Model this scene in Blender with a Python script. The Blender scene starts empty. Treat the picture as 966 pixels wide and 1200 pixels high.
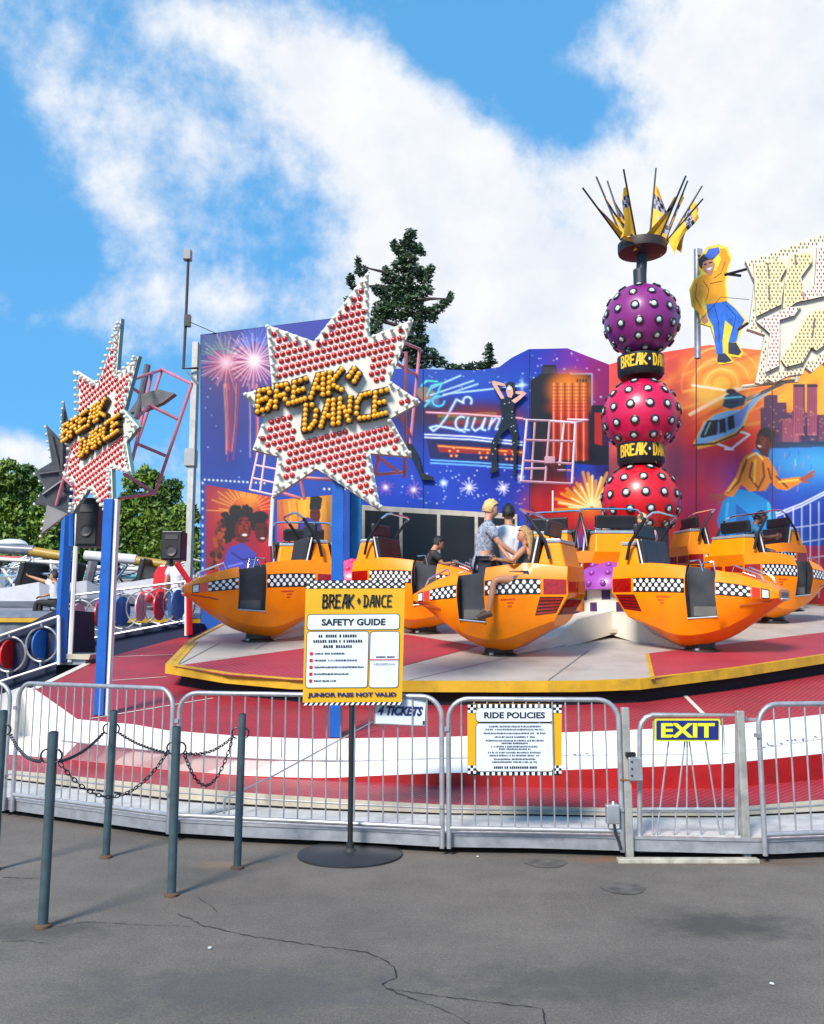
import bpy, bmesh, math, random
import numpy as np
from mathutils import Vector, Matrix
random.seed(7); rng = np.random.default_rng(7)
PI = math.pi
scene = bpy.context.scene
COL = scene.collection
# ---------------------------------------------------------------- camera maths
FL = 1050.0; CH = 1.6
TH = math.atan(145.0 / FL); cT, sT = math.cos(TH), math.sin(TH)
def ray(px, py):
    u = (px - 483) / FL; v = (600 - py) / FL
    return Vector((u, cT - v * sT, sT + v * cT))
def P(px, py, Y):
    d = ray(px, py); t = Y / d.y
    return Vector((d.x * t, Y, CH + d.z * t))
def onplane(px, py, p0, n):
    d = ray(px, py); o = Vector((0, 0, CH))
    t = (p0 - o).dot(n) / d.dot(n)
    return o + d * t
def G(px, py, z=0.0): return onplane(px, py, Vector((0, 0, z)), Vector((0, 0, 1)))
SL = 0.12
def RED(px, py, h=0.0): return onplane(px, py, Vector((0, 10, .8 + h)), Vector((0, -SL, 1)))
def TT(px, py, h=0.0): return onplane(px, py, Vector((0, 10.1, 1.085 + h)), Vector((0, -SL, 1)))
def ttz(Y): return 1.085 + SL * (Y - 10.1)
def interp(x, pts):
    if x <= pts[0][0]: return pts[0][1]
    for (a, ya), (b, yb) in zip(pts, pts[1:]):
        if x <= b: return ya + (yb - ya) * (x - a) / (b - a)
    return pts[-1][1]
# ---------------------------------------------------------------- materials
def s2l(c): c = c / 255.0; return c / 12.92 if c <= .04045 else ((c + .055) / 1.055) ** 2.4
def rgb(r, g, b, k=.85): return (s2l(r) * k, s2l(g) * k, s2l(b) * k, 1)
MATS = {}
def mat(name, col, rough=.5, metal=0., var=.12, scale=6., bump=.0, bscale=60., coat=0., dirt=0., emis=None):
    if name in MATS: return MATS[name]
    m = bpy.data.materials.new(name); m.use_nodes = True
    nt = m.node_tree; b = nt.nodes['Principled BSDF']
    tc = nt.nodes.new('ShaderNodeTexCoord')
    n = nt.nodes.new('ShaderNodeTexNoise'); n.inputs['Scale'].default_value = scale; n.inputs['Detail'].default_value = 5
    nt.links.new(tc.outputs['Object'], n.inputs['Vector'])
    mr = nt.nodes.new('ShaderNodeMapRange'); mr.inputs[1].default_value = .3; mr.inputs[2].default_value = .7
    mr.inputs[3].default_value = 1 - var; mr.inputs[4].default_value = 1 + var
    nt.links.new(n.outputs[0], mr.inputs[0])
    mx = nt.nodes.new('ShaderNodeVectorMath'); mx.operation = 'SCALE'; mx.inputs[0].default_value = col[:3]
    nt.links.new(mr.outputs[0], mx.inputs['Scale'])
    out = mx.outputs[0]
    if dirt > 0:
        n2 = nt.nodes.new('ShaderNodeTexNoise'); n2.inputs['Scale'].default_value = scale * .6; n2.inputs['Detail'].default_value = 9; n2.inputs['Roughness'].default_value = .7
        nt.links.new(tc.outputs['Object'], n2.inputs['Vector'])
        r2 = nt.nodes.new('ShaderNodeMapRange'); r2.inputs[1].default_value = .5; r2.inputs[2].default_value = .72; r2.inputs[3].default_value = 0; r2.inputs[4].default_value = dirt
        nt.links.new(n2.outputs[0], r2.inputs[0])
        mm = nt.nodes.new('ShaderNodeMix'); mm.data_type = 'RGBA'; mm.inputs['B'].default_value = (.07, .05, .035, 1)
        nt.links.new(r2.outputs[0], mm.inputs['Factor']); nt.links.new(out, mm.inputs['A']); out = mm.outputs['Result']
    nt.links.new(out, b.inputs['Base Color'])
    b.inputs['Roughness'].default_value = rough; b.inputs['Metallic'].default_value = metal
    if name.startswith('orange'): b.inputs['Specular IOR Level'].default_value = .28
    if coat: b.inputs['Coat Weight'].default_value = coat; b.inputs['Coat Roughness'].default_value = .08
    mr2 = nt.nodes.new('ShaderNodeMapRange'); mr2.inputs[3].default_value = max(.03, rough - .1); mr2.inputs[4].default_value = min(1, rough + .12)
    nt.links.new(n.outputs[0], mr2.inputs[0]); nt.links.new(mr2.outputs[0], b.inputs['Roughness'])
    if bump:
        nb = nt.nodes.new('ShaderNodeTexNoise'); nb.inputs['Scale'].default_value = bscale; nb.inputs['Detail'].default_value = 4
        nt.links.new(tc.outputs['Object'], nb.inputs['Vector'])
        bp = nt.nodes.new('ShaderNodeBump'); bp.inputs['Strength'].default_value = bump; bp.inputs['Distance'].default_value = .02
        nt.links.new(nb.outputs[0], bp.inputs['Height']); nt.links.new(bp.outputs[0], b.inputs['Normal'])
    if emis:
        b.inputs['Emission Color'].default_value = emis; b.inputs['Emission Strength'].default_value = 1
    MATS[name] = m; return m
def vcol_mat(name, rough=.45):
    if name in MATS: return MATS[name]
    m = bpy.data.materials.new(name); m.use_nodes = True
    nt = m.node_tree; b = nt.nodes['Principled BSDF']
    a = nt.nodes.new('ShaderNodeAttribute'); a.attribute_name = 'paint'
    tc = nt.nodes.new('ShaderNodeTexCoord'); n = nt.nodes.new('ShaderNodeTexNoise'); n.inputs['Scale'].default_value = 1.6; n.inputs['Detail'].default_value = 6
    nt.links.new(tc.outputs['Object'], n.inputs['Vector'])
    mr = nt.nodes.new('ShaderNodeMapRange'); mr.inputs[1].default_value = .3; mr.inputs[2].default_value = .7; mr.inputs[3].default_value = .86; mr.inputs[4].default_value = 1.08
    nt.links.new(n.outputs[0], mr.inputs[0])
    mx = nt.nodes.new('ShaderNodeVectorMath'); mx.operation = 'SCALE'
    nt.links.new(a.outputs['Color'], mx.inputs[0]); nt.links.new(mr.outputs[0], mx.inputs['Scale'])
    nt.links.new(mx.outputs[0], b.inputs['Base Color']); b.inputs['Roughness'].default_value = rough
    MATS[name] = m; return m
# ---------------------------------------------------------------- object helpers
MW = {}
def tag(o, label=None, cat=None, group=None, kind=None):
    if label: o['label'] = label
    if cat: o['category'] = cat
    if group: o['group'] = group
    if kind: o['kind'] = kind
    return o
def thing(name, label, cat, loc=(0, 0, 0), rotz=0., group=None, rot=None, kind=None):
    o = bpy.data.objects.new(name, None); COL.objects.link(o)
    o.location = loc; o.rotation_euler = rot or (0, 0, rotz); o.empty_display_size = .2
    MW[o.name] = Matrix.Translation(Vector(loc)) @ (Matrix.Rotation(rotz, 4, 'Z') if not rot else Matrix.LocRotScale(None, __import__('mathutils').Euler(rot), None))
    return tag(o, label, cat, group, kind)
def copy_tree(o, parent=None):
    c = o.copy(); COL.objects.link(c)
    if parent is not None: c.parent = parent
    for ch in list(o.children): copy_tree(ch, c)
    return c
def basis(d):
    d = d.normalized(); a = Vector((0, 0, 1)) if abs(d.z) < .9 else Vector((1, 0, 0))
    x = d.cross(a).normalized(); return x, d.cross(x).normalized()
class MB:
    def __init__(s): s.v = []; s.f = []; s.m = []
    def add(s, vs, fs, mi=0):
        o = len(s.v); s.v += [tuple(v) for v in vs]
        s.f += [tuple(i + o for i in f) for f in fs]; s.m += [mi] * len(fs); return s
    def poly(s, pts, mi=0): return s.add(pts, [tuple(range(len(pts)))], mi)
    def box(s, c, d, rot=None, mi=0):
        c = Vector(c); vs = []
        for x in (-.5, .5):
            for y in (-.5, .5):
                for z in (-.5, .5):
                    v = Vector((x * d[0], y * d[1], z * d[2]))
                    if rot is not None: v = rot @ v
                    vs.append(c + v)
        return s.add(vs, [(0, 1, 3, 2), (4, 6, 7, 5), (0, 4, 5, 1), (2, 3, 7, 6), (0, 2, 6, 4), (1, 5, 7, 3)], mi)
    def prism(s, pts, vec, mi=0, side=None):
        n = len(pts); vec = Vector(vec); pts = [Vector(p) for p in pts]
        o = len(s.v); s.v += [tuple(p) for p in pts] + [tuple(p + vec) for p in pts]
        s.f.append(tuple(range(o, o + n))); s.m.append(mi)
        s.f.append(tuple(range(o + 2 * n - 1, o + n - 1, -1))); s.m.append(mi)
        for i in range(n):
            j = (i + 1) % n
            s.f.append((o + i, o + n + i, o + n + j, o + j)); s.m.append(mi if side is None else side)
        return s
    def tube(s, a, b, r, n=8, r2=None, mi=0, caps=True):
        a = Vector(a); b = Vector(b); r2 = r if r2 is None else r2
        x, y = basis(b - a); vs = []
        for p, rr in ((a, r), (b, r2)):
            for k in range(n):
                t = 2 * PI * k / n; vs.append(p + x * (rr * math.cos(t)) + y * (rr * math.sin(t)))
        fs = [(k, (k + 1) % n, n + (k + 1) % n, n + k) for k in range(n)]
        if caps: fs += [tuple(range(n - 1, -1, -1)), tuple(range(n, 2 * n))]
        return s.add(vs, fs, mi)
    def path(s, pts, r, n=8, closed=False, mi=0):
        pts = [Vector(p) for p in pts]; m = len(pts); rr = r if isinstance(r, (list, tuple)) else [r] * m
        vs = []; px = None
        for i, p in enumerate(pts):
            a = pts[(i - 1) % m] if (i > 0 or closed) else p; b = pts[(i + 1) % m] if (i < m - 1 or closed) else p
            d = (b - a).normalized()
            if px is None: x, y = basis(d)
            else:
                x = (px - d * px.dot(d))
                if x.length < 1e-5: x = basis(d)[0]
                x = x.normalized(); y = d.cross(x)
            px = x
            for k in range(n):
                t = 2 * PI * k / n; vs.append(p + x * (rr[i] * math.cos(t)) + y * (rr[i] * math.sin(t)))
        fs = []
        for i in range(m if closed else m - 1):
            j = (i + 1) % m
            for k in range(n): fs.append((i * n + k, i * n + (k + 1) % n, j * n + (k + 1) % n, j * n + k))
        if not closed: fs += [tuple(range(n - 1, -1, -1)), tuple(range((m - 1) * n, m * n))]
        return s.add(vs, fs, mi)
    def sphere(s, c, r, seg=16, rings=10, sc=(1, 1, 1), mi=0, zmin=-1.):
        c = Vector(c); vs = []; fs = []
        a0 = math.asin(max(-1, zmin))
        for i in range(rings + 1):
            a = a0 + (PI / 2 - a0) * i / rings
            for k in range(seg):
                t = 2 * PI * k / seg
                vs.append(c + Vector((r * sc[0] * math.cos(a) * math.cos(t), r * sc[1] * math.cos(a) * math.sin(t), r * sc[2] * math.sin(a))))
        for i in range(rings):
            for k in range(seg): fs.append((i * seg + k, i * seg + (k + 1) % seg, (i + 1) * seg + (k + 1) % seg, (i + 1) * seg + k))
        if zmin > -1: fs.append(tuple(range(seg - 1, -1, -1)))
        return s.add(vs, fs, mi)
    def lathe(s, prof, c=(0, 0, 0), n=24, mi=0, axis=None):
        c = Vector(c); vs = []; fs = []; m = len(prof)
        for r, z in prof:
            for k in range(n):
                t = 2 * PI * k / n; v = Vector((r * math.cos(t), r * math.sin(t), z))
                if axis is not None: v = axis @ v
                vs.append(c + v)
        for i in range(m - 1):
            for k in range(n): fs.append((i * n + k, i * n + (k + 1) % n, (i + 1) * n + (k + 1) % n, (i + 1) * n + k))
        fs += [tuple(range(n - 1, -1, -1)), tuple(range((m - 1) * n, m * n))]
        return s.add(vs, fs, mi)
    def build(s, name, mats, parent=None, smooth=False, local=False, bevel=0., tagv=None, ang=40):
        if not isinstance(mats, (list, tuple)): mats = [mats]
        me = bpy.data.meshes.new(name); vs = s.v
        if parent is not None and not local:
            iv = MW[parent.name].inverted(); vs = [tuple(iv @ Vector(v)) for v in vs]
        me.from_pydata(vs, [], s.f); me.validate()
        for m in mats: me.materials.append(m)
        if len(me.polygons) == len(s.m): me.polygons.foreach_set('material_index', s.m)
        if smooth:
            me.polygons.foreach_set('use_smooth', [True] * len(me.polygons)); me.set_sharp_from_angle(angle=math.radians(ang))
        o = bpy.data.objects.new(name, me); COL.objects.link(o)
        if parent is not None: o.parent = parent; MW[o.name] = MW[parent.name]
        else: MW[o.name] = Matrix.Identity(4)
        if bevel:
            b = o.modifiers.new('Bevel', 'BEVEL'); b.width = bevel; b.segments = 2; b.limit_method = 'ANGLE'; b.angle_limit = math.radians(35)
        if tagv: tag(o, *tagv)
        return o
def link_mesh(name, me, parent, local_loc, rot=None, sc=None):
    o = bpy.data.objects.new(name, me); COL.objects.link(o); o.parent = parent
    M = Matrix.LocRotScale(local_loc, rot, sc); o.matrix_local = M if parent is None else M
    MW[o.name] = MW[parent.name] @ M if parent is not None else M
    return o
def inst(name, me, parent, wpos, wrot=None):
    """share mesh `me`, placed at a world position under parent"""
    M = MW[parent.name].inverted() @ Matrix.LocRotScale(Vector(wpos), wrot, None)
    o = bpy.data.objects.new(name, me); COL.objects.link(o); o.parent = parent; o.matrix_local = M
    MW[o.name] = MW[parent.name] @ M
    return o
def mesh_of(mb, name, mats, smooth=True):
    if not isinstance(mats, (list, tuple)): mats = [mats]
    me = bpy.data.meshes.new(name); me.from_pydata(mb.v, [], mb.f)
    for m in mats: me.materials.append(m)
    me.polygons.foreach_set('material_index', mb.m)
    if smooth: me.polygons.foreach_set('use_smooth', [True] * len(me.polygons)); me.set_sharp_from_angle(angle=math.radians(50))
    return me
def many(name, me, parent, places, limit=100):
    """places: list of (pos, rot quaternion or None), biggest in view first"""
    for p, r in places[:limit]: inst(name, me, parent, p, r)
    rest = places[limit:]
    if rest:
        vs = [Vector(v.co) for v in me.vertices]; fs = [tuple(f.vertices) for f in me.polygons]; ms = [f.material_index for f in me.polygons]
        mb = MB()
        for p, r in rest:
            o = len(mb.v); mb.v += [tuple((r @ v if r is not None else v) + Vector(p)) for v in vs]
            mb.f += [tuple(i + o for i in f) for f in fs]; mb.m += ms
        o = mb.build(name, list(me.materials), parent, smooth=True); tag(o, kind='stuff')
# ---------------------------------------------------------------- text
def text_polys(s, bold=.0, shear=0., font_extr=0.):
    cu = bpy.data.curves.new('t', 'FONT'); cu.body = s; cu.size = 1; cu.offset = bold; cu.shear = shear; cu.resolution_u = 3
    o = bpy.data.objects.new('t', cu); COL.objects.link(o)
    bpy.context.view_layer.update()
    me = bpy.data.meshes.new_from_object(o.evaluated_get(bpy.context.evaluated_depsgraph_get()))
    vs = [tuple(v.co) for v in me.vertices]; fs = [tuple(p.vertices) for p in me.polygons]
    bpy.data.objects.remove(o); bpy.data.curves.remove(cu); bpy.data.meshes.remove(me)
    return vs, fs
def text_into(mb, s, fn, x0, y0, x1, y1, bold=.0, shear=0., mi=0, lean=0.):
    """fit text s in the pixel box; fn(px,py) -> world point (flat lettering)"""
    vs, fs = text_polys(s, bold, shear)
    if not vs: return
    a = min(v[0] for v in vs); b = max(v[0] for v in vs); c = min(v[1] for v in vs); d = max(v[1] for v in vs)
    out = []
    for v in vs:
        tx = (v[0] - a) / (b - a); ty = (v[1] - c) / (d - c)
        out.append(fn(x0 + (x1 - x0) * tx, y1 + (y0 - y1) * ty + lean * tx))
    mb.add(out, fs, mi)
GL = {
 'B': [[(0, 0), (.06, 1), (.6, .97), (.7, .78), (.5, .55), (.03, .5)], [(.5, .55), (.78, .32), (.6, .02), (0, 0)]],
 'R': [[(0, 0), (.06, 1), (.62, .97), (.72, .72), (.5, .5), (.05, .5)], [(.38, .5), (.8, 0)]],
 'E': [[(.75, 1), (.05, .97), (0, 0), (.72, .03)], [(.03, .5), (.6, .52)]],
 'A': [[(0, 0), (.42, 1), (.72, 1), (.74, 0)], [(.18, .38), (.72, .38)]],
 'K': [[(0, 0), (.05, 1)], [(.78, 1), (.08, .45), (.8, 0)]],
 'D': [[(.08, 0), (.12, 1), (-.06, .98)], [(.1, 1), (.5, .97), (.76, .7), (.7, .25), (.4, .0), (-.02, 0)]],
 'N': [[(0, 0), (.05, 1), (.62, .02), (.68, 1)]],
 'C': [[(.78, 1), (.25, .97), (.03, .72), (0, .25), (.2, .02), (.75, 0)]],
}
def stroke_text(s, x0=0., gap=.22):
    """-> list of polylines in units of letter height"""
    out = []; x = x0
    for ch in s:
        if ch == ' ': x += .4; continue
        if ch == '*':
            out.append([(x + .15, .35), (x + .3, .55), (x + .15, .75), (x, .55), (x + .15, .35)]); x += .3 + gap; continue
        for pl in GL[ch]: out.append([(x + .8 * a, b) for a, b in pl])
        x += .66 + gap
    return out, x - gap
def stroke_into(mb, s, fn, x0, y0, x1, y1, w, shear=0., mi=0, gap=.22):
    pl, tot = stroke_text(s, 0, gap)
    for line in pl:
        q = [(x0 + (x1 - x0) * a / tot + shear * b * (y1 - y0), y1 - (y1 - y0) * b) for a, b in line]
        for (ax, ay), (bx, by) in zip(q, q[1:]):
            dx, dy = bx - ax, by - ay; L = math.hypot(dx, dy) or 1; nx, ny = -dy / L * w / 2, dx / L * w / 2; ex, ey = dx / L * w * .35, dy / L * w * .35
            mb.poly([fn(ax - ex + nx, ay - ey + ny), fn(ax - ex - nx, ay - ey - ny), fn(bx + ex - nx, by + ey - ny), fn(bx + ex + nx, by + ey + ny)], mi)
def scribble(mb, fn, x0, x1, yc, h, mi=0, seed=0, bold=.45):
    """a row of letter-like marks too small to read"""
    r = random.Random(seed); x = x0
    while x < x1:
        w = h * r.uniform(.45, .7)
        if r.random() < .14: x += w * .7; continue
        t = h * .24 * (1 + bold)
        k = r.randrange(4)
        mb.poly([fn(x, yc - h / 2), fn(x, yc + h / 2), fn(x + t, yc + h / 2), fn(x + t, yc - h / 2)], mi)
        if k in (0, 1): mb.poly([fn(x + t, yc - h / 2), fn(x + t, yc - h / 2 + t), fn(x + w, yc - h / 2 + t), fn(x + w, yc - h / 2)], mi)
        if k in (1, 2): mb.poly([fn(x + w - t, yc - h / 2 + t), fn(x + w - t, yc + h / 2), fn(x + w, yc + h / 2), fn(x + w, yc - h / 2 + t)], mi)
        if k in (0, 3): mb.poly([fn(x + t, yc), fn(x + t, yc + t), fn(x + w, yc + t), fn(x + w, yc)], mi)
        x += w + h * .22
def rrect(x0, y0, x1, y1, r, n=4):
    out = []
    for cx, cy, a in ((x1 - r, y0 + r, -90), (x1 - r, y1 - r, 0), (x0 + r, y1 - r, 90), (x0 + r, y0 + r, 180)):
        for k in range(n + 1):
            t = math.radians(a + 90 * k / n); out.append((cx + r * math.cos(t), cy + r * math.sin(t)))
    return out
# ---------------------------------------------------------------- mural painter (numpy canvas in plan units)
class Canvas:
    def __init__(s, x0, y0, x1, y1, res=1.0):
        s.x0, s.y0, s.res = x0, y0, res
        s.w = int((x1 - x0) / res) + 1; s.h = int((y1 - y0) / res) + 1
        s.X, s.Y = np.meshgrid(x0 + np.arange(s.w) * res, y0 + np.arange(s.h) * res)
        s.c = np.zeros((s.h, s.w, 3))
    def _c(s, col): return np.array([s2l(v) for v in col])
    def blend(s, a, col):
        a = np.clip(a, 0, 1)[..., None]; s.c = s.c * (1 - a) + s._c(col) * a
    def fill(s, col): s.c[:] = s._c(col)
    def gradv(s, ya, ca, yb, cb):
        t = np.clip((s.Y - ya) / (yb - ya), 0, 1)[..., None]; s.c = s._c(ca) * (1 - t) + s._c(cb) * t
    def glow(s, x, y, rx, ry, col, a=1., p=2., rot=0.):
        dx = s.X - x; dy = s.Y - y; c, n = math.cos(rot), math.sin(rot)
        u = (dx * c + dy * n) / rx; v = (-dx * n + dy * c) / ry
        s.blend(a * np.exp(-(u * u + v * v) ** (p / 2)), col)
    def poly(s, pts, col, a=1.):
        ins = np.zeros(s.X.shape, bool); n = len(pts)
        for i in range(n):
            xa, ya = pts[i]; xb, yb = pts[(i + 1) % n]
            if ya == yb: continue
            cond = ((ya > s.Y) != (yb > s.Y)) & (s.X < (xb - xa) * (s.Y - ya) / (yb - ya) + xa)
            ins ^= cond
        s.blend(ins * a, col)
    def line(s, pts, w, col, a=1., soft=.6):
        d = np.full(s.X.shape, 1e9)
        for (xa, ya), (xb, yb) in zip(pts, pts[1:]):
            dx, dy = xb - xa, yb - ya; L = dx * dx + dy * dy + 1e-9
            t = np.clip(((s.X - xa) * dx + (s.Y - ya) * dy) / L, 0, 1)
            d = np.minimum(d, np.hypot(s.X - xa - t * dx, s.Y - ya - t * dy))
        s.blend(a * np.clip((w / 2 + soft - d) / soft, 0, 1), col)
    def ell(s, x, y, rx, ry, col, a=1., rot=0.):
        dx = s.X - x; dy = s.Y - y; c, n = math.cos(rot), math.sin(rot)
        r = np.sqrt(((dx * c + dy * n) / rx) ** 2 + ((-dx * n + dy * c) / ry) ** 2)
        s.blend(a * np.clip((1.0 - r) * min(rx, ry) + .5, 0, 1), col)
    def rays(s, x, y, n, r0, r1, w, col, a=1., jit=.3, seed=0, a0=0., a1=2 * PI, fade=True):
        r = random.Random(seed)
        for k in range(n):
            t = a0 + (a1 - a0) * (k + r.uniform(-jit, jit)) / n; R = r1 * r.uniform(.7, 1.1)
            s.line([(x + r0 * math.cos(t), y + r0 * math.sin(t)), (x + R * math.cos(t), y + R * math.sin(t))], w, col, a)
    def dots(s, n, x0, y0, x1, y1, col=(235, 240, 255), seed=1, rmax=1.1):
        r = random.Random(seed)
        for _ in range(n): s.ell(r.uniform(x0, x1), r.uniform(y0, y1), q := r.uniform(.5, rmax), q, col, r.uniform(.5, 1))
    def mesh(s, name, fn, x0, x1, topf, botf, parent, lift=0., step=None, m=None):
        step = step or s.res
        nx = max(2, int((x1 - x0) / step)); xs = np.linspace(x0, x1, nx + 1)
        hmax = max(botf(x) - topf(x) for x in xs); ny = max(2, int(hmax / step))
        vs = []; px = []; py = []
        iv = MW[parent.name].inverted()
        for j in range(ny + 1):
            for x in xs:
                t = topf(x); y = t + (botf(x) - t) * j / ny
                vs.append(tuple(iv @ fn(x, y))); px.append(x); py.append(y)
        px = np.array(px); py = np.array(py)
        fx = np.clip((px - s.x0) / s.res, 0, s.w - 1.001); fy = np.clip((py - s.y0) / s.res, 0, s.h - 1.001)
        ix = fx.astype(int); iy = fy.astype(int); tx = (fx - ix)[:, None]; ty = (fy - iy)[:, None]
        c = (s.c[iy, ix] * (1 - tx) + s.c[iy, ix + 1] * tx) * (1 - ty) + (s.c[iy + 1, ix] * (1 - tx) + s.c[iy + 1, ix + 1] * tx) * ty
        W_ = nx + 1
        fs = [(j * W_ + i, (j + 1) * W_ + i, (j + 1) * W_ + i + 1, j * W_ + i + 1) for j in range(ny) for i in range(nx)]
        me = bpy.data.meshes.new(name); me.from_pydata(vs, [], fs)
        at = me.color_attributes.new('paint', 'FLOAT_COLOR', 'POINT')
        buf = np.ones((len(vs), 4), dtype=np.float32); buf[:, :3] = np.clip(np.clip(c, 0, 1) ** 1.45 * .80, .002, 1)
        at.data.foreach_set('color', buf.ravel())
        me.materials.append(m or vcol_mat('mural_paint'))
        o = bpy.data.objects.new(name, me); COL.objects.link(o); o.parent = parent; MW[o.name] = MW[parent.name]
        return o
# ================================================================= camera, light, sky
cam = bpy.data.cameras.new('camera'); camo = bpy.data.objects.new('camera', cam); COL.objects.link(camo)
cam.sensor_fit = 'HORIZONTAL'; cam.sensor_width = 36; cam.lens = 36 * FL / 966; cam.clip_end = 2000; cam.clip_start = .05
camo.location = (0, 0, CH); camo.rotation_euler = (PI / 2 + TH, 0, 0); scene.camera = camo
SUN_EL, SUN_AZ = 40, -28     # azimuth of the sun measured from behind the camera towards the left
sd = Vector((math.sin(math.radians(SUN_AZ)) * math.cos(math.radians(SUN_EL)), -math.cos(math.radians(SUN_AZ)) * math.cos(math.radians(SUN_EL)), math.sin(math.radians(SUN_EL))))
sl = bpy.data.lights.new('sun', 'SUN'); sl.energy = 3.7; sl.angle = math.radians(15); sl.color = (1, .93, .84)
so = bpy.data.objects.new('sun', sl); COL.objects.link(so); so.rotation_euler = sd.to_track_quat('Z', 'Y').to_euler()
scene.view_settings.view_transform = 'Standard'; scene.view_settings.look = 'None'; scene.view_settings.exposure = .66; scene.view_settings.gamma = 1
scene.view_settings.use_curve_mapping = False
w = bpy.data.worlds.new('World'); scene.world = w; w.use_nodes = True
nt = w.node_tree; N = nt.nodes; LK = nt.links
for n in list(N): N.remove(n)
def nd(t, **k):
    n = N.new(t)
    for a, b in k.items(): setattr(n, a, b)
    return n
def mth(op, a, b=None, clamp=False):
    n = nd('ShaderNodeMath', operation=op); n.use_clamp = clamp
    for i, v in enumerate((a, b)):
        if v is None: continue
        if isinstance(v, (int, float)): n.inputs[i].default_value = v
        else: LK.new(v, n.inputs[i])
    return n.outputs[0]
sky = nd('ShaderNodeTexSky', sky_type='NISHITA'); sky.sun_disc = False; sky.sun_elevation = math.radians(SUN_EL)
sky.sun_rotation = math.radians(180 + SUN_AZ * -1) if False else math.atan2(sd.x, sd.y)
sky.air_density = 1.0; sky.dust_density = .6; sky.ozone_density = 2.0
tc = nd('ShaderNodeTexCoord'); sep = nd('ShaderNodeSeparateXYZ'); LK.new(tc.outputs['Generated'], sep.inputs[0])
X_, Y_, Z_ = sep.outputs
az = mth('ARCTAN2', X_, Y_); el = mth('ARCSINE', Z_)
tint = nd('ShaderNodeMix', data_type='RGBA', blend_type='MULTIPLY'); tint.inputs['Factor'].default_value = 1
LK.new(sky.outputs[0], tint.inputs['A']); tint.inputs['B'].default_value = (.62, 1.34, 1.78, 1)
# fair-weather clouds: banks of cloud laid out over the sky by azimuth and elevation, broken up by noise
nz = nd('ShaderNodeTexNoise'); nz.inputs['Scale'].default_value = 3.6; nz.inputs['Detail'].default_value = 12; nz.inputs['Roughness'].default_value = .62; nz.inputs['Distortion'].default_value = .15
LK.new(tc.outputs['Generated'], nz.inputs['Vector'])
nz2 = nd('ShaderNodeTexNoise'); nz2.inputs['Scale'].default_value = 11.; nz2.inputs['Detail'].default_value = 8; nz2.inputs['Roughness'].default_value = .62
LK.new(tc.outputs['Generated'], nz2.inputs['Vector'])
acc = None
def bank(px, py, rx, ry, rot, amp):
    global acc
    d = ray(px, py).normalized(); a0 = math.atan2(d.x, d.y); e0 = math.asin(d.z)
    c, s_ = math.cos(rot), math.sin(rot)
    dx = mth('SUBTRACT', az, a0); dy = mth('SUBTRACT', el, e0)
    u = mth('MULTIPLY', mth('ADD', mth('MULTIPLY', dx, c), mth('MULTIPLY', dy, s_)), FL / rx)
    v = mth('MULTIPLY', mth('ADD', mth('MULTIPLY', dx, -s_), mth('MULTIPLY', dy, c)), FL / ry)
    r2 = mth('ADD', mth('MULTIPLY', u, u), mth('MULTIPLY', v, v))
    g = mth('MULTIPLY', mth('POWER', 2.718, mth('MULTIPLY', r2, -1)), amp)
    acc = g if acc is None else mth('ADD', acc, g)
for b in ((880, 300, 330, 190, 0, .85), (830, 60, 200, 75, .1, .62), (480, 190, 190, 80, -.55, .52), (350, 70, 130, 60, -.4, .42), (130, 150, 110, 85, -.4, .38), (150, 245, 90, 40, 0, .28), (250, 150, 70, 60, 0, .14),
          (210, 20, 70, 32, 0, .42), (60, 70, 60, 50, .4, .24), (230, 350, 170, 45, .1, .42), (130, 385, 90, 26, 0, .2), (20, 530, 120, 22, 0, .45), (250, 520, 90, 60, 0, .28), (650, 390, 190, 70, 0, .5),
          (560, 60, 90, 40, -.7, -.55), (690, 130, 80, 38, -.2, -.6), (40, 300, 90, 170, 0, -.3), (90, 470, 120, 30, 0, -.3), (500, 390, 60, 70, 0, -.25), (-500, 200, 420, 160, 0, .5), (1500, 250, 400, 200, 0, .5)):
    bank(*b)
cov = mth('ADD', acc, mth('ADD', mth('MULTIPLY', mth('SUBTRACT', nz.outputs[0], .5), 2.3), mth('MULTIPLY', mth('SUBTRACT', nz2.outputs[0], .5), .95)))
ms = nd('ShaderNodeMapRange', interpolation_type='SMOOTHSTEP'); ms.inputs[1].default_value = .02; ms.inputs[2].default_value = .62
LK.new(cov, ms.inputs[0])
cc = nd('ShaderNodeMapRange'); cc.inputs[1].default_value = .35; cc.inputs[2].default_value = .7; cc.inputs[3].default_value = .0; cc.inputs[4].default_value = 1
LK.new(nz2.outputs[0], cc.inputs[0])
cm = nd('ShaderNodeMix', data_type='RGBA'); LK.new(cc.outputs[0], cm.inputs['Factor']); cm.inputs['A'].default_value = (5.3, 5.6, 6.1, 1); cm.inputs['B'].default_value = (6.5, 6.55, 6.65, 1)
blu = nd('ShaderNodeMix', data_type='RGBA'); blu.inputs['Factor'].default_value = .8; LK.new(tint.outputs['Result'], blu.inputs['A']); blu.inputs['B'].default_value = (.85, 2.85, 5.4, 1)
mix = nd('ShaderNodeMix', data_type='RGBA'); LK.new(ms.outputs[0], mix.inputs['Factor']); LK.new(blu.outputs['Result'], mix.inputs['A']); LK.new(cm.outputs['Result'], mix.inputs['B'])
bg = nd('ShaderNodeBackground'); bg.inputs[1].default_value = .1; LK.new(mix.outputs['Result'], bg.inputs[0])
wo = nd('ShaderNodeOutputWorld'); LK.new(bg.outputs[0], wo.inputs[0])
scene.cycles.max_bounces = 6
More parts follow.
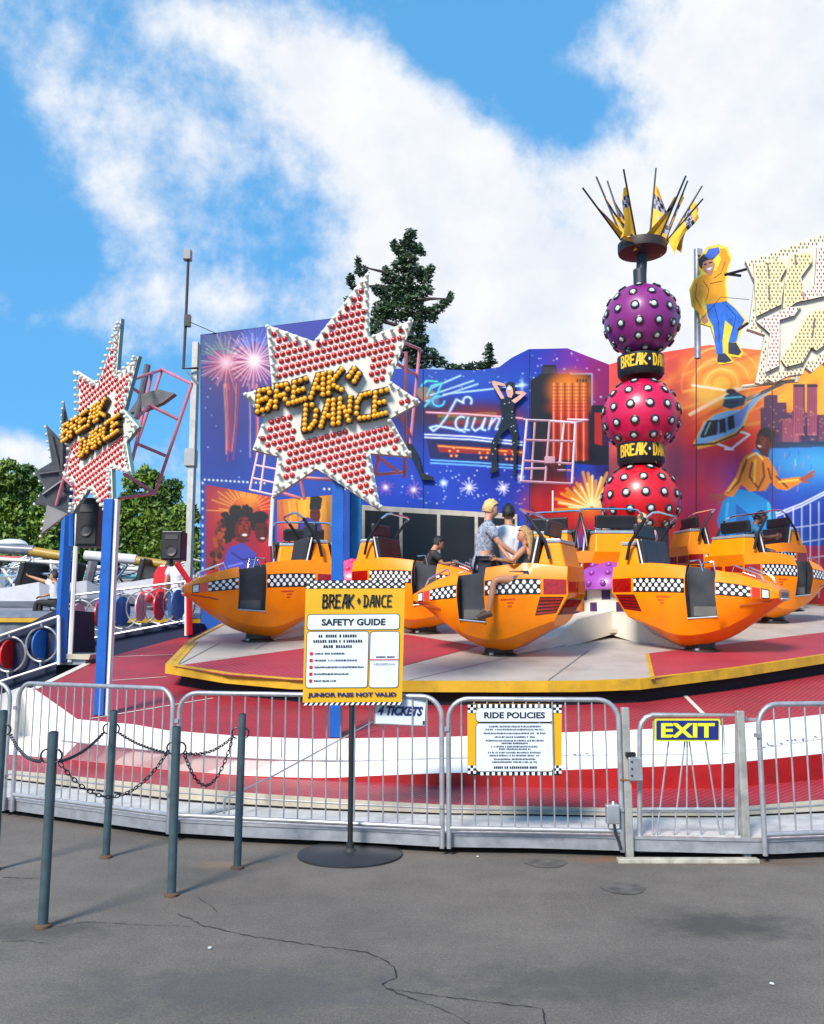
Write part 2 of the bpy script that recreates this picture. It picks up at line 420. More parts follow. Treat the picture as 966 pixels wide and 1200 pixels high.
# ================================================================= materials
WHITE = mat('white_paint', rgb(238, 236, 232), .4, var=.05, dirt=.22, scale=3)
WCHK = mat('checker_white', (.8, .8, .8, 1), .35, var=.03)
BLACK = mat('black_paint', (.012, .012, .014, 1), .35)
RUBBER = mat('black_padding', (.014, .014, .016, 1), .42, bump=.15, bscale=30)
DARK = mat('dark_tub', (.035, .036, .042, 1), .38, var=.3)
CHROME = mat('chrome', (.78, .78, .8, 1), .14, 1.)
GALV = mat('galvanised_steel', (.42, .42, .44, 1), .38, .55, var=.14, scale=14, dirt=.12)
STEEL = mat('grey_steel', (.36, .37, .40, 1), .42, .5, var=.16, scale=10, dirt=.35)
ORANGE = mat('orange_fibreglass', (1.0, .245, .0, 1), .34, var=.07, scale=5, coat=.08, dirt=.17)
ORANGE2 = mat('orange_cushion_shell', (1.0, .285, .0, 1), .38, var=.06, coat=.05)
SILVER = mat('silver_cap', (.42, .46, .47, 1), .3, .4)
REDL = mat('red_lens', (.30, .004, .004, 1), .15, coat=.6, var=.35, scale=30)
REDI = mat('red_indicator', (.75, .02, .004, 1), .18, coat=.6)
LENS = mat('clear_lens', (.62, .66, .7, 1), .12, coat=.8, var=.3, scale=30)
PINKD = mat('pink_red', (.52, .035, .06, 1), .5)
YEL = mat('yellow_paint', (.56, .32, .010, 1), .45, var=.14, dirt=.6, scale=5)
YSIGN = mat('sign_yellow', (.66, .36, .006, 1), .35, var=.03)
PANEL = mat('sign_panel_white', (.66, .72, .80, 1), .35, var=.03)
INK = mat('black_ink', (.01, .01, .012, 1), .45)
NAVYI = mat('navy_ink', (.012, .012, .10, 1), .45)
REDINK = mat('red_ink', (.55, .01, .02, 1), .45)
BEIGE = mat('beige_steel', rgb(196, 184, 165), .5, var=.1, dirt=.35, scale=4)
CREAM = mat('cream_paint', rgb(232, 224, 206), .42, var=.06, dirt=.18, scale=3)
TREAD = mat('tread_plate', (.62, .60, .57, 1), .4, .1, var=.16, dirt=.3, bump=.6, bscale=70, scale=6)
GAPM = mat('gap_shade_black', (.006, .006, .007, 1), .8)  # near-black colour that paints the shade in gaps under deck and turntable
BLUEP = mat('blue_post_paint', (.012, .10, .42, 1), .3, var=.08, dirt=.1)
PINKP = mat('pink_pipe', (.52, .16, .21, 1), .4, var=.12, dirt=.15)
PINKW = mat('pale_pink_pipe', (.72, .50, .56, 1), .4, var=.1)
TEALG = mat('bollard_grey', (.045, .075, .088, 1), .42, var=.2, dirt=.4, scale=12)
def ribbed(name, col, period, ang, amt=.16, dirt=.34):
    m = mat(name, col, .5, var=.08, dirt=dirt, scale=2.2); nt = m.node_tree; b = nt.nodes['Principled BSDF']
    tc = nt.nodes.new('ShaderNodeTexCoord'); mp = nt.nodes.new('ShaderNodeMapping'); mp.inputs['Rotation'].default_value = (0, 0, ang)
    wv = nt.nodes.new('ShaderNodeTexWave'); wv.inputs['Scale'].default_value = .314 / period; wv.bands_direction = 'X'
    nt.links.new(tc.outputs['Object'], mp.inputs[0]); nt.links.new(mp.outputs[0], wv.inputs[0])
    bp = nt.nodes.new('ShaderNodeBump'); bp.inputs['Strength'].default_value = .7; bp.inputs['Distance'].default_value = .008
    nt.links.new(wv.outputs[0], bp.inputs['Height']); nt.links.new(bp.outputs[0], b.inputs['Normal'])
    src = b.inputs['Base Color'].links[0].from_socket
    mr = nt.nodes.new('ShaderNodeMapRange'); mr.inputs[3].default_value = 1 - amt; mr.inputs[4].default_value = 1 + amt; nt.links.new(wv.outputs[0], mr.inputs[0])
    vm = nt.nodes.new('ShaderNodeVectorMath'); vm.operation = 'SCALE'; nt.links.new(src, vm.inputs[0]); nt.links.new(mr.outputs[0], vm.inputs['Scale']); nt.links.new(vm.outputs[0], b.inputs['Base Color'])
    return m
REDDECK = ribbed('red_ribbed_deck', (.34, .022, .036, 1), .055, .62)
REDDECK2 = ribbed('red_ribbed_step', (.37, .025, .042, 1), .05, .75, .2)
REDTT = ribbed('red_ribbed_disc', (.37, .032, .055, 1), .07, -.5, .1)
REDRISER = mat('red_riser', (.34, .006, .006, 1), .4, var=.15, dirt=.2)
WHITEDECK = mat('white_riser_paint', (.86, .83, .78, 1), .42, var=.06, dirt=.22, scale=2.5)
WHITETT = mat('white_disc_paint', rgb(188, 180, 170), .45, var=.07, dirt=.35, scale=2.2)
# ================================================================= ground
def asphalt():
    m = bpy.data.materials.new('asphalt'); m.use_nodes = True; nt = m.node_tree; b = nt.nodes['Principled BSDF']; L = nt.links
    tc = nt.nodes.new('ShaderNodeTexCoord')
    def noise(sc, det=6, ro=.6):
        n = nt.nodes.new('ShaderNodeTexNoise'); n.inputs['Scale'].default_value = sc; n.inputs['Detail'].default_value = det; n.inputs['Roughness'].default_value = ro
        L.new(tc.outputs['Object'], n.inputs['Vector']); return n.outputs[0]
    def rng_(x, a, b_, c, d):
        r = nt.nodes.new('ShaderNodeMapRange'); r.inputs[1].default_value = a; r.inputs[2].default_value = b_; r.inputs[3].default_value = c; r.inputs[4].default_value = d; L.new(x, r.inputs[0]); return r.outputs[0]
    def m_(op, a, b_):
        n = nt.nodes.new('ShaderNodeMath'); n.operation = op
        for i, v in enumerate((a, b_)):
            if isinstance(v, (int, float)): n.inputs[i].default_value = v
            else: L.new(v, n.inputs[i])
        return n.outputs[0]
    big = rng_(noise(.55, 8, .65), .3, .7, .72, 1.22); mid = rng_(noise(3.2, 8, .7), .3, .7, .86, 1.12); fine = rng_(noise(85, 4, .75), .3, .7, .55, 1.45); mf = rng_(noise(38, 4, .7), .3, .7, .86, 1.14)
    vo = nt.nodes.new('ShaderNodeTexVoronoi'); vo.inputs['Scale'].default_value = 230; L.new(tc.outputs['Object'], vo.inputs['Vector'])
    k = m_('MULTIPLY', m_('MULTIPLY', big, mid), m_('MULTIPLY', fine, mf))
    speck = rng_(vo.outputs['Distance'], .0, .25, 1.5, 1.0); k = m_('MULTIPLY', k, speck)
    sc = nt.nodes.new('ShaderNodeVectorMath'); sc.operation = 'SCALE'; sc.inputs[0].default_value = (.138, .117, .098); L.new(k, sc.inputs['Scale'])
    out = sc.outputs[0]
    st = noise(6, 8, .7)
    for px, py, rx, ry, col, am in ((590, 992, .75, .22, (.12, .045, .025, 1), .8), (272, 1013, .28, .13, (.2, .14, .09, 1), .8), (722, 1008, .35, .12, (.2, .10, .05, 1), .8), (130, 945, .5, .15, (.11, .07, .05, 1), .7),
                                    (40, 1090, .5, .2, (.05, .045, .04, 1), .6), (850, 1085, .5, .25, (.04, .036, .034, 1), .7), (300, 1160, 1.0, .35, (.06, .06, .068, 1), .5), (700, 1150, .8, .3, (.05, .046, .043, 1), .5), (880, 1012, .6, .12, (.13, .07, .04, 1), .6)):
        c = G(px, py)
        mp = nt.nodes.new('ShaderNodeVectorMath'); mp.operation = 'SUBTRACT'; mp.inputs[1].default_value = (c.x, c.y, 0); L.new(tc.outputs['Object'], mp.inputs[0])
        dv = nt.nodes.new('ShaderNodeVectorMath'); dv.operation = 'DIVIDE'; dv.inputs[1].default_value = (rx, ry, 1); L.new(mp.outputs[0], dv.inputs[0])
        ln = nt.nodes.new('ShaderNodeVectorMath'); ln.operation = 'LENGTH'; L.new(dv.outputs[0], ln.inputs[0])
        f = m_('ADD', ln.outputs['Value'], m_('MULTIPLY', m_('SUBTRACT', st, .5), 2.4)); f = rng_(f, .35, 1.1, am, 0)
        mm = nt.nodes.new('ShaderNodeMix'); mm.data_type = 'RGBA'; mm.inputs['B'].default_value = col; L.new(f, mm.inputs['Factor']); L.new(out, mm.inputs['A']); out = mm.outputs['Result']
    L.new(out, b.inputs['Base Color']); b.inputs['Roughness'].default_value = .82
    bp = nt.nodes.new('ShaderNodeBump'); bp.inputs['Strength'].default_value = .55; bp.inputs['Distance'].default_value = .006; L.new(m_('ADD', m_('MULTIPLY', fine, .5), mf), bp.inputs['Height']); L.new(bp.outputs[0], b.inputs['Normal'])
    return m
ASPH = asphalt()
MB().poly([(-400, -100, 0), (400, -100, 0), (400, 700, 0), (-400, 700, 0)]).build('ground', ASPH, tagv=(None, None, None, 'structure'))
CRACK = mat('crack_black', (.012, .011, .011, 1), .9); PATCH = mat('tar_patch', (.095, .083, .072, 1), .85, var=.4, scale=12, bump=.3)
def crack(pts, w):
    r = random.Random(int(pts[0][0])); q = []
    for (ax, ay), (bx, by) in zip(pts, pts[1:]):
        n = max(2, int(math.hypot(bx - ax, by - ay) / 5))
        for k in range(n): t = k / n; q.append(G(ax + (bx - ax) * t + r.uniform(-1.6, 1.6), ay + (by - ay) * t + r.uniform(-.7, .7), .004))
    q.append(G(*pts[-1], .004)); mb = MB(); prev = None
    for i, p in enumerate(q):
        d = (q[min(i + 1, len(q) - 1)] - q[max(i - 1, 0)]).normalized(); n_ = Vector((-d.y, d.x, 0)); ww = .75 * w * r.uniform(.25, 1.2) * (0.15 if i in (0, len(q) - 1) else 1)
        cur = (p + n_ * ww / 2, p - n_ * ww / 2)
        if prev: mb.poly([prev[0], prev[1], cur[1], cur[0]])
        prev = cur
    mb.build('ground_crack', CRACK, tagv=(None, None, None, 'structure'))
crack([(208, 1070), (240, 1085), (300, 1098), (370, 1108), (425, 1115), (445, 1122), (462, 1133), (464, 1145), (448, 1153), (452, 1158), (490, 1173)], .011)
crack([(452, 1158), (520, 1168), (580, 1175), (636, 1182), (640, 1215)], .009)
crack([(232, 1050), (247, 1062), (256, 1070)], .010)
crack([(62, 1087), (100, 1080), (150, 1083), (225, 1086)], .007)
crack([(0, 1028), (24, 1029), (48, 1029)], .010)
crack([(0, 1104), (30, 1102), (60, 1106)], .006)
crack([(480, 1168), (530, 1188), (560, 1205)], .006)
for (cx, cy, rx, ry) in ((640, 1012, .15, .10), (731, 1042, .14, .10)):
    c = G(cx, cy); MB().poly([(c.x + rx * math.cos(t) * (1 + .12 * math.sin(3 * t)), c.y + ry * 1.3 * math.sin(t), .004) for t in [2 * PI * k / 18 for k in range(18)]]).build('ground_patch', PATCH, tagv=(None, None, None, 'structure'))
for i_, (px, py, s_) in enumerate(((246, 1111, .010), (905, 1153, .011), (560, 1004, .009))):
    c = G(px, py, .006); rr = random.Random(i_)
    MB().prism([c + Vector((s_ * math.cos(t) * rr.uniform(.6, 1.2), s_ * math.sin(t) * rr.uniform(.8, 1.5), 0)) for t in [2 * PI * k / 6 for k in range(6)]], (0, 0, .004)).build('paper_scrap', mat('paper_scrap', (.7, .7, .7, 1), .8), tagv=(('white paper scrap on the asphalt near the bollards', 'white paper scrap on the asphalt at the right', 'white paper scrap by the barrier feet under the policy board')[i_], 'litter', 'paper scraps on the asphalt'))
# ================================================================= ride deck (stepped apron)
XS = [-90, -60, -30, 0, 8, 16, 24, 32, 40, 56, 72, 91, 110, 130, 157, 196, 240, 286, 330, 370, 395, 433, 470, 514, 560, 620, 675, 730, 790, 849, 908, 966, 1030, 1090, 1160]
e0 = [(-90, 925), (16, 936), (196, 960), (300, 966), (410, 970), (520, 976), (620, 977), (730, 980), (895, 984), (966, 981), (1160, 972)]
e1 = [(-90, 907), (16, 915), (196, 938), (300, 946), (410, 951), (520, 955), (620, 956), (730, 958), (850, 958), (966, 953), (1160, 940)]
e2 = [(-90, 896), (16, 903), (72, 908), (196, 921), (300, 930), (410, 937), (520, 943), (620, 945), (730, 947), (850, 947), (966, 937), (1160, 920)]
e3 = [(-90, 878), (16, 885), (72, 890), (196, 903), (300, 911), (400, 915), (520, 920), (620, 923), (730, 924), (850, 924), (966, 913), (1160, 893)]
e4 = [(-90, 878), (16, 885), (72, 890), (196, 903), (300, 910), (380, 912), (440, 909), (520, 906), (620, 904), (730, 900), (850, 895), (966, 883), (1160, 858)]
e5 = [(-90, 855), (16, 860), (72, 868), (196, 882), (300, 889), (410, 892), (520, 889), (620, 887), (730, 885), (850, 884), (966, 866), (1160, 835)]
e6 = [(-90, 814), (0, 814), (24, 805), (40, 807), (91, 843), (157, 849), (196, 856), (286, 863), (370, 866), (433, 865), (514, 864), (620, 860), (730, 856), (849, 850), (966, 837), (1160, 805)]
def setz(px, py, Y): return P(px, py, Y)
L0 = [G(x, interp(x, e0), .15) for x in XS]; L1 = [G(x, interp(x, e1), .15) for x in XS]
L2 = [setz(x, interp(x, e2), L1[i].y) for i, x in enumerate(XS)]
L3 = [G(x, interp(x, e3), .27) for x in XS]
L4 = [setz(x, interp(x, e4) if interp(x, e3) - interp(x, e4) > .6 else interp(x, e3) - .6, L3[i].y) for i, x in enumerate(XS)]
L6 = [RED(x, interp(x, e6)) for x in XS]
L5 = [setz(x, interp(x, e5), L6[i].y) for i, x in enumerate(XS)]
deck = thing('ride_deck', 'stepped red and white ride deck behind the crowd barriers', 'deck', (0, 8, 0))
def strip(name, A, B, m, parent=deck, lift=0, i0=0, i1=None):
    mb = MB(); i1 = len(A) - 1 if i1 is None else i1
    up = Vector((0, 0, lift))
    mb.v = [tuple(p + up) for p in A[i0:i1 + 1]] + [tuple(p + up) for p in B[i0:i1 + 1]]; n = i1 - i0 + 1
    mb.f = [(k, k + 1, n + k + 1, n + k) for k in range(n - 1)]; mb.m = [0] * (n - 1)
    return mb.build(name, m, parent)
dn = lambda A, z: [Vector((p.x, p.y, p.z - z)) for p in A]
strip('walkway', L0, L1, TREAD)
strip('edge_channel', [p + Vector((0, -.012, -.012)) for p in L0], [p + Vector((0, -.012, -.10)) for p in L0], STEEL)
strip('edge_channel_lip', [p + Vector((0, -.022, .004)) for p in L0], [p + Vector((0, .02, .004)) for p in L0], GALV)
strip('edge_channel_lip_face', [p + Vector((0, -.022, .004)) for p in L0], [p + Vector((0, -.022, -.014)) for p in L0], GALV)
strip('under_deck_shade', [p + Vector((0, .35, -.02)) for p in L0], [Vector((p.x, p.y + .35, -.01)) for p in L0], GAPM)  # near-black sheet standing in for the shadow below the deck edge
hid = [a.lerp(b, .16) for a, b in zip(L1, L2)]
strip('step_gap', [p + Vector((0, .012, 0)) for p in L1], [p + Vector((0, .012, 0)) for p in hid], GAPM)
strip('lower_riser', hid, L2, BEIGE)
mb = MB(); hh = [a.lerp(b, .62) - Vector((0, .004, 0)) for a, b in zip(L1, L2)]
mb.path(hh, .006, 5); mb.build('riser_bead', STEEL, deck)
strip('lower_step', L2, L3, REDDECK2)
strip('red_riser', L3, L4, REDRISER)
strip('white_tread', L4, L5, WHITEDECK)
strip('white_riser', L5, L6, WHITEDECK)
mb = MB(); mb.path([a - Vector((0, .006, .0)) for a in L5[10:]], .008, 5); mb.build('riser_seam', STEEL, deck)
for px in (545, 724, 858, 905, 410, 310):       # joints between the white riser plates
    i = min(range(len(XS)), key=lambda k: abs(XS[k] - px)); a = L5[i]; b = L6[i]
    MB().box((a + b) / 2 - Vector((0, .004, 0)), (.008, .006, (b - a).length * .96)).build('plate_joint', STEEL, deck)
r = random.Random(5); mb = MB()                  # peeled blue paint low on the right riser plates
for k in range(46):
    x = r.choice([r.uniform(895, 962), r.uniform(560, 600), r.uniform(640, 700)]); yb = interp(x, e5); Y = RED(x, interp(x, e6)).y - .003
    w_ = r.uniform(.8, 4.5); h_ = r.uniform(.5, 3.5) if x > 890 else .7; y_ = yb - r.uniform(.5, 4)
    mb.poly([P(x + w_ * math.cos(t) * r.uniform(.6, 1.1), y_ - h_ / 2 + h_ * .5 * math.sin(t), Y) for t in [2 * PI * q / 7 for q in range(7)]])
mb.build('peeled_paint', mat('old_blue_paint', (.02, .06, .25, 1), .5), deck)
# main red deck, sloping like the disc above it
mb = MB(); i0 = XS.index(40)
pts = L6[i0:] + [Vector((14, 12, .8 + SL * 2)), Vector((16, 26, .8 + SL * 16)), Vector((-4.6, 26, .8 + SL * 16)), RED(218, 745), RED(105, 776)]
mb.poly(pts); mb.build('main_deck', REDDECK, deck)
for a, b, w_ in (((122, 770), (204, 767), .03), ((122, 798), (195, 793), .03), ((106, 842), (250, 818), .03), ((40, 807), (105, 776), .10), ((800, 812), (826, 838), .05)):
    A = RED(*a, .006); B = RED(*b, .006); d = (B - A).normalized(); n_ = d.cross(Vector((0, -SL, 1)).normalized()) * w_ / 2
    MB().poly([A - n_, A + n_, B + n_, B - n_]).build('deck_seam', CREAM, deck)
# folding access ramp edge seen through the barriers
mb = MB(); Q = [G(263, 936, .30), P(317, 911, 7.9), P(437, 846, 8.9)]
mb.path(Q, .007, 6); mb.path([Q[0], Q[0] - Vector((0, 0, .12))], .012, 6); mb.build('ramp_edge_trim', GALV, deck)
mb = MB(); mb.path([G(234, 955, .16), G(280, 945, .165)], .012, 6); mb.build('ramp_edge_trim', GALV, deck)
# ================================================================= turntable
tt = thing('turntable', 'tilted round turntable floor with yellow rim, painted in red and white sectors', 'ride floor', (2, 15, ttz(15)))
R0 = [TT(x, y) for x, y in ((195, 779), (265, 790), (340, 796.5), (470, 799.5), (600, 800), (680, 799.5), (750, 797), (860, 784), (966, 768))]
bk = [Vector((x, y, ttz(y))) for x, y in ((8.6, 14.2), (9.8, 18), (8.2, 22.2), (1, 23), (-3.4, 20.5))] + [TT(222, 751)]
rim = R0 + bk
MB().poly(rim).build('floor_panel', WHITETT, tt)
def ttpoly(name, pts, m, h=.004):
    return MB().poly([p if isinstance(p, Vector) else TT(*p, h) for p in pts]).build(name, m, tt)
ttpoly('red_sector', [(203, 780.5), (265, 791.2), (340, 797), (356, 797.6), (474, 780), (563, 757), (476, 743.5)], REDTT)
ttpoly('red_sector', [(765, 795.5), (860, 783), (966, 767.3), Vector((8.4, 14.2, ttz(14.2) + .004)), (1010, 741), (966, 741), (757, 766)], REDTT)
ttpoly('yellow_edge_line', [(199, 779), (207, 780), (232, 752), (224, 751.5)], YEL, .008)
ttpoly('yellow_edge_line', [(757, 766), (761, 766), (768, 795.3), (763, 796)], YEL, .008)
for a, b in (((258, 753), (205, 781)), ((470, 799), (640, 760)), ((640, 799), (690, 762)), ((300, 760), (330, 745))):
    A = TT(*a, .006); B = TT(*b, .006); n_ = (B - A).normalized().cross(Vector((0, 0, 1))) * .008
    MB().poly([A - n_, A + n_, B + n_, B - n_]).build('panel_joint', mat('joint_grey', (.2, .19, .18, 1), .6), tt)
cen = sum(rim, Vector()) / len(rim)
mb = MB(); n = len(rim); out = [p + (p - cen).normalized() * .012 for p in rim]
for i in range(n):
    j = (i + 1) % n; mb.poly([out[i] + Vector((0, 0, .012)), out[i] - Vector((0, 0, .105)), out[j] - Vector((0, 0, .105)), out[j] + Vector((0, 0, .012))])
    mb.poly([out[i] + Vector((0, 0, .012)), out[j] + Vector((0, 0, .012)), rim[j].lerp(cen, .012) + Vector((0, 0, .012)), rim[i].lerp(cen, .012) + Vector((0, 0, .012))])
mb.build('rim', YEL, tt)
mb = MB(); ins = [p.lerp(cen, .035) for p in rim]
for i in range(n):
    j = (i + 1) % n; mb.poly([ins[i] - Vector((0, 0, .02)), ins[i] - Vector((0, 0, .36)), ins[j] - Vector((0, 0, .36)), ins[j] - Vector((0, 0, .02))])
mb.build('under_rim_shade', GAPM, tt)  # black inset ring, painted as the shadow beneath the yellow rim
# ================================================================= crowd barriers
def wx(px, Y): return P(px, 900, Y).x
def barrier(label, a, b, nb, zt=1.14, zb=.05, r=.019, skip=None):
    a = Vector(a); b = Vector(b); L = (b - a).length; d = (b - a) / L; ang = math.atan2(d.y, d.x)
    t = thing('crowd_barrier', label, 'barrier', a, ang, 'crowd barriers along the ride deck')
    R = .15; zr = .195
    pts = [(0, 0, zb)] + [(R - R * math.cos(q), 0, zt - R + R * math.sin(q)) for q in [PI / 2 * k / 6 for k in range(7)]]
    pts += [(L - x, y, z) for x, y, z in reversed(pts)]
    MB().path(pts, r, 10).build('frame', GALV, t, True, True)
    MB().tube((0, 0, zr), (L, 0, zr), r * .95, 10).build('bottom_rail', GALV, t, True, True)
    me = None
    for k in range(nb):
        x = L * (k + 1) / (nb + 1); top = zt - .01 if R < x < L - R else zt - R + math.sqrt(max(0, R * R - (R - min(x, L - x)) ** 2)) - .005
        MB().tube((x, 0, zr), (x, 0, top), .0065, 6).build('bar', GALV, t, True, True)
    MB().box((-.012, -.004, zt - .22), (.035, .05, .03)).build('hinge_clip', STEEL, t, False, True)
    MB().box((L + .0, -.004, zb + .30), (.03, .05, .025)).build('hinge_clip', STEEL, t, False, True)
    return t
edgeY = lambda px: G(px, interp(px, e0), .15).y - .05
def bx(px, Y=None):
    Y = edgeY(px) if Y is None else Y; return Vector((wx(px, Y), Y, 0))
barrier('crowd barrier cut by the left edge of the photo', bx(-175), bx(7), 17, 1.17)
barrier('crowd barrier left of the sign stand, behind the chained bollards', bx(17), bx(200), 17, 1.175)
barrier('crowd barrier behind the sign stand, with the small tickets board', bx(208), bx(518), 18, 1.145)
bD = barrier('crowd barrier with the framed policy board', bx(526), bx(727), 12, 1.13)
barrier('crowd barrier to the right of the exit gate', bx(892), bx(1210), 17, 1.105)
# grey box with its lead, strapped to the barrier
JY = edgeY(718) - .05
jb = thing('junction_box', 'small grey box clamped to the barrier left of the exit gate', 'box', P(718, 985, JY))
c = P(718, 954, JY); MB().box(c, (.095, .06, .135)).build('box_shell', STEEL, jb, bevel=.008)
MB().tube(P(719, 943, JY), P(719, 939, JY), .018, 10, .008).build('gland', GALV, jb, True)
MB().path([P(720, 965, JY), P(721, 975, JY - .01), P(726, 988, JY - .03), P(728, 996, JY - .05)], .011, 6).build('lead', BLACK, jb, True)
# ---- exit gate
g = thing('exit_gate', 'silver steel exit gate between two square posts', 'gate', bx(738))
YG = 6.78
for px, y0, top in ((738, 1006, 829), (875.5, 1010, 833)):
    a = P(px, y0, YG - .02); b = P(px, top, YG - .02)
    MB().box(((a.x), YG - .02, (b.z + .012) / 2), (.056, .055, b.z - .012)).build('post', mat('gate_post_paint', (.38, .37, .34, 1), .45, .3, var=.15, dirt=.55, scale=7), g, bevel=.006)
a = G(722, 1009); b = G(892, 1013); MB().box(((a.x + b.x) / 2, (a.y + b.y) / 2, .015), (b.x - a.x, .07, .03), mi=0).build('threshold', mat('worn_threshold', (.5, .47, .38, 1), .5, .2, var=.3, dirt=.5, scale=9), g, bevel=.004)
Y2 = YG + .05
fr = [P(750, 998, Y2), P(750, 856, Y2), P(752, 847, Y2), P(757, 841, Y2), P(765, 838, Y2), P(864, 838, Y2), P(864, 998, Y2)]
MB().path(fr, .019, 8).build('gate_frame', GALV, g, True)
MB().box((P(807, 995, Y2)), (P(864, 900, Y2).x - P(750, 900, Y2).x, .035, .04)).build('bottom_rail', GALV, g, bevel=.004)
MB().tube(P(750, 948.5, Y2), P(864, 948.5, Y2), .014, 8).build('middle_rail', GALV, g, True)
for x0, y0, x1 in ((766, 845, 765), (784, 868, 768), (803, 868, 788), (805.5, 868, 805), (808, 868, 824), (827, 868, 846), (847, 840, 847)):
    MB().tube(P(x0, y0, Y2 + .004), P(x1, 992, Y2 + .004), .0065, 6).build('bar', GALV, g, True)
MB().box(P(744.5, 901, YG - .06), (.10, .05, .165)).build('latch_box', GALV, g, bevel=.006)
mb = MB()
for yy in (893, 901, 909): mb.tube(P(741, yy, YG - .086), P(741, yy, YG - .09), .008, 8)
mb.build('latch_bolt', BLACK, g)
MB().box(P(739, 884, YG - .06), (.07, .04, .03)).build('latch_strap', BLACK, g)
MB().box(P(734, 914, YG - .04), (.09, .02, .012)).build('latch_tongue', mat('rust', (.2, .07, .02, 1), .8), g)
for y_ in (842, 990):
    MB().box((P(870, y_, YG + .015)), (.06, .03, .03)).build('hinge', STEEL, g)
MB().box(P(733, 846, YG + .0), (.05, .02, .02)).build('post_bracket', GALV, g); MB().box(P(884, 843, YG - .01), (.09, .02, .02)).build('post_bracket', GALV, g)
# ---- exit sign
es = thing('exit_sign', 'blue exit sign with yellow letters and border on the gate', 'sign', P(806, 868, YG))
Ys = YG - .0
f = lambda l: (lambda x, y: P(x, y, Ys - l))
MB().prism([f(.0)(x, y) for x, y in rrect(767.5, 842.5, 844.5, 869, 2)], (0, .012, 0)).build('board', mat('exit_yellow', (.62, .62, .02, 1), .4), es)
MB().poly([f(.003)(x, y) for x, y in rrect(769.5, 844.5, 842.5, 867, 1.5)]).build('blue_field', mat('exit_blue', (.012, .018, .16, 1), .4), es)
mb = MB(); text_into(mb, 'EXIT', f(.006), 775, 847.5, 838, 864.5, bold=.035); mb.build('lettering', mat('exit_letters', (.70, .72, .02, 1), .4), es)
# ---- policy board on the barrier
rp = thing('policy_board', 'yellow framed ride policies board with checkered edges, fixed to the barrier', 'sign', P(603, 909, edgeY(603) - .035))
Ys2 = edgeY(603) - .035; f = lambda l: (lambda x, y: P(x, y, Ys2 - l))
MB().prism([f(0)(x, y) for x, y in ((548, 832), (553, 825), (655, 825), (658.5, 830), (658.5, 903), (654, 909), (551, 909), (548, 904))], (0, .01, 0)).build('board', YSIGN, rp)
def checks(mb, fn, x0, y0, x1, y1, nx, ny, ph=0):
    for i in range(nx):
        for j in range(ny):
            if (i + j + ph) % 2 == 0:
                a, b = x0 + (x1 - x0) * i / nx, x0 + (x1 - x0) * (i + 1) / nx; c, d = y0 + (y1 - y0) * j / ny, y0 + (y1 - y0) * (j + 1) / ny
                mb.poly([fn(a, c), fn(a, d), fn(b, d), fn(b, c)])
mb = MB()
for q in ((549, 825.2, 657.5, 830), (549, 904, 657.5, 908.8)): mb.poly([f(.002)(q[0], q[1]), f(.002)(q[0], q[3]), f(.002)(q[2], q[3]), f(.002)(q[2], q[1])])
for x0, y0 in ((548.2, 826), (648.5, 826), (548.2, 897), (648.5, 897)): mb.poly([f(.002)(x0, y0), f(.002)(x0, y0 + 9.5), f(.002)(x0 + 10, y0 + 9.5), f(.002)(x0 + 10, y0)])
mb.build('check_border', INK, rp)
mb = MB(); F3 = f(.005)
checks(mb, F3, 560, 825.4, 647, 829.6, 26, 1); checks(mb, F3, 560, 904.3, 647, 908.6, 26, 1, 1)
for x0, y0 in ((548.4, 826), (648.7, 826), (548.4, 897.2), (648.7, 897.2)): checks(mb, F3, x0, y0, x0 + 9.6, y0 + 9.4, 3, 3)
mb.build('check_squares', WCHK, rp)
for (a, b, c, d) in ((558.4, 830.2, 648, 845.8), (558.4, 848, 648, 904)):
    MB().poly([f(.007)(x, y) for x, y in rrect(a - .7, b - .7, c + .7, d + .7, 4)]).build('panel_outline', INK, rp)
    MB().poly([f(.010)(x, y) for x, y in rrect(a, b, c, d, 3.5)]).build('text_panel', PANEL, rp)
mb = MB(); text_into(mb, 'RIDE POLICIES', f(.012), 567.5, 834.5, 639, 842, bold=.035)
F4 = f(.012); r = random.Random(3)
for k, (yc, half) in enumerate(((851.5, 30), (855, 34), (859.5, 36), (863.8, 23), (868, 34), (871.2, 15), (875, 27), (878, 18), (882, 31), (885.5, 29), (889.8, 24), (893.2, 26))):
    scribble(mb, F4, 603 - half, 603 + half, yc, 2.1, seed=k)
scribble(mb, F4, 579, 628, 899.5, 2.9, seed=40, bold=1.2)
mb.build('lettering', INK, rp)
# ---- tickets board on the barrier
tk = thing('tickets_board', 'small white tickets board hung on the barrier behind the sign stand', 'sign', P(469, 850, edgeY(469)))
Ys3 = edgeY(469) - .022; f = lambda l: (lambda x, y: P(x, y, Ys3 - l))
MB().prism([f(0)(x, y) for x, y in ((438.5, 817), (500, 817.5), (498.5, 851), (438.5, 848.5))], (0, .012, 0)).build('board', mat('tickets_white', (.60, .66, .76, 1), .35, var=.05), tk)
mb = MB(); mb.path([f(.006)(x, y) for x, y in ((439, 817.5), (499.5, 818), (498, 850.5), (439, 848))], .006, 5, True); mb.build('edging', GALV, tk)
mb = MB(); text_into(mb, '4 TICKETS', f(.006), 443, 827, 496, 838, bold=.045, shear=.35, lean=1.2); mb.build('lettering', NAVYI, tk)
mb = MB(); mb.poly([f(.007)(x, y) for x, y in ((495.5, 845), (498, 845), (498, 850), (495.5, 850))]); mb.build('corner_clip', INK, tk)
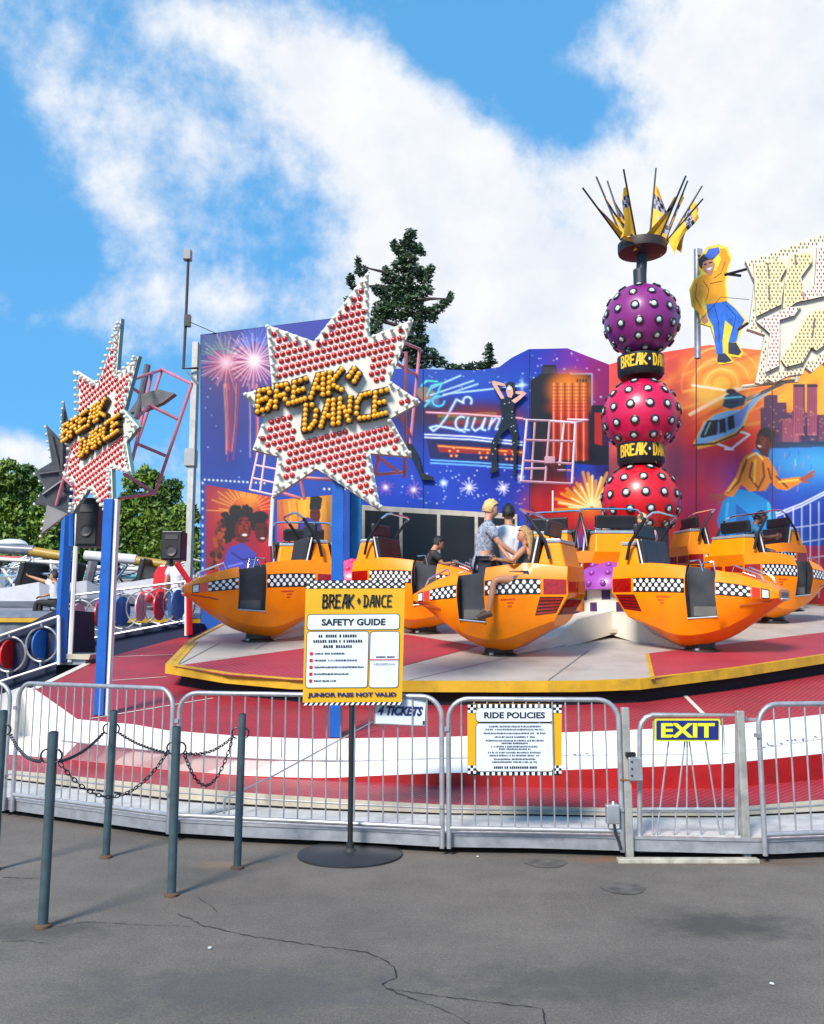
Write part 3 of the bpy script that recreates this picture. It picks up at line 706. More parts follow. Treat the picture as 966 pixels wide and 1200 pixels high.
# ---- free-standing safety sign
ss = thing('sign_stand', 'yellow safety guide sign on a black pole with a round black base', 'sign stand', G(410, 999))
Yb = G(410, 1003).y
cx = P(411, 900, Yb).x
MB().lathe([(.385, 0), (.385, .012), (.37, .02), (.05, .028), (.03, .05), (.03, .09)], (cx, Yb + .02, .002), 40).build('base', mat('black_base', (.02, .021, .024, 1), .5, var=.2, dirt=.15), ss, True)
MB().tube((cx, Yb + .02, .03), (P(411, 800, Yb).x + .01, Yb + .02, P(411, 800, Yb).z), .020, 12).build('pole', mat('black_pole', (.016, .017, .02, 1), .4), ss, True)
YB = Yb - .01; f = lambda l: (lambda x, y: P(x, y, YB - l))
def bil(x, y):   # the board leans a little: shift rows sideways
    return x + (y - 690) * -.027, y - (x - 416) * .006
F0 = lambda l: (lambda x, y: f(l)(*bil(x, y)))
MB().prism([F0(0)(x, y) for x, y in ((358.3, 680), (474.8, 680), (474.8, 826), (358.3, 826))], (0, .012, 0)).build('board', YSIGN, ss)
mb = MB(); mb.poly([F0(.002)(x, y) for x, y in ((358.3, 680), (474.8, 680), (474.8, 689.5), (358.3, 689.5))]); mb.poly([F0(.002)(x, y) for x, y in ((358.3, 823), (474.8, 823), (474.8, 826.5), (358.3, 826.5))]); mb.build('check_border', INK, ss)
mb = MB(); ff = F0(.005)
for i in range(27):
    for j in range(3):
        if (i + j) % 2 == 0:
            x = 358.9 + i * 4.28; y = 680.3 + j * 3.05
            mb.poly([ff(x + 1.2, y), ff(x, y + 1.5), ff(x + 1.2, y + 3), ff(x + 3.3, y + 3), ff(x + 4.4, y + 1.5), ff(x + 3.3, y)])
for i in range(19):
    x = 359.5 + i * 6.1; mb.poly([ff(x + 2.2, 823.3), ff(x, 826.4), ff(x + 3, 826.4), ff(x + 5, 823.3)])
mb.build('check_squares', WCHK, ss)
for (a, b, c, d) in ((361.7, 720.3, 469, 737.6), (361.7, 740.3, 433.4, 805.5), (436, 740.7, 469.5, 805.8)):
    MB().poly([F0(.003)(x, y) for x, y in rrect(a - .8, b - .8, c + .8, d + .8, 3.8)]).build('panel_outline', INK, ss)
    MB().poly([F0(.006)(x, y) for x, y in rrect(a, b, c, d, 3.2)]).build('text_panel', PANEL, ss)
mb = MB(); F5 = F0(.009)
stroke_into(mb, 'BREAK', F5, 379, 697, 415, 712, 2.1, shear=-.0); 
mb.poly([F5(x, y) for x, y in ((421, 700), (423.3, 704), (421, 708.5), (418.8, 704))])
stroke_into(mb, 'DANCE', F5, 427, 698, 460, 711, 1.7)
text_into(mb, 'SAFETY GUIDE', F5, 378, 725, 453, 733, bold=.035)
for k, (yc, a, b) in enumerate(((745.2, 375, 419), (751.3, 369, 425), (757.5, 381, 413))): scribble(mb, F5, a, b, yc, 3.4, seed=60 + k, bold=.9)
for k, (yc, b) in enumerate(((765.8, 405), (773.8, 420), (781.8, 428), (789.8, 411), (797.8, 397))): scribble(mb, F5, 371, b, yc, 2.2, seed=70 + k)
scribble(mb, F5, 443, 464, 770.2, 1.9, seed=80, bold=1)
mb.build('lettering', INK, ss)
mb = MB(); text_into(mb, 'ELEMENT PARK MUST ', F5, 365, 811, 427, 817, bold=.04) if False else text_into(mb, 'JUNIOR PASS NOT VALID', F5, 364, 811.5, 468, 818, bold=.05)
mb.build('footer_lettering', NAVYI, ss)
mb = MB(); mb.poly([F5(x, y) for x, y in ((436, 772.8), (469.3, 772.8), (469.3, 774), (436, 774))])
for yc in (765.8, 773.8, 781.8, 789.8, 797.8): mb.poly([F5(x, y) for x, y in rrect(365, yc - 2, 369, yc + 2, 1, 2)])
mb.build('red_marks', REDINK, ss)
mb = MB(); scribble(mb, F5, 441, 466, 778.5, 3.0, seed=120, bold=-.2); mb.build('grey_lettering', mat('grey_ink', (.25, .28, .33, 1), .5), ss)
# ================================================================= bollards and chains
RUST = mat('rusty_foot', (.10, .055, .03, 1), .8, var=.3)
def bollard(px, py, topy, label, Yv=None):
    g0 = G(px, py) if Yv is None else Vector((P(px, 900, Yv).x, Yv, 0)); H = P(px, topy, g0.y).z
    t = thing('bollard', label, 'bollard', g0, 0, 'chained bollards in the queue line')
    lean = random.Random(int(px)).uniform(-.005, .012)
    MB().tube(g0 + Vector((0, 0, .0)), g0 + Vector((lean, 0, H)), .0275, 16, mi=0).build('post', TEALG, t, True)
    MB().sphere(g0 + Vector((lean, 0, H - .002)), .0272, 14, 5, (1, 1, .35), zmin=0).build('cap', BLACK, t, True)
    MB().lathe([(.046, 0), (.046, .012), (.03, .02)], g0 + Vector((0, 0, .001)), 14).build('foot_plate', RUST, t, True)
    zc = H - .13
    for s in (-1, 1):
        pts = [g0 + Vector((s * (.026 + .034 * math.sin(q)), -.006, zc + .036 * math.cos(q))) for q in [PI * k / 8 for k in range(9)]]
        MB().path(pts, .006, 6).build('eye_ring', BLACK, t, True)
    return g0, zc
B1 = bollard(50, 1087, 858, 'nearest bollard, frontmost of the chained posts on the left')
B2 = bollard(201, 1050, 852, 'bollard second nearest, to the right of the front one')
B3 = bollard(124, 1005.5, 833, 'bollard standing furthest back, between the two nearer posts')
B4 = bollard(278, 1018, 837, 'bollard on the right end of the chained row, nearest the sign stand')
B0 = bollard(-7, 1020, 833, 'bollard cut by the left edge of the photo')
tor = MB(); pts = [Vector((.021 * math.cos(q), 0, .010 * math.sin(q))) for q in [2 * PI * k / 10 for k in range(10)]]; tor.path(pts, .0035, 5, True)
LINKV, LINKF = tor.v, tor.f
CHM = mat('chain_steel', (.04, .045, .05, 1), .35, .7, var=.3, scale=40)
def chain(a, b, sag, label, zd=0):
    a = Vector(a); b = Vector(b); N_ = 60
    q = [a.lerp(b, t / N_) - Vector((0, 0, 4 * sag * (t / N_) * (1 - t / N_))) for t in range(N_ + 1)]
    L = sum((q[i + 1] - q[i]).length for i in range(N_)); n = int(L / .033); mb = MB(); k = 0; acc_ = 0; i = 0
    for j in range(n + 1):
        s_ = L * j / n
        while i < N_ - 1 and acc_ + (q[i + 1] - q[i]).length < s_: acc_ += (q[i + 1] - q[i]).length; i += 1
        p = q[i].lerp(q[i + 1], min(1, (s_ - acc_) / (q[i + 1] - q[i]).length)); d = (q[i + 1] - q[i]).normalized()
        R = d.to_track_quat('X', 'Z').to_matrix() @ Matrix.Rotation(PI / 2 * (j % 2) + .3, 3, 'X')
        mb.add([p + R @ Vector(v) for v in LINKV], LINKF)
    o = mb.build('chain', CHM, None, True); tag(o, label, 'chain', 'chains between the bollards')
at = lambda B, s, dz=0: B[0] + Vector((s * .058, -.006, B[1] - .03 + dz))
chain(at(B0, 1), at(B1, -1), .05, 'chain from the left edge of the photo to the nearest bollard')
chain(at(B1, 1), at(B3, -1), .03, 'taut chain from the nearest bollard back to the furthest one')
chain(at(B1, 1, -.02), at(B2, -1), .22, 'long sagging chain in front, between the two nearest bollards')
chain(at(B3, 1), at(B2, -1, .0), .02, 'chain from the furthest bollard to the second nearest one')
chain(at(B2, 1), at(B4, -1), .045, 'shallow upper chain between the two bollards left of the sign stand')
chain(at(B2, 1, -.02), at(B4, -1, -.02), .24, 'deep sagging lower chain between the two bollards left of the sign stand')
# ================================================================= ride cars
KEY = [  # x, keel y,z, chine y,z, sill y,z, band-bottom w,z, band-top z, deck inner y,z
 (-1.16, .25, .36, .46, .42, .50, .50, .54, .76, .955, .48, 1.12),
 (-.62, .22, .14, .47, .27, .54, .44, .62, .76, .97, .54, 1.17),
 (-.12, .18, .02, .48, .17, .57, .40, .65, .75, .955, .56, 1.13),
 (.38, .12, .12, .42, .24, .53, .42, .62, .72, .905, .53, 1.06),
 (.80, .08, .36, .33, .44, .43, .55, .52, .69, .85, .42, .965),
 (1.12, .06, .585, .23, .62, .32, .645, .40, .665, .785, .30, .83),
 (1.22, .05, .64, .19, .655, .26, .665, .33, .68, .76, .24, .785)]
def sec(x):
    for a, b in zip(KEY, KEY[1:]):
        if x <= b[0] + 1e-6:
            i_ = KEY.index(a); p0 = KEY[max(0, i_ - 1)]; p3 = KEY[min(len(KEY) - 1, i_ + 2)]; L_ = b[0] - a[0]; t = (x - a[0]) / L_; q = []
            for k_ in range(len(a)):
                m0 = (b[k_] - p0[k_]) / (b[0] - p0[0]) * L_; m1 = (p3[k_] - a[k_]) / (p3[0] - a[0]) * L_
                q.append((2 * t ** 3 - 3 * t * t + 1) * a[k_] + (t ** 3 - 2 * t * t + t) * m0 + (-2 * t ** 3 + 3 * t * t) * b[k_] + (t ** 3 - t * t) * m1)
            break
    else: q = KEY[-1]
    return [(q[1], q[2]), (q[3], q[4]), (q[5], q[6]), (q[7], q[8]), (q[7] - .006, q[9]), (q[10], q[11])]
def warp(x, z): return x + (max(0, .76 - z) * .62 * min(1, (-.3 - x) / .86) if x < -.3 else 0)
XC = [-1.16, -1.1, -1.0, -.9, -.8, -.7, -.66, -.55, -.4, -.25, -.12, .0, .14, .28, .42, .55, .66, .78, .9, 1.0, 1.12, 1.18, 1.22]
D0, D1 = .0, .42
def make_car(label):
    t = thing('taxi_ride_car', label, 'ride car', (0, 0, 0), 0, 'orange taxi-style ride cars on the turntable')
    mb = MB(); idx = {}
    for i, x in enumerate(XC):
        for s in (1, -1):
            for k, (y, z) in enumerate(sec(x)):
                idx[(i, s, k)] = len(mb.v); mb.v.append((warp(x, z), s * y, z))
    F_ = lambda *q: (mb.f.append(tuple(q)), mb.m.append(0))
    for i in range(len(XC) - 1):
        for s in (1, -1):
            for k in range(5):
                if XC[i] >= D0 - .001 and XC[i + 1] <= D1 + .001 and k >= 2: continue
                q = [idx[(i, s, k)], idx[(i + 1, s, k)], idx[(i + 1, s, k + 1)], idx[(i, s, k + 1)]]
                F_(*(q if s < 0 else q[::-1]))
        F_(idx[(i, 1, 0)], idx[(i + 1, 1, 0)], idx[(i + 1, -1, 0)], idx[(i, -1, 0)])
        if XC[i] >= .549 or XC[i + 1] <= -.659:
            F_(idx[(i, 1, 5)], idx[(i, -1, 5)], idx[(i + 1, -1, 5)], idx[(i + 1, 1, 5)])
    n = len(XC) - 1
    F_(*[idx[(0, 1, k)] for k in range(6)], *[idx[(0, -1, k)] for k in range(5, -1, -1)])
    F_(*[idx[(n, -1, k)] for k in range(6)], *[idx[(n, 1, k)] for k in range(5, -1, -1)])
    body = mb.build('body', ORANGE, t, True, True, bevel=.008, ang=24)
    # interior tub
    mb = MB(); zf = .425
    xs = [-.66, -.4, -.12, .0, .42, .55]
    for a, b in zip(xs, xs[1:]):
        for s in (1, -1):
            if a >= D0 - .01 and b <= D1 + .01: continue
            ya, za = sec(a)[5]; yb, zb = sec(b)[5]
            mb.poly([(a, s * (ya - .002), za - .006), (b, s * (yb - .002), zb - .006), (b, s * .46, zf), (a, s * .46, zf)])
    mb.poly([(-.66, .54, 1.15), (-.66, -.54, 1.15), (-.66, -.46, zf), (-.66, .46, zf)])
    ye, ze = sec(.55)[5]; mb.poly([(.55, ye, ze - .006), (.55, -ye, ze - .006), (.55, -.46, zf), (.55, .46, zf)])
    mb.poly([(-.66, -.46, zf), (-.66, .46, zf), (.55, .46, zf), (.55, -.46, zf)])
    for x in (D0, D1):
        S = sec(x)
        for s in (1, -1): mb.poly([(x, s * (S[2][0] - .004), S[2][1]), (x, s * (S[3][0] - .004), S[3][1]), (x, s * (S[4][0] - .004), S[4][1]), (x, s * S[5][0], S[5][1] - .004), (x, s * .44, zf)])
    for s in (1, -1):
        a, b = sec(D0)[2], sec(D1)[2]; mb.poly([(D0, s * a[0], a[1] + .012), (D1, s * b[0], b[1] + .012), (D1, s * .44, zf + .004), (D0, s * .44, zf + .004)])
    mb.build('interior', DARK, t, False, True)
    for s in (1, -1):
        MB().prism([(D0 - .02, s * .42, zf), (D1 + .02, s * .42, zf), (D1 + .02, s * .44, 1.02), (D0 - .02, s * .44, 1.07)], (0, -s * .03, 0)).build('door_panel', mat('door_plastic', (.05, .052, .06, 1), .3, var=.35, scale=3), t, False, True)
        MB().box((.215, s * .425, .50), (.33, .02, .13)).build('door_kick_plate', mat('kick_plate', (.13, .125, .115, 1), .45), t, False, True)
        a, b = sec(D0)[2], sec(D1)[2]
        MB().tube((D0, s * (a[0] + .008), a[1] + .004), (D1, s * (b[0] + .008), b[1] + .004), .011, 6).build('door_sill', SILVER, t, True, True)
    MB().box((-.40, 0, .66), (.50, .90, .17)).build('seat', RUBBER, t, False, True, bevel=.04)
    R = Matrix.Rotation(math.radians(-10), 3, 'Y')
    MB().box((-.67, 0, 1.14), (.12, 1.02, .76), R).build('backrest', RUBBER, t, False, True, bevel=.03)
    # moulded shell behind the backrest
    b0 = [(-1.13, .47), (-.74, .49), (-.74, -.49), (-1.13, -.47)]; b1 = [(-1.05, .43), (-.81, .44), (-.81, -.44), (-1.05, -.43)]
    mb = MB(); z0, z1 = 1.10, 1.43
    vs = [(x, y, z0 + (.05 if x > -.8 else 0)) for x, y in b0] + [(x, y, z1) for x, y in b1]
    mb.add(vs, [(0, 1, 5, 4), (1, 2, 6, 5), (2, 3, 7, 6), (3, 0, 4, 7), (4, 5, 6, 7), (3, 2, 1, 0)])
    shell = mb.build('backrest_shell', ORANGE2, t, False, True, bevel=.025)
    mb = MB(); mb.prism([(-1.055, .435, z1), (-.80, .445, z1), (-.80, -.445, z1), (-1.055, -.435, z1)], (0.01, 0, .055)); mb.build('cap', SILVER, shell, False, True, bevel=.015)
    for s in (1, -1):
        mb = MB(); mb.path([(-.67, s * .53, 1.15), (-.755, s * .515, 1.51)], .014, 6); mb.build('seat_trim', WHITE, t, True, True)
    MB().path([(-.78, .44, 1.49), (-.74, .46, 1.51), (-.74, -.46, 1.51), (-.78, -.44, 1.49)], .012, 6).build('seat_trim', CHROME, t, True, True)
    hr = MB().box((-.84, 0, 1.64), (.085, .74, .22), Matrix.Rotation(math.radians(-6), 3, 'Y')).build('headrest', RUBBER, t, False, True, bevel=.03)
    for s in (1, -1): MB().tube((-.86, s * .26, 1.47), (-.85, s * .26, 1.60), .012, 6).build('headrest_post', BLACK, hr, True, True)
    # raised lap bar
    bar = [(-.92, .54, 1.22), (-.86, .55, 1.45), (-.60, .55, 1.80), (-.50, .51, 1.875), (-.48, .40, 1.89), (-.48, -.40, 1.89), (-.50, -.51, 1.875), (-.60, -.55, 1.80), (-.86, -.55, 1.45), (-.92, -.54, 1.22)]
    b_ = MB().path(bar[2:8], .018, 8).build('lap_bar', CHROME, t, True, True)
    for q in (bar[:3], bar[7:]): MB().path(q, .026, 8).build('lap_bar_arm', BLACK, b_, True, True)
    for s in (1, -1):
        MB().path([(-.10, s * .30, 1.02), (-.02, s * .32, 1.19), (.12, s * .32, 1.20), (.16, s * .30, 1.0)], .013, 6).build('grab_handle', CHROME, t, True, True)
        y0, z0_ = sec(.62)[5]; y1, z1_ = sec(1.0)[5]
        MB().path([(.60, s * (y0 - .08), z0_), (.64, s * (y0 - .08), z0_ + .10), (.98, s * (y1 - .06), z1_ + .10), (1.04, s * (y1 - .06), z1_)], .013, 6).build('hood_rail', CHROME, t, True, True)
    MB().box((.78, 0, .985), (.20, .34, .035), Matrix.Rotation(math.radians(20), 3, 'Y')).build('hood_light', REDI, t, False, True, bevel=.008)
    def side(x, f, s, lift=.004):
        S = sec(x); (ya, za), (yb, zb) = S[3], S[4]
        return Vector((x, s * (ya + (yb - ya) * f + lift), za + (zb - za) * f))
    def low(x, f, s, lift=.004):
        S = sec(x); (ya, za), (yb, zb) = S[2], S[3]
        z_ = za + (zb - za) * f; return Vector((warp(x, z_), s * (ya + (yb - ya) * f + lift), z_))
    def patch(mb, fn, x0, x1, f0, f1, s, lift, n=4, mi=0):
        for k in range(n):
            a, b = x0 + (x1 - x0) * k / n, x0 + (x1 - x0) * (k + 1) / n
            mb.poly([fn(a, f0, s, lift), fn(a, f1, s, lift), fn(b, f1, s, lift), fn(b, f0, s, lift)], mi)
    for s in (1, -1):
        for x0, x1 in ((-.80, D0 - .012), (D1 + .012, .88)):
            mb = MB(); patch(mb, side, x0, x1, .02, .98, s, .004)
            nx = int((x1 - x0) / .047)
            for i in range(nx):
                for j in range(3):
                    if (i + j) % 2: continue
                    a = x0 + (x1 - x0) * i / nx; w_ = (x1 - x0) / nx; f0 = .10 + .27 * j; e = w_ * .28
                    A = lambda u, f: side(a + u, f, s, .007)
                    mb.poly([A(e - .004, f0), A(-.006, f0 + .135), A(e - .004, f0 + .27), A(w_ - e + .004, f0 + .27), A(w_ + .006, f0 + .135), A(w_ - e + .004, f0)], 1)
            mb.build('checker_band', [BLACK, WCHK], t, False, True)
        mb = MB(); patch(mb, side, .90, 1.00, .05, .95, s, .006, 1); mb.build('turn_signal', REDI, t, False, True)
        mb = MB(); patch(mb, side, 1.012, 1.115, .0, 1.0, s, .006, 1); hl = mb.build('headlight_frame', BLACK, t, False, True)
        mb = MB(); patch(mb, side, 1.024, 1.104, .12, .88, s, .010, 1); mb.build('headlight', LENS, hl, False, True)
        mb = MB(); patch(mb, side, -1.15, -.84, .02, .98, s, .005, 2); mb.build('tail_light', REDL, t, False, True)
        mb = MB(); patch(mb, low, -1.13, -.80, .12, .90, s, .005, 2); lv = mb.build('side_louvre', BLACK, t, False, True)
        for k in range(5):
            mb = MB(); f0 = .15 + .15 * k; patch(mb, low, -1.12, -.81 - .0 * k, f0, f0 + .10, s, .013, 1); mb.build('louvre_slat', REDL, lv, False, True)
        mb = MB(); r = random.Random(3)
        for j, (x0, x1) in enumerate(((-.45, -.25), (-.43, -.33), (-.40, -.34))):
            x = x0
            while x < x1:
                w_ = r.uniform(.008, .018); zf_ = .80 - j * .13
                mb.poly([low(x, zf_, s, .004), low(x, zf_ + .06, s, .004), low(x + w_, zf_ + .06, s, .004), low(x + w_, zf_, s, .004)]); x += w_ + .007
        mb.build('small_lettering', REDINK, t, False, True)
    # rear
    for s in (1, -1):
        MB().box((-1.166, s * .26, .855), (.012, .44, .155)).build('rear_light', REDL, t, False, True, bevel=.004)
    MB().prism([(warp(-1.163, z), y, z) for y, z in ((-.44, .70), (.44, .70), (.44, .50), (-.44, .50))], (-.01, 0, 0)).build('rear_grille', BLACK, t, False, True)
    mb = MB()
    for i in range(9):
        y = -.36 + i * .09
        mb.path([(warp(-1.178, .69), y, .69), (warp(-1.178, .60), y + .03, .60), (warp(-1.178, .51), y, .51)], .014, 4)
    mb.build('grille_bars', REDL, t, False, True)
    # nose
    MB().prism([(1.222, y, z) for y, z in ((-.2, .68), (.2, .68), (.2, .755), (-.2, .755))], (.008, 0, 0)).build('nose_badge', mat('badge_grey', (.14, .12, .08, 1), .5), t, False, True)
    MB().box((1.225, .0, .668), (.02, .40, .02)).build('nose_bumper', WHITE, t, False, True, bevel=.006)
    # vents under the bow
    mb = MB()
    for k in range(5):
        x = .72 + k * .07
        for s in (1, -1):
            a = low(x, .35, s, .004); b = low(x + .13, .35, s, .004); mb.poly([a, b, b - Vector((0, 0, .02)), a - Vector((0, 0, .02))])
    mb.build('bow_vents', mat('dark_orange', (.35, .06, .002, 1), .4), t, False, True)
    return t
FPX = [  # px, py keel, Y, heading degrees, label
 (585, 763, 12.35, 157, 'orange car in the centre front, nose to the left, with three teenagers'),
 (303, 747, 13.8, 199, 'leftmost orange car, nose to the left, empty, in front of the posters'),
 (498, 738, 14.8, -20, 'orange car behind the sign stand, nose right, with a dark clothed rider'),
 (706, 727, 15.6, 97, 'orange car seen straight from behind, left of the purple dome'),
 (822, 758, 12.7, -35, 'nearest orange car on the right, nose and headlight pointing right, empty front seat'),
 (906, 725, 16.4, 22, 'orange car on the right with a boy in a blue shirt'),
 (880, 700, 19.6, 196, 'orange car at the right edge, mostly hidden, its tail towards the right'),
 (853, 705, 18.8, 8, 'orange car hidden in the middle, only its tail showing between two cars on the right'),
 (663, 715, 17.6, 60, 'orange car furthest back in the middle, carrying the person in bright blue'),
 (352, 735, 16.6, 100, 'orange car seen from behind, right behind the leftmost car'),
]
CARS = []
car0 = make_car(FPX[0][4])
for i, (px, py, Y, hd, lab) in enumerate(FPX):
    o = car0 if i == 0 else copy_tree(car0)
    p = P(px, py, Y); o.location = p; o.rotation_euler = (0, 0, math.radians(hd)); o['label'] = lab
    # the disc is tilted: lean each car with it
    q = Matrix.Rotation(math.radians(hd), 3, 'Z'); o.rotation_euler = (Matrix.Rotation(math.radians(2.2), 3, 'X') @ q).to_euler()
    o.scale = (.93, .97, 1)
    CARS.append((o, Matrix.Translation(p) @ (Matrix.Rotation(math.radians(2.2), 3, 'X') @ q).to_4x4()))
# ---- crosses with domed hubs
HUBMAT = {'purple': mat('purple_dome', (.30, .045, .34, 1), .38, coat=.3), 'pink': mat('pink_dome', (.85, .05, .19, 1), .38, coat=.3)}
STUD = MB().lathe([(.05, 0), (.045, .03), (.03, .045)], (0, 0, 0), 10)
def hub(px, Y, colr, cars, label):
    p = P(px, 700, Y); base = Vector((p.x, Y, ttz(Y)))
    t = thing('rotating_cross', label, 'ride mechanism', base, 0, 'rotating crosses carrying the cars')
    bm_ = BEIGE
    drum = MB().lathe([(.42, .10), (.42, .72)], base, 24); dr = drum.build('drum', CREAM, t, True)
    mb = MB()
    for k in range(12):
        for j in range(3):
            if (k + j) % 2: continue
            a0 = 2 * PI * k / 12; a1 = a0 + 2 * PI / 12 * .62; z0 = .16 + .19 * j
            mb.poly([base + Vector((.425 * math.cos(a), .425 * math.sin(a), z)) for a, z in ((a0, z0), (a1, z0), (a1, z0 + .15), (a0, z0 + .15))])
    mb.build('drum_checks', mat('dark_violet', (.06, .02, .10, 1), .5), dr)
    dome = MB().sphere(base + Vector((0, 0, .70)), .60, 28, 10, (1, 1, .78), zmin=0).build('dome', HUBMAT[colr], t, True)
    sm = mesh_of(STUD, 'stud', HUBMAT[colr]); pl = []
    for j, (e, n) in enumerate(((12, 16), (34, 12), (58, 7))):
        for k in range(n):
            a = 2 * PI * (k + .5 * j) / n; er = math.radians(e); d = Vector((math.cos(er) * math.cos(a), math.cos(er) * math.sin(a), math.sin(er)))
            pos = base + Vector((0, 0, .70)) + Vector((d.x * .60, d.y * .60, d.z * .47)); nn = Vector((d.x, d.y, d.z * 1.3)).normalized(); pl.append((pos, nn.to_track_quat('Z', 'Y')))
    pl.sort(key=lambda q: q[0].y)
    for pos, q in pl: inst('stud', sm, dome, pos, q)
    MB().lathe([(.62, .02), (.62, .07), (.45, .13)], base, 24).build('hub_plate', bm_, t, True)
    for ci in cars:
        c = CARS[ci][1].translation.copy(); a = base + Vector((0, 0, .12)); c2 = Vector((c.x, c.y, c.z - .10))
        d = Vector((c2.x - a.x, c2.y - a.y, 0)); L = d.length; d.normalize(); n_ = Vector((-d.y, d.x, 0)); mb = MB()
        st = [(.30, .30, .30, -.05), (L * .45, .26, .30, -.06), (L * .62, .22, .12, -.06), (L * 1.0, .16, .03, -.06)]
        vs = []
        for s_, w_, up, dn_ in st:
            ctr = a.lerp(c2, s_ / L)
            for y, z in ((-w_, dn_), (w_, dn_), (w_ * .85, up), (-w_ * .85, up)): vs.append(ctr + n_ * y + Vector((0, 0, z)))
        fs = [tuple(4 * i + k for k in q) for i in range(3) for q in ((0, 1, 5, 4), (1, 2, 6, 5), (2, 3, 7, 6), (3, 0, 4, 7))] + [(0, 3, 2, 1), (12, 13, 14, 15)]
        mb.add(vs, fs); arm = mb.build('arm', CREAM, t)
        mb = MB(); 
        for s_ in (1, -1): mb.path([a.lerp(c2, .1) + n_ * s_ * .27 + Vector((0, 0, -.02)), c2 + n_ * s_ * .16 + Vector((0, 0, -.03))], .016, 5)
        mb.build('arm_edging', STEEL, arm, True)
        MB().lathe([(.27, -.12), (.27, -.05), (.20, -.02), (.19, .06)], c, 18).build('bearing', mat('greasy_bearing', (.05, .04, .03, 1), .5, .5, var=.3), t, True)
        mb = MB(); mb.tube(c + Vector((-.12, -.20, -.06)), c + Vector((-.12, -.20, -.02)), .035, 10)
        mb.build('bolt', STEEL, t, True)
    return t
hub(715, 14.6, 'purple', (0, 3, 4), 'cross with a purple studded dome on a checkered drum, between the two front cars')
hub(418, 16.0, 'pink', (1, 2, 9), 'cross with a bright pink studded dome, behind the sign stand')
hub(905, 18.9, 'purple', (5, 6, 7), 'cross hidden behind the cars on the right')
# ================================================================= light tower with three studded balls
TY = 17.0
ax = [P(751, 588, TY), P(751.5, 488, TY), P(752, 376, TY)]
tower = thing('light_tower', 'tower of three studded balls, red, crimson and purple, crowned with yellow flags', 'ride tower', (ax[0].x, TY, ttz(TY)))
MB().tube((ax[0].x, TY, ttz(TY)), ax[0] + Vector((0, 0, -.5)), .5, 24).build('pedestal', mat('tower_black', (.02, .02, .022, 1), .45), tower, True)
BR = 46.0 * TY / FL / math.cos(0) * .99
bring = mat('lamp_ring', (.02, .02, .024, 1), .35); blens = mat('lamp_glass', (.60, .70, .66, 1), .12, coat=.6, var=.3, scale=25)
lamp = MB().lathe([(.088, -.01), (.086, .02), (.060, .032), (.057, .018)], n=16); lamp.m = [0] * len(lamp.f); lamp.sphere((0, 0, .014), .056, 12, 4, (1, 1, .4), mi=1, zmin=0)
lm = mesh_of(lamp, 'lamp', [bring, blens])
bcol = [mat('ball_red', (.60, .004, .014, 1), .34, coat=.35, var=.06), mat('ball_crimson', (.58, .003, .062, 1), .34, coat=.35, var=.06), mat('ball_purple', (.22, .015, .17, 1), .34, coat=.35, var=.06)]
tot = 0
for i, c in enumerate(ax):
    r_ = BR * (1.0 if i < 2 else .985)
    ball = MB().sphere(c, r_, 48, 32).build('ball', bcol[i], tower, True)
    near = []; far = []
    for j, e in enumerate((-62, -40, -17, 7, 32, 55)):
        n = (6, 10, 12, 13, 11, 7)[j]
        for k in range(n):
            a = 2 * PI * (k + .5 * (j % 2) + .2 * i) / n; er = math.radians(e); d = Vector((math.cos(er) * math.cos(a), math.cos(er) * math.sin(a), math.sin(er)))
            pos = c + d * r_; vis = d.dot((Vector((0, 0, CH)) - c).normalized())
            (near if vis > -.05 else far).append((vis, pos, d.to_track_quat('Z', 'Y')))
    near.sort(key=lambda q: -q[0])
    for v_, p_, q_ in near[:33]: inst('lamp', lm, ball, p_, q_)
    rest = [(p_, q_) for v_, p_, q_ in near[33:] + far]
    many('lamp', lm, ball, rest, 0)
# collars with lettering
for a, b, py in ((0, 1, 531), (1, 2, 428)):
    c = P(751, py, TY); h = .25; rr = 27.5 * TY / FL
    cl = MB().lathe([(rr * .90, -h * 1.05), (rr, -h * .8), (rr, h * .62), (rr * .97, h * .66)], c, 40).build('collar', BLACK, tower, True)
    mb = MB()
    def cyl(x, y, rr=rr, c=c): t_ = -PI / 2 + x * 1.0; return c + Vector(((rr + .006) * math.cos(t_), (rr + .006) * math.sin(t_), y))
    def sub(mb_, s_, x0, x1, mi):
        pl, tot_ = stroke_text(s_)
        for ln in pl:
            q = [(x0 + (x1 - x0) * u / tot_, -.11 + .21 * v) for u, v in ln]
            for (u0, v0), (u1, v1) in zip(q, q[1:]):
                dx, dy = (u1 - u0) * rr, v1 - v0; L = math.hypot(dx, dy) or 1; nx, ny = -dy / L * .019 / rr, dx / L * .019; ex, ey = dx / L * .012 / rr, dy / L * .012
                mb_.poly([cyl(u0 - ex + nx, v0 - ey + ny), cyl(u0 - ex - nx, v0 - ey - ny), cyl(u1 + ex - nx, v1 + ey - ny), cyl(u1 + ex + nx, v1 + ey + ny)], mi)
    for off in (0, PI):
        sub(mb, 'BREAK', -1.18 + off, .0 + off, 0); sub(mb, 'DANCE', .30 + off, 1.48 + off, 0)
        mb.poly([cyl(.13 + off + .045 * math.cos(t), .0 + .03 * math.sin(t)) for t in [2 * PI * k / 8 for k in range(8)]], 1)
    mb.build('collar_lettering', [mat('collar_yellow', (.75, .45, .01, 1), .4), WCHK], cl)
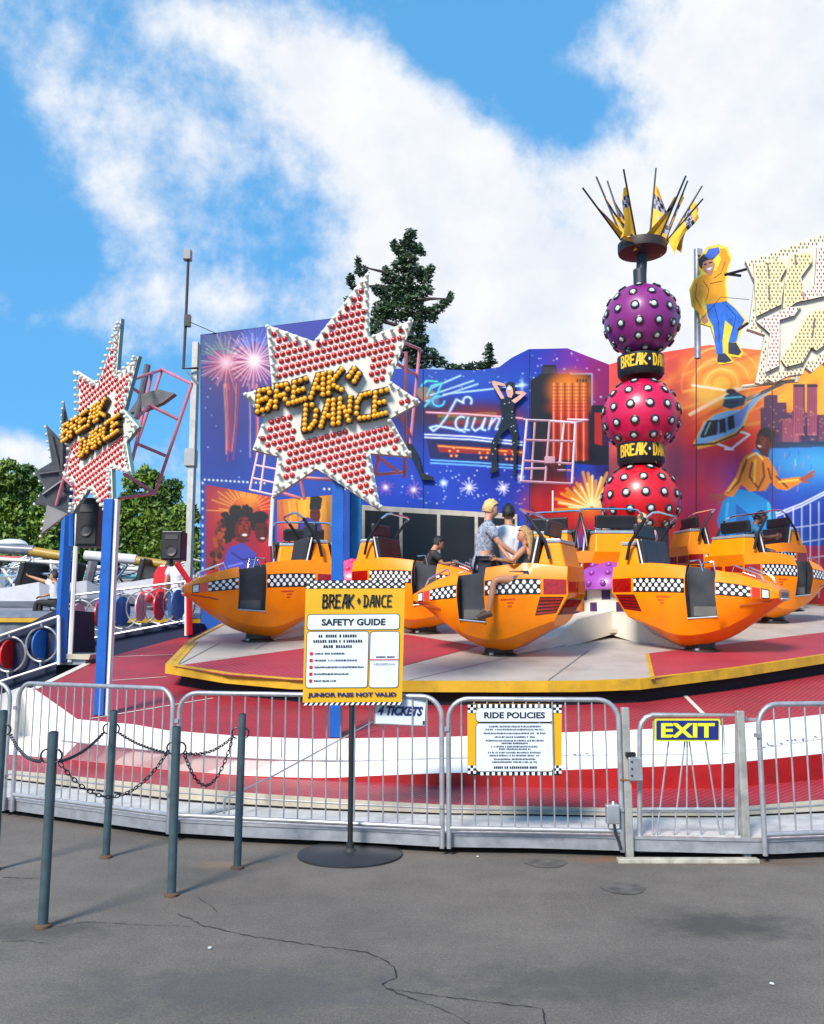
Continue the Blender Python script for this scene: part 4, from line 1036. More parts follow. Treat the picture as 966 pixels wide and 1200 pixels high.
# mast, dish, flags
m0 = ax[2] + Vector((0, 0, BR * .95)); dc = P(753, 294, TY)
MB().tube(m0 - Vector((0, 0, .1)), dc, .105, 16).build('mast', mat('mast_grey', (.025, .032, .042, 1), .45), tower, True)
MB().tube(m0 - Vector((0, 0, .05)), m0 + Vector((0, 0, .35)), .13, 16).build('mast_sleeve', mat('mast_grey', (.025, .032, .042, 1), .45), tower, True)
MB().lathe([(.06, -.10), (.47, -.04), (.48, .0), (.48, .14), (.46, .15)], dc, 36).build('dish', mat('dish_brown', (.035, .022, .022, 1), .5), tower, True)
FLY = [mat('flag_yellow', (.72, .38, .01, 1), .6, var=.15, scale=8), INK, mat('flag_lilac', (.30, .28, .38, 1), .6)]
tips = [(683, 220, -.85), (699, 207, .4), (731, 198, -1.0), (769, 197, .9), (804, 206, -.7), (823, 218, .3), (824, 233, -.3), (806, 212, .95), (712, 212, .9)]
dk = Vector((dc.x, dc.y, dc.z + .12))
for i, (px, py, dy) in enumerate(tips):
    tip = P(px, py, TY + dy * .75); d = tip - dk; base = dk + Vector((d.x * .36, d.y * .36, 0)); 
    pole = MB().path([base, tip], [.022, .018], 6).build('flagpole', BLACK, tower, True)
    L = (tip - base).length; ud = (tip - base).normalized(); r = random.Random(i * 3 + 1); side_ = 1 if d.x < 0 else -1
    mb = MB(); nn = 12; mm = 5; s0 = r.uniform(.55, .68); wmax = r.uniform(.34, .48)
    hd = Vector(((1 if i % 2 else -1) * r.uniform(.5, .9), r.uniform(-.5, .1), -.5)).normalized(); g0 = len(mb.v); ph = r.uniform(0, 6)
    if i in (0, 1): hd = Vector((.75, -.3, -.6)).normalized()
    if i >= 5: hd = Vector((.5 - .25 * (i % 4), -.5, -.7)).normalized()
    for a in range(nn + 1):
        u = a / nn; P0 = base.lerp(tip, .10 + (s0 + .08) * u)
        for b in range(mm + 1):
            v = b / mm; wv = wmax * (1 - .75 * u) * 1.25
            mb.v.append(tuple(P0 + hd * (wv * v * (1.0 + .25 * math.sin(ph + 5 * u))) + Vector((math.sin(9 * v + ph + 3 * u) * .035 * v, math.cos(8 * v + ph + 2 * u) * .06 * v, -.10 * v * u))))
    for a in range(nn):
        for b in range(mm):
            q = g0 + a * (mm + 1) + b; mb.f.append((q, q + 1, q + mm + 2, q + mm + 1))
            k = 0
            if 7 <= a <= 9: k = 1 if (a + b) % 2 else 2
            elif b >= 2 and 3 <= a <= 5 and i % 2: k = 2 if (a + b) % 2 else 1
            mb.m.append(k)
    mb.build('flag', FLY, pole, True, ang=80)
# ================================================================= star signs
RB = MB().sphere((0, 0, 0), .027, 8, 4, (1, 1, .8), zmin=0); RB.tube((0, 0, -.01), (0, 0, .004), .0285, 8, mi=0)
WB = MB().tube((0, 0, -.005), (0, 0, .035), .013, 6); WB.sphere((0, 0, .045), .024, 7, 5)
YB_ = MB().sphere((0, 0, 0), .027, 8, 5)
REDB = mat('red_reflector', (.50, .006, .012, 1), .18, coat=.6); WHB = mat('bulb_white', (.70, .72, .64, 1), .25, coat=.4, var=.3, scale=20); YLB = mat('yellow_bulb', (.80, .36, .008, 1), .22, coat=.5, var=.15, scale=9)
def inside(x, y, pts):
    r_ = False; n = len(pts)
    for i in range(n):
        xa, ya = pts[i]; xb, yb = pts[(i + 1) % n]
        if (ya > y) != (yb > y) and x < (xb - xa) * (y - ya) / (yb - ya) + xa: r_ = not r_
    return r_
def edged(x, y, pts):
    m_ = 1e9; n = len(pts)
    for i in range(n):
        xa, ya = pts[i]; xb, yb = pts[(i + 1) % n]; dx, dy = xb - xa, yb - ya; t_ = max(0, min(1, ((x - xa) * dx + (y - ya) * dy) / (dx * dx + dy * dy)))
        m_ = min(m_, math.hypot(x - xa - t_ * dx, y - ya - t_ * dy))
    return m_
def star_sign(root, outline, p0, nrm, thick, texts, face, edge, step=(.061, .070), tilt=.27, limit=100, bulbs=True, cut=()):
    nrm = nrm.normalized(); rt = Vector((0, 0, 1)).cross(nrm).normalized(); up = nrm.cross(rt)
    def uv(px, py): q = onplane(px, py, p0, nrm) - p0; return q.dot(rt), q.dot(up)
    W_ = lambda u, v, l=0: p0 + rt * u + up * v + nrm * l
    o2 = [uv(*q) for q in outline]
    pan = MB().prism([W_(u, v) for u, v in o2], -nrm * thick, 0, 1).build('star_panel', [face, edge], root)
    if not bulbs: return W_, uv, o2, pan
    qn = nrm.to_track_quat('Z', 'Y')
    # white bulbs along the border
    wl = mesh_of(WB, 'border_bulb', WHB); pl = []
    n = len(o2)
    for i in range(n):
        a = Vector(o2[i]); b = Vector(o2[(i + 1) % n]); L = (b - a).length; k = max(2, int(L / .085)); d = (b - a) / L; inn = Vector((-d.y, d.x))
        if not inside(*((a + b) / 2 + inn * .02), o2): inn = -inn
        for j in range(k):
            q = a + d * L * (j + .3) / k + inn * .028
            if inside(q.x, q.y, o2): pl.append((W_(q.x, q.y), qn))
    many('border_bulb', wl, pan, pl, limit)
    # red reflectors in slanted rows, leaving room for the lettering
    rl = mesh_of(RB, 'red_reflector', REDB); pl = []
    bands = []
    for (s_, A, B, C) in texts:
        a, b, c = Vector(uv(*A)), Vector(uv(*B)), Vector(uv(*C)); bands.append((a, b - a, c - a))
    us = [q[0] for q in o2]; vs = [q[1] for q in o2]; c_, n_ = math.cos(tilt), math.sin(tilt)
    i = 0
    yy = -3.
    while yy < 3:
        xx = -3. + (i % 2) * step[0] * .5
        while xx < 3:
            u = xx * c_ - yy * n_; v = xx * n_ + yy * c_
            if inside(u, v, o2) and edged(u, v, o2) > .056:
                ok = True
                for a, e1, e2 in bands:
                    det = e1.x * e2.y - e1.y * e2.x; d = Vector((u, v)) - a; s1 = (d.x * e2.y - d.y * e2.x) / det; s2 = (e1.x * d.y - e1.y * d.x) / det
                    mm = .085 / e1.length; m2 = .08 / e2.length
                    if -mm < s1 < 1 + mm and -m2 < s2 < 1 + m2: ok = False
                if ok: pl.append((W_(u, v, .004), qn))
            xx += step[0]
        yy += step[1]; i += 1
    pl.sort(key=lambda q: (q[0] - p0).length); many('red_reflector', rl, pan, pl, limit)
    # raised letters studded with yellow bulbs
    yl = mesh_of(YB_, 'yellow_bulb', YLB)
    for (s_, A, B, C) in texts:
        a, b, c = Vector(uv(*A)), Vector(uv(*B)), Vector(uv(*C)); e1, e2 = b - a, c - a
        for ch_i, ch in enumerate(s_):
            n_ch = len(s_); x0 = ch_i / n_ch + .01; wch = 1 / n_ch * .74
            lines = GL[ch] if ch != '*' else [[(.1, .45), (.45, .9), (.8, .5), (.5, .05), (.1, .45)]]
            slab = MB(); pts_b = []
            for ln in lines:
                q = [a + e1 * (x0 + wch * min(1, x_ / .8)) + e2 * (y_ * .96 + .02) for x_, y_ in ln]
                for A_, B_ in zip(q, q[1:]):
                    d = (B_ - A_); L = d.length
                    if L < 1e-4: continue
                    d /= L; nn = Vector((-d.y, d.x)) * .036; ex = d * .02
                    slab.prism([W_(*(A_ - ex - nn), .012), W_(*(B_ + ex - nn), .012), W_(*(B_ + ex + nn), .012), W_(*(A_ - ex + nn), .012)], nrm * (.052 + random.random() * .006))
                    k = max(1, round(L / .047))
                    for j in range(k + 1):
                        pp = A_ + d * L * j / k
                        if all((pp - z_).length > .036 for z_ in pts_b): pts_b.append(pp)
            lt = slab.build('letter', mat('letter_black', (.03, .012, .004, 1), .5), pan)
            for pp in pts_b: inst('yellow_bulb', yl, lt, W_(pp.x, pp.y, .078), None)
    return W_, uv, o2, pan
STARW = mat('star_white', rgb(236, 228, 214), .45, var=.05, dirt=.15); STARE = mat('star_edge', (.30, .30, .28, 1), .5, dirt=.3); STARD = mat('star_back_grey', (.085, .085, .095, 1), .45, var=.3, dirt=.2, scale=9)
out1 = [(432, 317), (434, 394), (485, 374), (457, 446), (493, 471), (458, 490), (483, 535), (434, 531), (447, 599), (371, 549), (319, 583), (327, 535), (296, 527), (309, 491), (284.5, 461), (319, 453), (312, 380), (368, 400)]
YS = RED(393.5, 864).y - .14
s1 = thing('star_sign', 'large white star sign with red reflectors and yellow bulb lettering, facing the front', 'sign', P(393, 864, YS + .15), 0, 'star signs on blue posts')
star_sign(s1, out1, P(390, 460, YS), Vector((.04, -1, -.05)), .12, [('BREAK', (302, 485), (405, 458), (303, 460)), ('*', (407, 452), (425, 448), (408, 434)), ('DANCE', (355, 506), (458, 486), (356, 477))], STARW, STARE)
# the little diamond after BREAK
BLUESIDE = [BLUEP, mat('post_side_white', rgb(210, 214, 222), .4)]
pb = RED(393.5, 864); pt = P(393, 560, pb.y)
MB().box((pb.x, pb.y, (pb.z + pt.z + .5) / 2), (.115, .10, pt.z + .5 - pb.z)).build('post', BLUEP, s1, bevel=.006)
def pipes(name, root, segs, r=.02, m=PINKP, parent=None):
    for a, b in segs: MB().tube(P(*a), P(*b), r, 8).build(name, m, parent or root, True)
fr1 = [((470, 400, 9.3), (492, 409, 10.2)), ((492, 409, 10.2), (481, 520, 10.2)), ((470, 400, 9.3), (462, 424, 9.2)), ((476, 412, 9.3), (474, 560, 9.6)), ((455, 460, 9.2), (481, 510, 10.2)), ((462, 424, 9.2), (489, 440, 10.2)),
       ((444, 533, 9.2), (440, 556, 9.6)), ((440, 556, 9.6), (476, 553, 10.0)), ((476, 553, 10.0), (474, 534, 9.8)), ((440, 533, 9.2), (466, 552, 9.8)), ((425, 564, 9.4), (357, 560, 9.6)), ((357, 585, 9.5), (352, 560, 9.5)), ((352, 584, 9.5), (332, 578, 9.5)), ((332, 578, 9.5), (345, 560, 9.5))]
pipes('frame_pipe', s1, fr1, .019)
lad = thing('steel_ladder_frame', 'small pale pink ladder frame below the left tips of the front star', 'frame', P(308, 578, 9.8))
pipes('ladder_rail', lad, [((303, 527, 9.8), (293, 574, 9.8)), ((327, 533, 9.8), (320, 580, 9.8)), ((311, 532, 9.8), (305, 577, 9.8))], .013, PINKW)
pipes('ladder_rung', lad, [((299, 545, 9.8), (325, 550, 9.8)), ((296, 560, 9.8), (322, 566, 9.8)), ((293, 574, 9.8), (320, 580, 9.8))], .012, PINKW)
tt_ = tag(MB().tube(P(320, 582, 9.82), P(317, 640, 9.82), .022, 8).build('hanging_post', WHITE, None, True), 'thin white and red post under the left tip of the front star', 'post')
# ---- left pair of stars
out2 = [(142, 373), (136.5, 440), (162.5, 417), (146, 480), (163, 500), (148, 518), (154.5, 556), (131, 549), (133, 611), (105, 572), (84, 602), (87, 568), (77, 557), (83, 530), (75, 505), (91, 492), (90.6, 434), (115, 449)]
c2 = P(120, 500, 10.9); n2 = Vector((-math.sin(math.radians(40)), -math.cos(math.radians(40)), -.03))
s2 = thing('star_sign', 'red star sign with yellow bulb lettering at the far left, turned sideways', 'sign', P(115, 830, 11), 0, 'star signs on blue posts')
star_sign(s2, out2, c2, n2, .05, [('BREAK', (79, 519), (131, 487), (80, 500)), ('DANCE', (99, 537), (147, 505), (100, 518))], STARW, mat('star_edge_teal', (.12, .26, .26, 1), .4), step=(.07, .078), tilt=.3)
for px, py, Yp, w_ in ((120, 838, None, .10),):
    pb = RED(px - 6, py); pt = P(px + 4, 585, pb.y)
    MB().box((pb.x + .03, pb.y, (pb.z + pt.z) / 2), (.105, .12, pt.z - pb.z)).build('post', BLUEP, s2, bevel=.006)
    MB().box((pb.x + .105, pb.y + .02, (pb.z + pt.z) / 2), (.035, .10, pt.z - pb.z)).build('post_cover', WHITE, s2)
pb = P(70, 776, 13.2); pt = P(80, 592, 13.2)
MB().tube(pb, pt, .09, 4).build('post', BLUEP, s2); MB().tube(pb + Vector((.13, .04, 0)), pt + Vector((.13, .04, 0)), .035, 6).build('post_cover', WHITE, s2)
pipes('frame_pipe', s2, [((155, 445, 11.2), (190, 433, 12.2)), ((190, 433, 12.2), (225, 450, 11.4)), ((225, 450, 11.4), (182, 578, 11.6)), ((190, 433, 12.2), (152, 545, 12.0)), ((178, 438, 11.8), (155, 540, 11.6)), ((176, 475, 11.6), (208, 491, 11.6)),
     ((161, 520, 11.6), (194, 534, 11.6)), ((140, 584, 11.4), (182, 578, 11.6)), ((145, 555, 11.6), (182, 578, 11.6)), ((152, 452, 11.2), (163, 460, 11.4)), ((160, 490, 11.2), (176, 475, 11.6)), ((75, 560, 11.6), (86, 570, 11.3)), ((83, 530, 11.8), (66, 592, 12.0))], .022)
sp = MB(); sp.prism([P(x, y, 11.7) for x, y in ((165, 462), (186, 456), (205, 461), (190, 472), (170, 480), (150, 484))], (0, .12, 0)); sp.build('floodlight_box', STARD, s2)
MB().tube(P(173, 428, 11.8), P(160, 490, 11.7), .045, 8).build('lamp_tube', STARD, s2, True)
out3 = [(75, 468), (84, 512), (100, 470), (100, 596), (80, 601), (48, 627), (56, 592), (41, 589), (53, 570), (41, 553), (61, 541), (54, 497), (71, 515)]
s3 = thing('star_sign', 'dark grey back of a second star sign behind the red one at the far left', 'sign', P(80, 775, 12.2))
W3, uv3, o3, pan3 = star_sign(s3, out3, P(70, 550, 12.0), Vector((.45, -1, 0)), .12, [], STARD, mat('star_edge_b', (.3, .3, .3, 1), .5), bulbs=False)
q3 = Vector((.45, -1, 0)).normalized(); wl = mesh_of(WB, 'border_bulb', WHB); pl = []
for i in range(len(o3)):
    a, b = Vector(o3[i]), Vector(o3[(i + 1) % len(o3)])
    k = max(1, int((b - a).length / .09))
    for j in range(k): q = a.lerp(b, j / k); pl.append((W3(q.x, q.y, -.13), (-q3).to_track_quat('Z', 'Y')))
many('border_bulb', wl, pan3, pl, 100)
for q in (((74, 480), (72, 560)), ((60, 510), (75, 575)), ((84, 520), (80, 590)), ((50, 580), (78, 560)), ((46, 556), (76, 552))):
    a, b = uv3(*q[0]), uv3(*q[1]); MB().tube(W3(*a, .02), W3(*b, .02), .018, 6).build('stiffener', STARD, pan3, True)
MB().prism([W3(*uv3(x, y), .004) for x, y in ((55, 592), (79, 602), (49, 625))], q3 * .01).build('pale_tip_panel', mat('tip_grey', (.33, .31, .31, 1), .5), pan3)
a, b = uv3(86, 592), uv3(86, 592); MB().tube(P(84, 560, 12.1), P(84, 640, 12.1), .04, 8).build('post', BLUEP, s3, True)
# loudspeakers
def speaker(label, px0, py0, px1, py1, Y, lean=0):
    a = P(px0, py1, Y); b = P(px1, py0, Y); c = (a + b) / 2
    t = thing('loudspeaker', label, 'loudspeaker', (c.x, Y, a.z), 0, 'black loudspeakers near the stars')
    w_, h_ = b.x - a.x, b.z - a.z
    MB().box((c.x, Y + .18, c.z), (w_, .34, h_)).build('cabinet', BLACK, t, bevel=.015)
    MB().box((c.x, Y + .0, c.z), (w_ * .86, .02, h_ * .9)).build('grille', mat('speaker_cloth', (.025, .025, .028, 1), .8, bump=.4, bscale=120), t)
    MB().lathe([(w_ * .30, 0), (w_ * .27, .02), (w_ * .1, -.01)], (c.x, Y - .012, c.z - h_ * .18), 20, axis=Matrix.Rotation(PI / 2, 3, 'X')).build('woofer', mat('cone', (.045, .045, .05, 1), .5), t, True)
    MB().box((c.x, Y - .012, c.z + h_ * .28), (w_ * .6, .02, h_ * .16)).build('horn', mat('cone', (.045, .045, .05, 1), .5), t)
    return t
speaker('tall black loudspeaker hung between the blue posts under the left stars', 87, 583, 116, 640, 11.6)
s_ = speaker('black loudspeaker on a pole at the left corner of the painted wall', 188, 622, 214, 656, 15.0)
MB().tube(P(201, 656, 15.1), P(201, 664, 15.1), .03, 8).build('bracket', BLACK, s_, True)
# ================================================================= bulb sign at the right edge
YG2 = 15.5
bs = thing('bulb_letter_sign', 'huge cream sign board studded with bulbs, cut by the right edge of the photo', 'sign', P(930, 440, YG2))
nb = Vector((-.22, -1, -.04)).normalized(); pb0 = P(930, 360, YG2)
fb = lambda l: (lambda x, y: onplane(x, y, pb0, nb) + nb * l)
outb = [(874, 305.5), (966, 273), (1075, 234), (1075, 385), (1040, 400), (1000, 409), (985, 424), (980, 420), (972, 432), (966, 424), (952, 436), (944, 430), (941, 438), (925, 440), (908, 448), (900, 444), (893, 450), (886, 448), (897, 392), (876, 385), (879, 378), (885, 330)]
CREAMS = mat('bulb_board', rgb(240, 228, 205), .45, var=.04, dirt=.1)
pn = MB().prism([fb(0)(x, y) for x, y in outb], -nb * .16, 0, 0).build('board', CREAMS, bs)
LETY = mat('letter_cream', rgb(244, 226, 178), .45, var=.04); LETR = mat('letter_pale', rgb(244, 228, 212), .45, var=.04)
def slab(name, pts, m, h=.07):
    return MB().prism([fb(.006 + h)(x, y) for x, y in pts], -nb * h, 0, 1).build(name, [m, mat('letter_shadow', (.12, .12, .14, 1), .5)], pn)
# raised block letters
Bl = [[(883, 312), (898, 308), (906, 304), (919, 306), (921, 315), (914, 328), (917, 340), (915, 358), (886, 372), (884, 340)],
      [(926, 302), (944, 296), (951, 299), (951, 308), (938, 326), (944, 352), (932, 356), (924, 362), (917, 363), (919, 330)],
      ]
El = [(957, 291), (1000, 276), (1000, 286), (970, 297), (970, 313), (992, 306), (992, 316), (970, 324), (968, 340), (998, 330), (998, 341), (940, 354), (938, 344), (954, 336)]
Tl = [(886, 378), (922, 362), (938, 360), (930, 371), (913, 376), (913, 412), (912, 430), (897, 437), (902, 392), (893, 384)]
Al = [(945, 371), (962, 362), (968, 364), (966, 405), (956, 412), (950, 408), (940, 426), (921, 431), (915, 423)]
A2 = [(975, 362), (990, 354), (1010, 350), (1012, 400), (972, 415)]
ls = [slab('letter', q, LETY) for q in Bl] + [slab('letter', El, LETR), slab('letter', Tl, LETR), slab('letter', Al, LETY), slab('letter', A2, LETY)]
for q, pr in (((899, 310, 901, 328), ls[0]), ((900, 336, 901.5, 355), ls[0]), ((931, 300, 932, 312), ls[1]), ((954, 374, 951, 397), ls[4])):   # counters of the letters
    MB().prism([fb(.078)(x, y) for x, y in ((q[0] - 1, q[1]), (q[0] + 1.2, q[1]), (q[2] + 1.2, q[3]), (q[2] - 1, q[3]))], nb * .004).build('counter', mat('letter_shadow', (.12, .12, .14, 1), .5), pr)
BB = MB().sphere((0, 0, 0), .016, 6, 4, (1, 1, 1.2)); wbm = mesh_of(BB, 'bulb', mat('bulb_amber', (.42, .30, .12, 1), .3, coat=.3)); BB2 = MB().sphere((0, 0, 0), .014, 6, 4, (1, 1, 1.2)); rbm = mesh_of(BB2, 'bulb', mat('bulb_red', (.75, .03, .03, 1), .3, coat=.3))
pw = []; pr_ = []; polysY = Bl + [Al, A2]; polysR = [El, Tl]
yy = 236.
while yy < 448:
    xx = 874 + (int(yy / 4.4) % 2) * 2.6
    while xx < 1070:
        y2 = yy - (xx - 920) * .0; 
        if inside(xx, y2, outb) and edged(xx, y2, outb) > 1.2:
            if any(inside(xx, y2, q) and edged(xx, y2, q) > 1.0 for q in polysR): pr_.append((fb(.085)(xx, y2), None))
            elif any(inside(xx, y2, q) and edged(xx, y2, q) > 1.0 for q in polysY): pw.append((fb(.085)(xx, y2), None))
            elif edged(xx, y2, outb) < 9 and not any(edged(xx, y2, q) < 2 for q in polysR + polysY): pw.append((fb(.014)(xx, y2), None))
        xx += 4.6
    yy += 4.1
many('bulb', wbm, pn, pw, 100); many('red_bulb', rbm, pn, pr_, 100)
for a, b in (((915, 440, 15.7), (932, 437, 15.7)), ((870, 453, 16.2), (934, 446, 15.7)), ((876, 468, 16.4), (918, 449, 15.7)), ((934, 436, 15.6), (934, 448, 15.6))):
    MB().tube(P(*a), P(*b), .035, 8).build('support_bar', mat('support_beige', rgb(200, 190, 165), .5), bs, True)
for a, b in (((850, 322, 16.3), (880, 314, 15.8)), ((868, 323, 16.5), (852, 321, 16.3)), ((866, 386, 16.4), (876, 379, 15.7))):
    MB().tube(P(*a), P(*b), .028, 8).build('bracket', BLACK, bs, True)
tag(MB().path([P(817, 380, 17), P(845, 348, 16.8), P(878, 351, 15.8)], .006, 5).build('cable', BLACK), 'thin cable between the cut-out dancer and the bulb sign', 'cable')
# ================================================================= cut-out dancer standing on the wall
YC = 18.0
cd = thing('cutout_dancer', 'flat cut-out of a dancer in a yellow sweatshirt and blue jeans above the wall', 'cut-out figure', P(850, 425, YC))
fc = lambda l: (lambda x, y: P(x, y, YC - l))
def Z(pts): return [(660 + x / 3.157, 180 + y / 3.157) for x, y in pts]
co = Z([(533, 345), (575, 335), (608, 345), (625, 385), (612, 430), (605, 480), (612, 545), (650, 580), (680, 615), (660, 660), (645, 700), (668, 735), (655, 755), (620, 750), (632, 772), (575, 780), (565, 700), (548, 640), (512, 630), (505, 590), (478, 560), (470, 500), (485, 465), (510, 445), (500, 400), (512, 375)])
cut = MB().prism([fc(0)(x, y) for x, y in co], (0, .05, 0)).build('cut_out_board', mat('cutout_yellow_edge', (.75, .60, .05, 1), .45), cd)
def lay(name, pts, m, l=.004): return MB().poly([fc(l)(x, y) for x, y in Z(pts)]).build(name, m, cut)
SWT = mat('paint_sweatshirt', (.78, .34, .01, 1), .45, var=.2, scale=3); JEAN = mat('paint_jeans', (.03, .14, .58, 1), .45, var=.3, scale=5); SKIN1 = mat('paint_skin', (.50, .22, .13, 1), .45); CAPB = mat('paint_cap', (.05, .12, .55, 1), .45, var=.3)
lay('painted_jeans', [(530, 555), (605, 545), (640, 575), (672, 615), (650, 660), (642, 695), (612, 700), (628, 640), (600, 615), (590, 690), (592, 740), (568, 742), (556, 640), (535, 600)], JEAN)
lay('painted_sweatshirt', [(512, 452), (540, 440), (568, 430), (585, 390), (572, 350), (600, 352), (618, 388), (605, 430), (597, 480), (606, 545), (530, 558), (518, 520), (512, 560), (530, 595), (515, 602), (485, 560), (475, 505), (488, 468)], SWT, .007)
lay('painted_neck', [(530, 438), (556, 436), (550, 450), (535, 450)], SKIN1, .009)
lay('painted_face', [(512, 398), (548, 388), (562, 405), (556, 432), (540, 443), (522, 434), (514, 415)], SKIN1, .011)
lay('painted_hair', [(500, 392), (520, 372), (552, 372), (556, 390), (535, 393), (518, 402), (514, 425), (502, 412)], mat('paint_hair', (.02, .015, .02, 1), .5), .013)
lay('painted_cap', [(524, 378), (540, 352), (576, 346), (580, 362), (560, 384), (540, 390)], CAPB, .015)
lay('painted_hand', [(512, 600), (530, 596), (538, 618), (522, 630), (514, 618)], SKIN1, .009)
lay('painted_shoe', [(572, 742), (600, 738), (625, 765), (600, 772), (572, 770)], mat('paint_shoe', (.03, .04, .08, 1), .5), .009)
lay('painted_shoe', [(612, 700), (640, 698), (660, 732), (650, 745), (612, 738)], mat('paint_shoe', (.03, .04, .08, 1), .5), .009)
lay('painted_smile', [(531, 425), (552, 419), (546, 430), (536, 431)], WCHK, .013)
mb = MB()
for q in ([(522, 410), (532, 407)], [(540, 404), (551, 402)]):
    a, b = [fc(.013)(*z) for z in Z(q)]; mb.tube(a, b, .012, 4)
mb.build('painted_eyes', INK, cut)
for q in ([(520, 470), (540, 500), (532, 540)], [(600, 400), (585, 440), (560, 460)], [(560, 560), (575, 620), (578, 700)], [(605, 560), (640, 600), (630, 650)], [(545, 480), (590, 470)], [(495, 480), (490, 530), (512, 570)]):
    pts = [fc(.012)(*z) for z in Z(q)]; MB().path(pts, .006, 4).build('painted_crease', mat('paint_shade', (.28, .10, .02, 1), .6) if q[0][1] < 500 and q[0][0] != 560 else mat('paint_navy', (.01, .03, .2, 1), .6), cut)
MB().tube(P(817, 292, 18.2), P(818, 420, 18.2), .065, 10).build('support_pole', STEEL, cd, True)
MB().box(P(820, 296, 18.15), (.10, .10, .14)).build('pole_head', STEEL, cd)
# ================================================================= painted back wall
YW = 17.6
wing_n = Vector((0, -1, 0)); wing_p = P(310, 560, YW)
fw = lambda l: (lambda x, y: onplane(x, y, wing_p, wing_n) + wing_n * l)
YM = 21.5
mid_p = P(550, 560, YM); fm = lambda l: (lambda x, y: onplane(x, y, mid_p, Vector((0, -1, 0))) + Vector((0, -l, 0)))
# right wing swings towards the viewer
a_ = P(714, 560, YM); rn = Vector((-.26, -1, 0)).normalized(); fr_ = lambda l: (lambda x, y: onplane(x, y, a_, rn) + rn * l)
bw = thing('painted_wall', 'tall back wall of the ride airbrushed with night city, fireworks and dancers', 'wall', (0, YM, 1.8))
WB_ = mat('wall_structure', rgb(196, 196, 190), .5, dirt=.3); WBB = mat('wall_blue_edge', (.01, .04, .20, 1), .5)
# ---- left wing
cv = Canvas(228, 365, 410, 760, .8); cv.gradv(390, (10, 74, 178), 740, (20, 120, 200))
cv.glow(250, 470, 60, 120, (4, 30, 130), .5); cv.glow(330, 420, 60, 50, (8, 70, 190), .4); cv.glow(270, 740, 60, 50, (30, 120, 190), .5)
for (x, y, c1, c2, sd_) in ((266, 425, (150, 30, 90), (240, 150, 170), 3), (298, 423, (190, 40, 120), (255, 225, 235), 8)):
    cv.glow(x, y + 6, 26, 24, c1, .75); cv.rays(x, y, 34, 3, 30, .9, c2, .55, seed=sd_); cv.rays(x, y, 16, 6, 36, .7, (255, 235, 220), .45, seed=sd_ + 1); cv.glow(x, y, 7, 7, (255, 240, 245), .9)
cv.rays(256, 415, 22, 6, 26, .8, (90, 170, 160), .5, seed=12, a0=PI, a1=2 * PI); cv.rays(300, 405, 20, 6, 26, .8, (120, 160, 230), .5, seed=13, a0=PI, a1=2 * PI)
r = random.Random(4)
for k in range(13):
    x = r.uniform(261, 282) if k < 8 else r.uniform(287, 303); x2 = 269 + (x - 271) * .45 if k < 8 else x + 1
    cv.line([(x, 450), ((x + x2) / 2 + 1, 495), (x2, r.uniform(525, 542))], .9, (220, 70, 90) if k % 2 else (250, 190, 170), .65)
cv.glow(274, 480, 12, 45, (150, 30, 80), .35)
cv.dots(26, 240, 395, 390, 560, seed=9, rmax=.9)
for x in range(240, 312, 5): cv.ell(x, 562 + (x - 240) * .06, 1.2, 1.2, (250, 250, 240))
for x in range(380, 408, 6): cv.ell(x, 573, 1.3, 1.3, (250, 250, 240))
for y in range(566, 700, 10): cv.ell(237.5, y, 1.1, 1.6, (235, 240, 250))
cv.mesh('mural_panel', fw(0), 235.5, 410, lambda x: 392 - (x - 240) * .125, lambda x: 748, bw)
mb = MB(); tp = [fw(.0)(235.5, 392.5), fw(.0)(410, 370.7)]; ro = Vector((0, .14, 0)); bt = [fw(0)(235.5, 748), fw(0)(410, 748)]
mb.poly([tp[0] + Vector((-.012, .01, .01)), tp[1] + Vector((0, .01, .01)), tp[1] + ro, tp[0] + ro]); mb.poly([tp[0] + ro, tp[1] + ro, bt[1] + ro, bt[0] + ro]); mb.poly([tp[0] + Vector((-.01, .005, .01)), tp[0] + ro, bt[0] + ro, bt[0] + Vector((-.01, .005, 0))]); mb.poly([tp[1] + Vector((.01, .0, 0)), tp[1] + ro, bt[1] + ro, bt[1] + Vector((.01, .0, 0))])
mb.build('panel_back', WBB, bw)
e = fw(0)(233, 400); eb = fw(0)(233, 748)
MB().box((e.x - .075, YW + .12, (e.z + eb.z) / 2), (.12, .22, e.z - eb.z)).build('corner_post', WB_, bw, bevel=.01)
MB().box((e.x - .10, YW + .10, e.z - 2.4), (.20, .28, .35)).build('corner_bracket', mat('bracket_grey', (.35, .34, .33, 1), .5), bw)
# posters
c2_ = Canvas(234, 560, 395, 700, .55); c2_.fill((176, 20, 92)); c2_.glow(294, 586, 30, 14, (250, 190, 60), .9); c2_.glow(272, 604, 22, 26, (225, 110, 40), .8); c2_.glow(312, 600, 10, 60, (230, 30, 50), .9)
c2_.rays(288, 600, 20, 18, 42, 1.0, (255, 210, 120), .5, seed=2, a0=PI, a1=2 * PI)
r = random.Random(2)
for k in range(110):    # curly hair
    t_ = r.uniform(2.3, 6.4); rr_ = r.uniform(.3, 1); c2_.ell(281 + 22 * rr_ * math.cos(t_), 618 + 26 * rr_ * math.sin(t_), r.uniform(2, 4.5), r.uniform(2, 4.5), r.choice([(38, 14, 12), (24, 8, 10), (66, 26, 14)]))
for k in range(46):
    y = r.uniform(612, 668); c2_.ell(262 - (y - 612) * .22 + r.uniform(-5, 6), y, r.uniform(2, 4), r.uniform(2.5, 5), r.choice([(150, 70, 22), (190, 100, 35), (90, 36, 14)]))
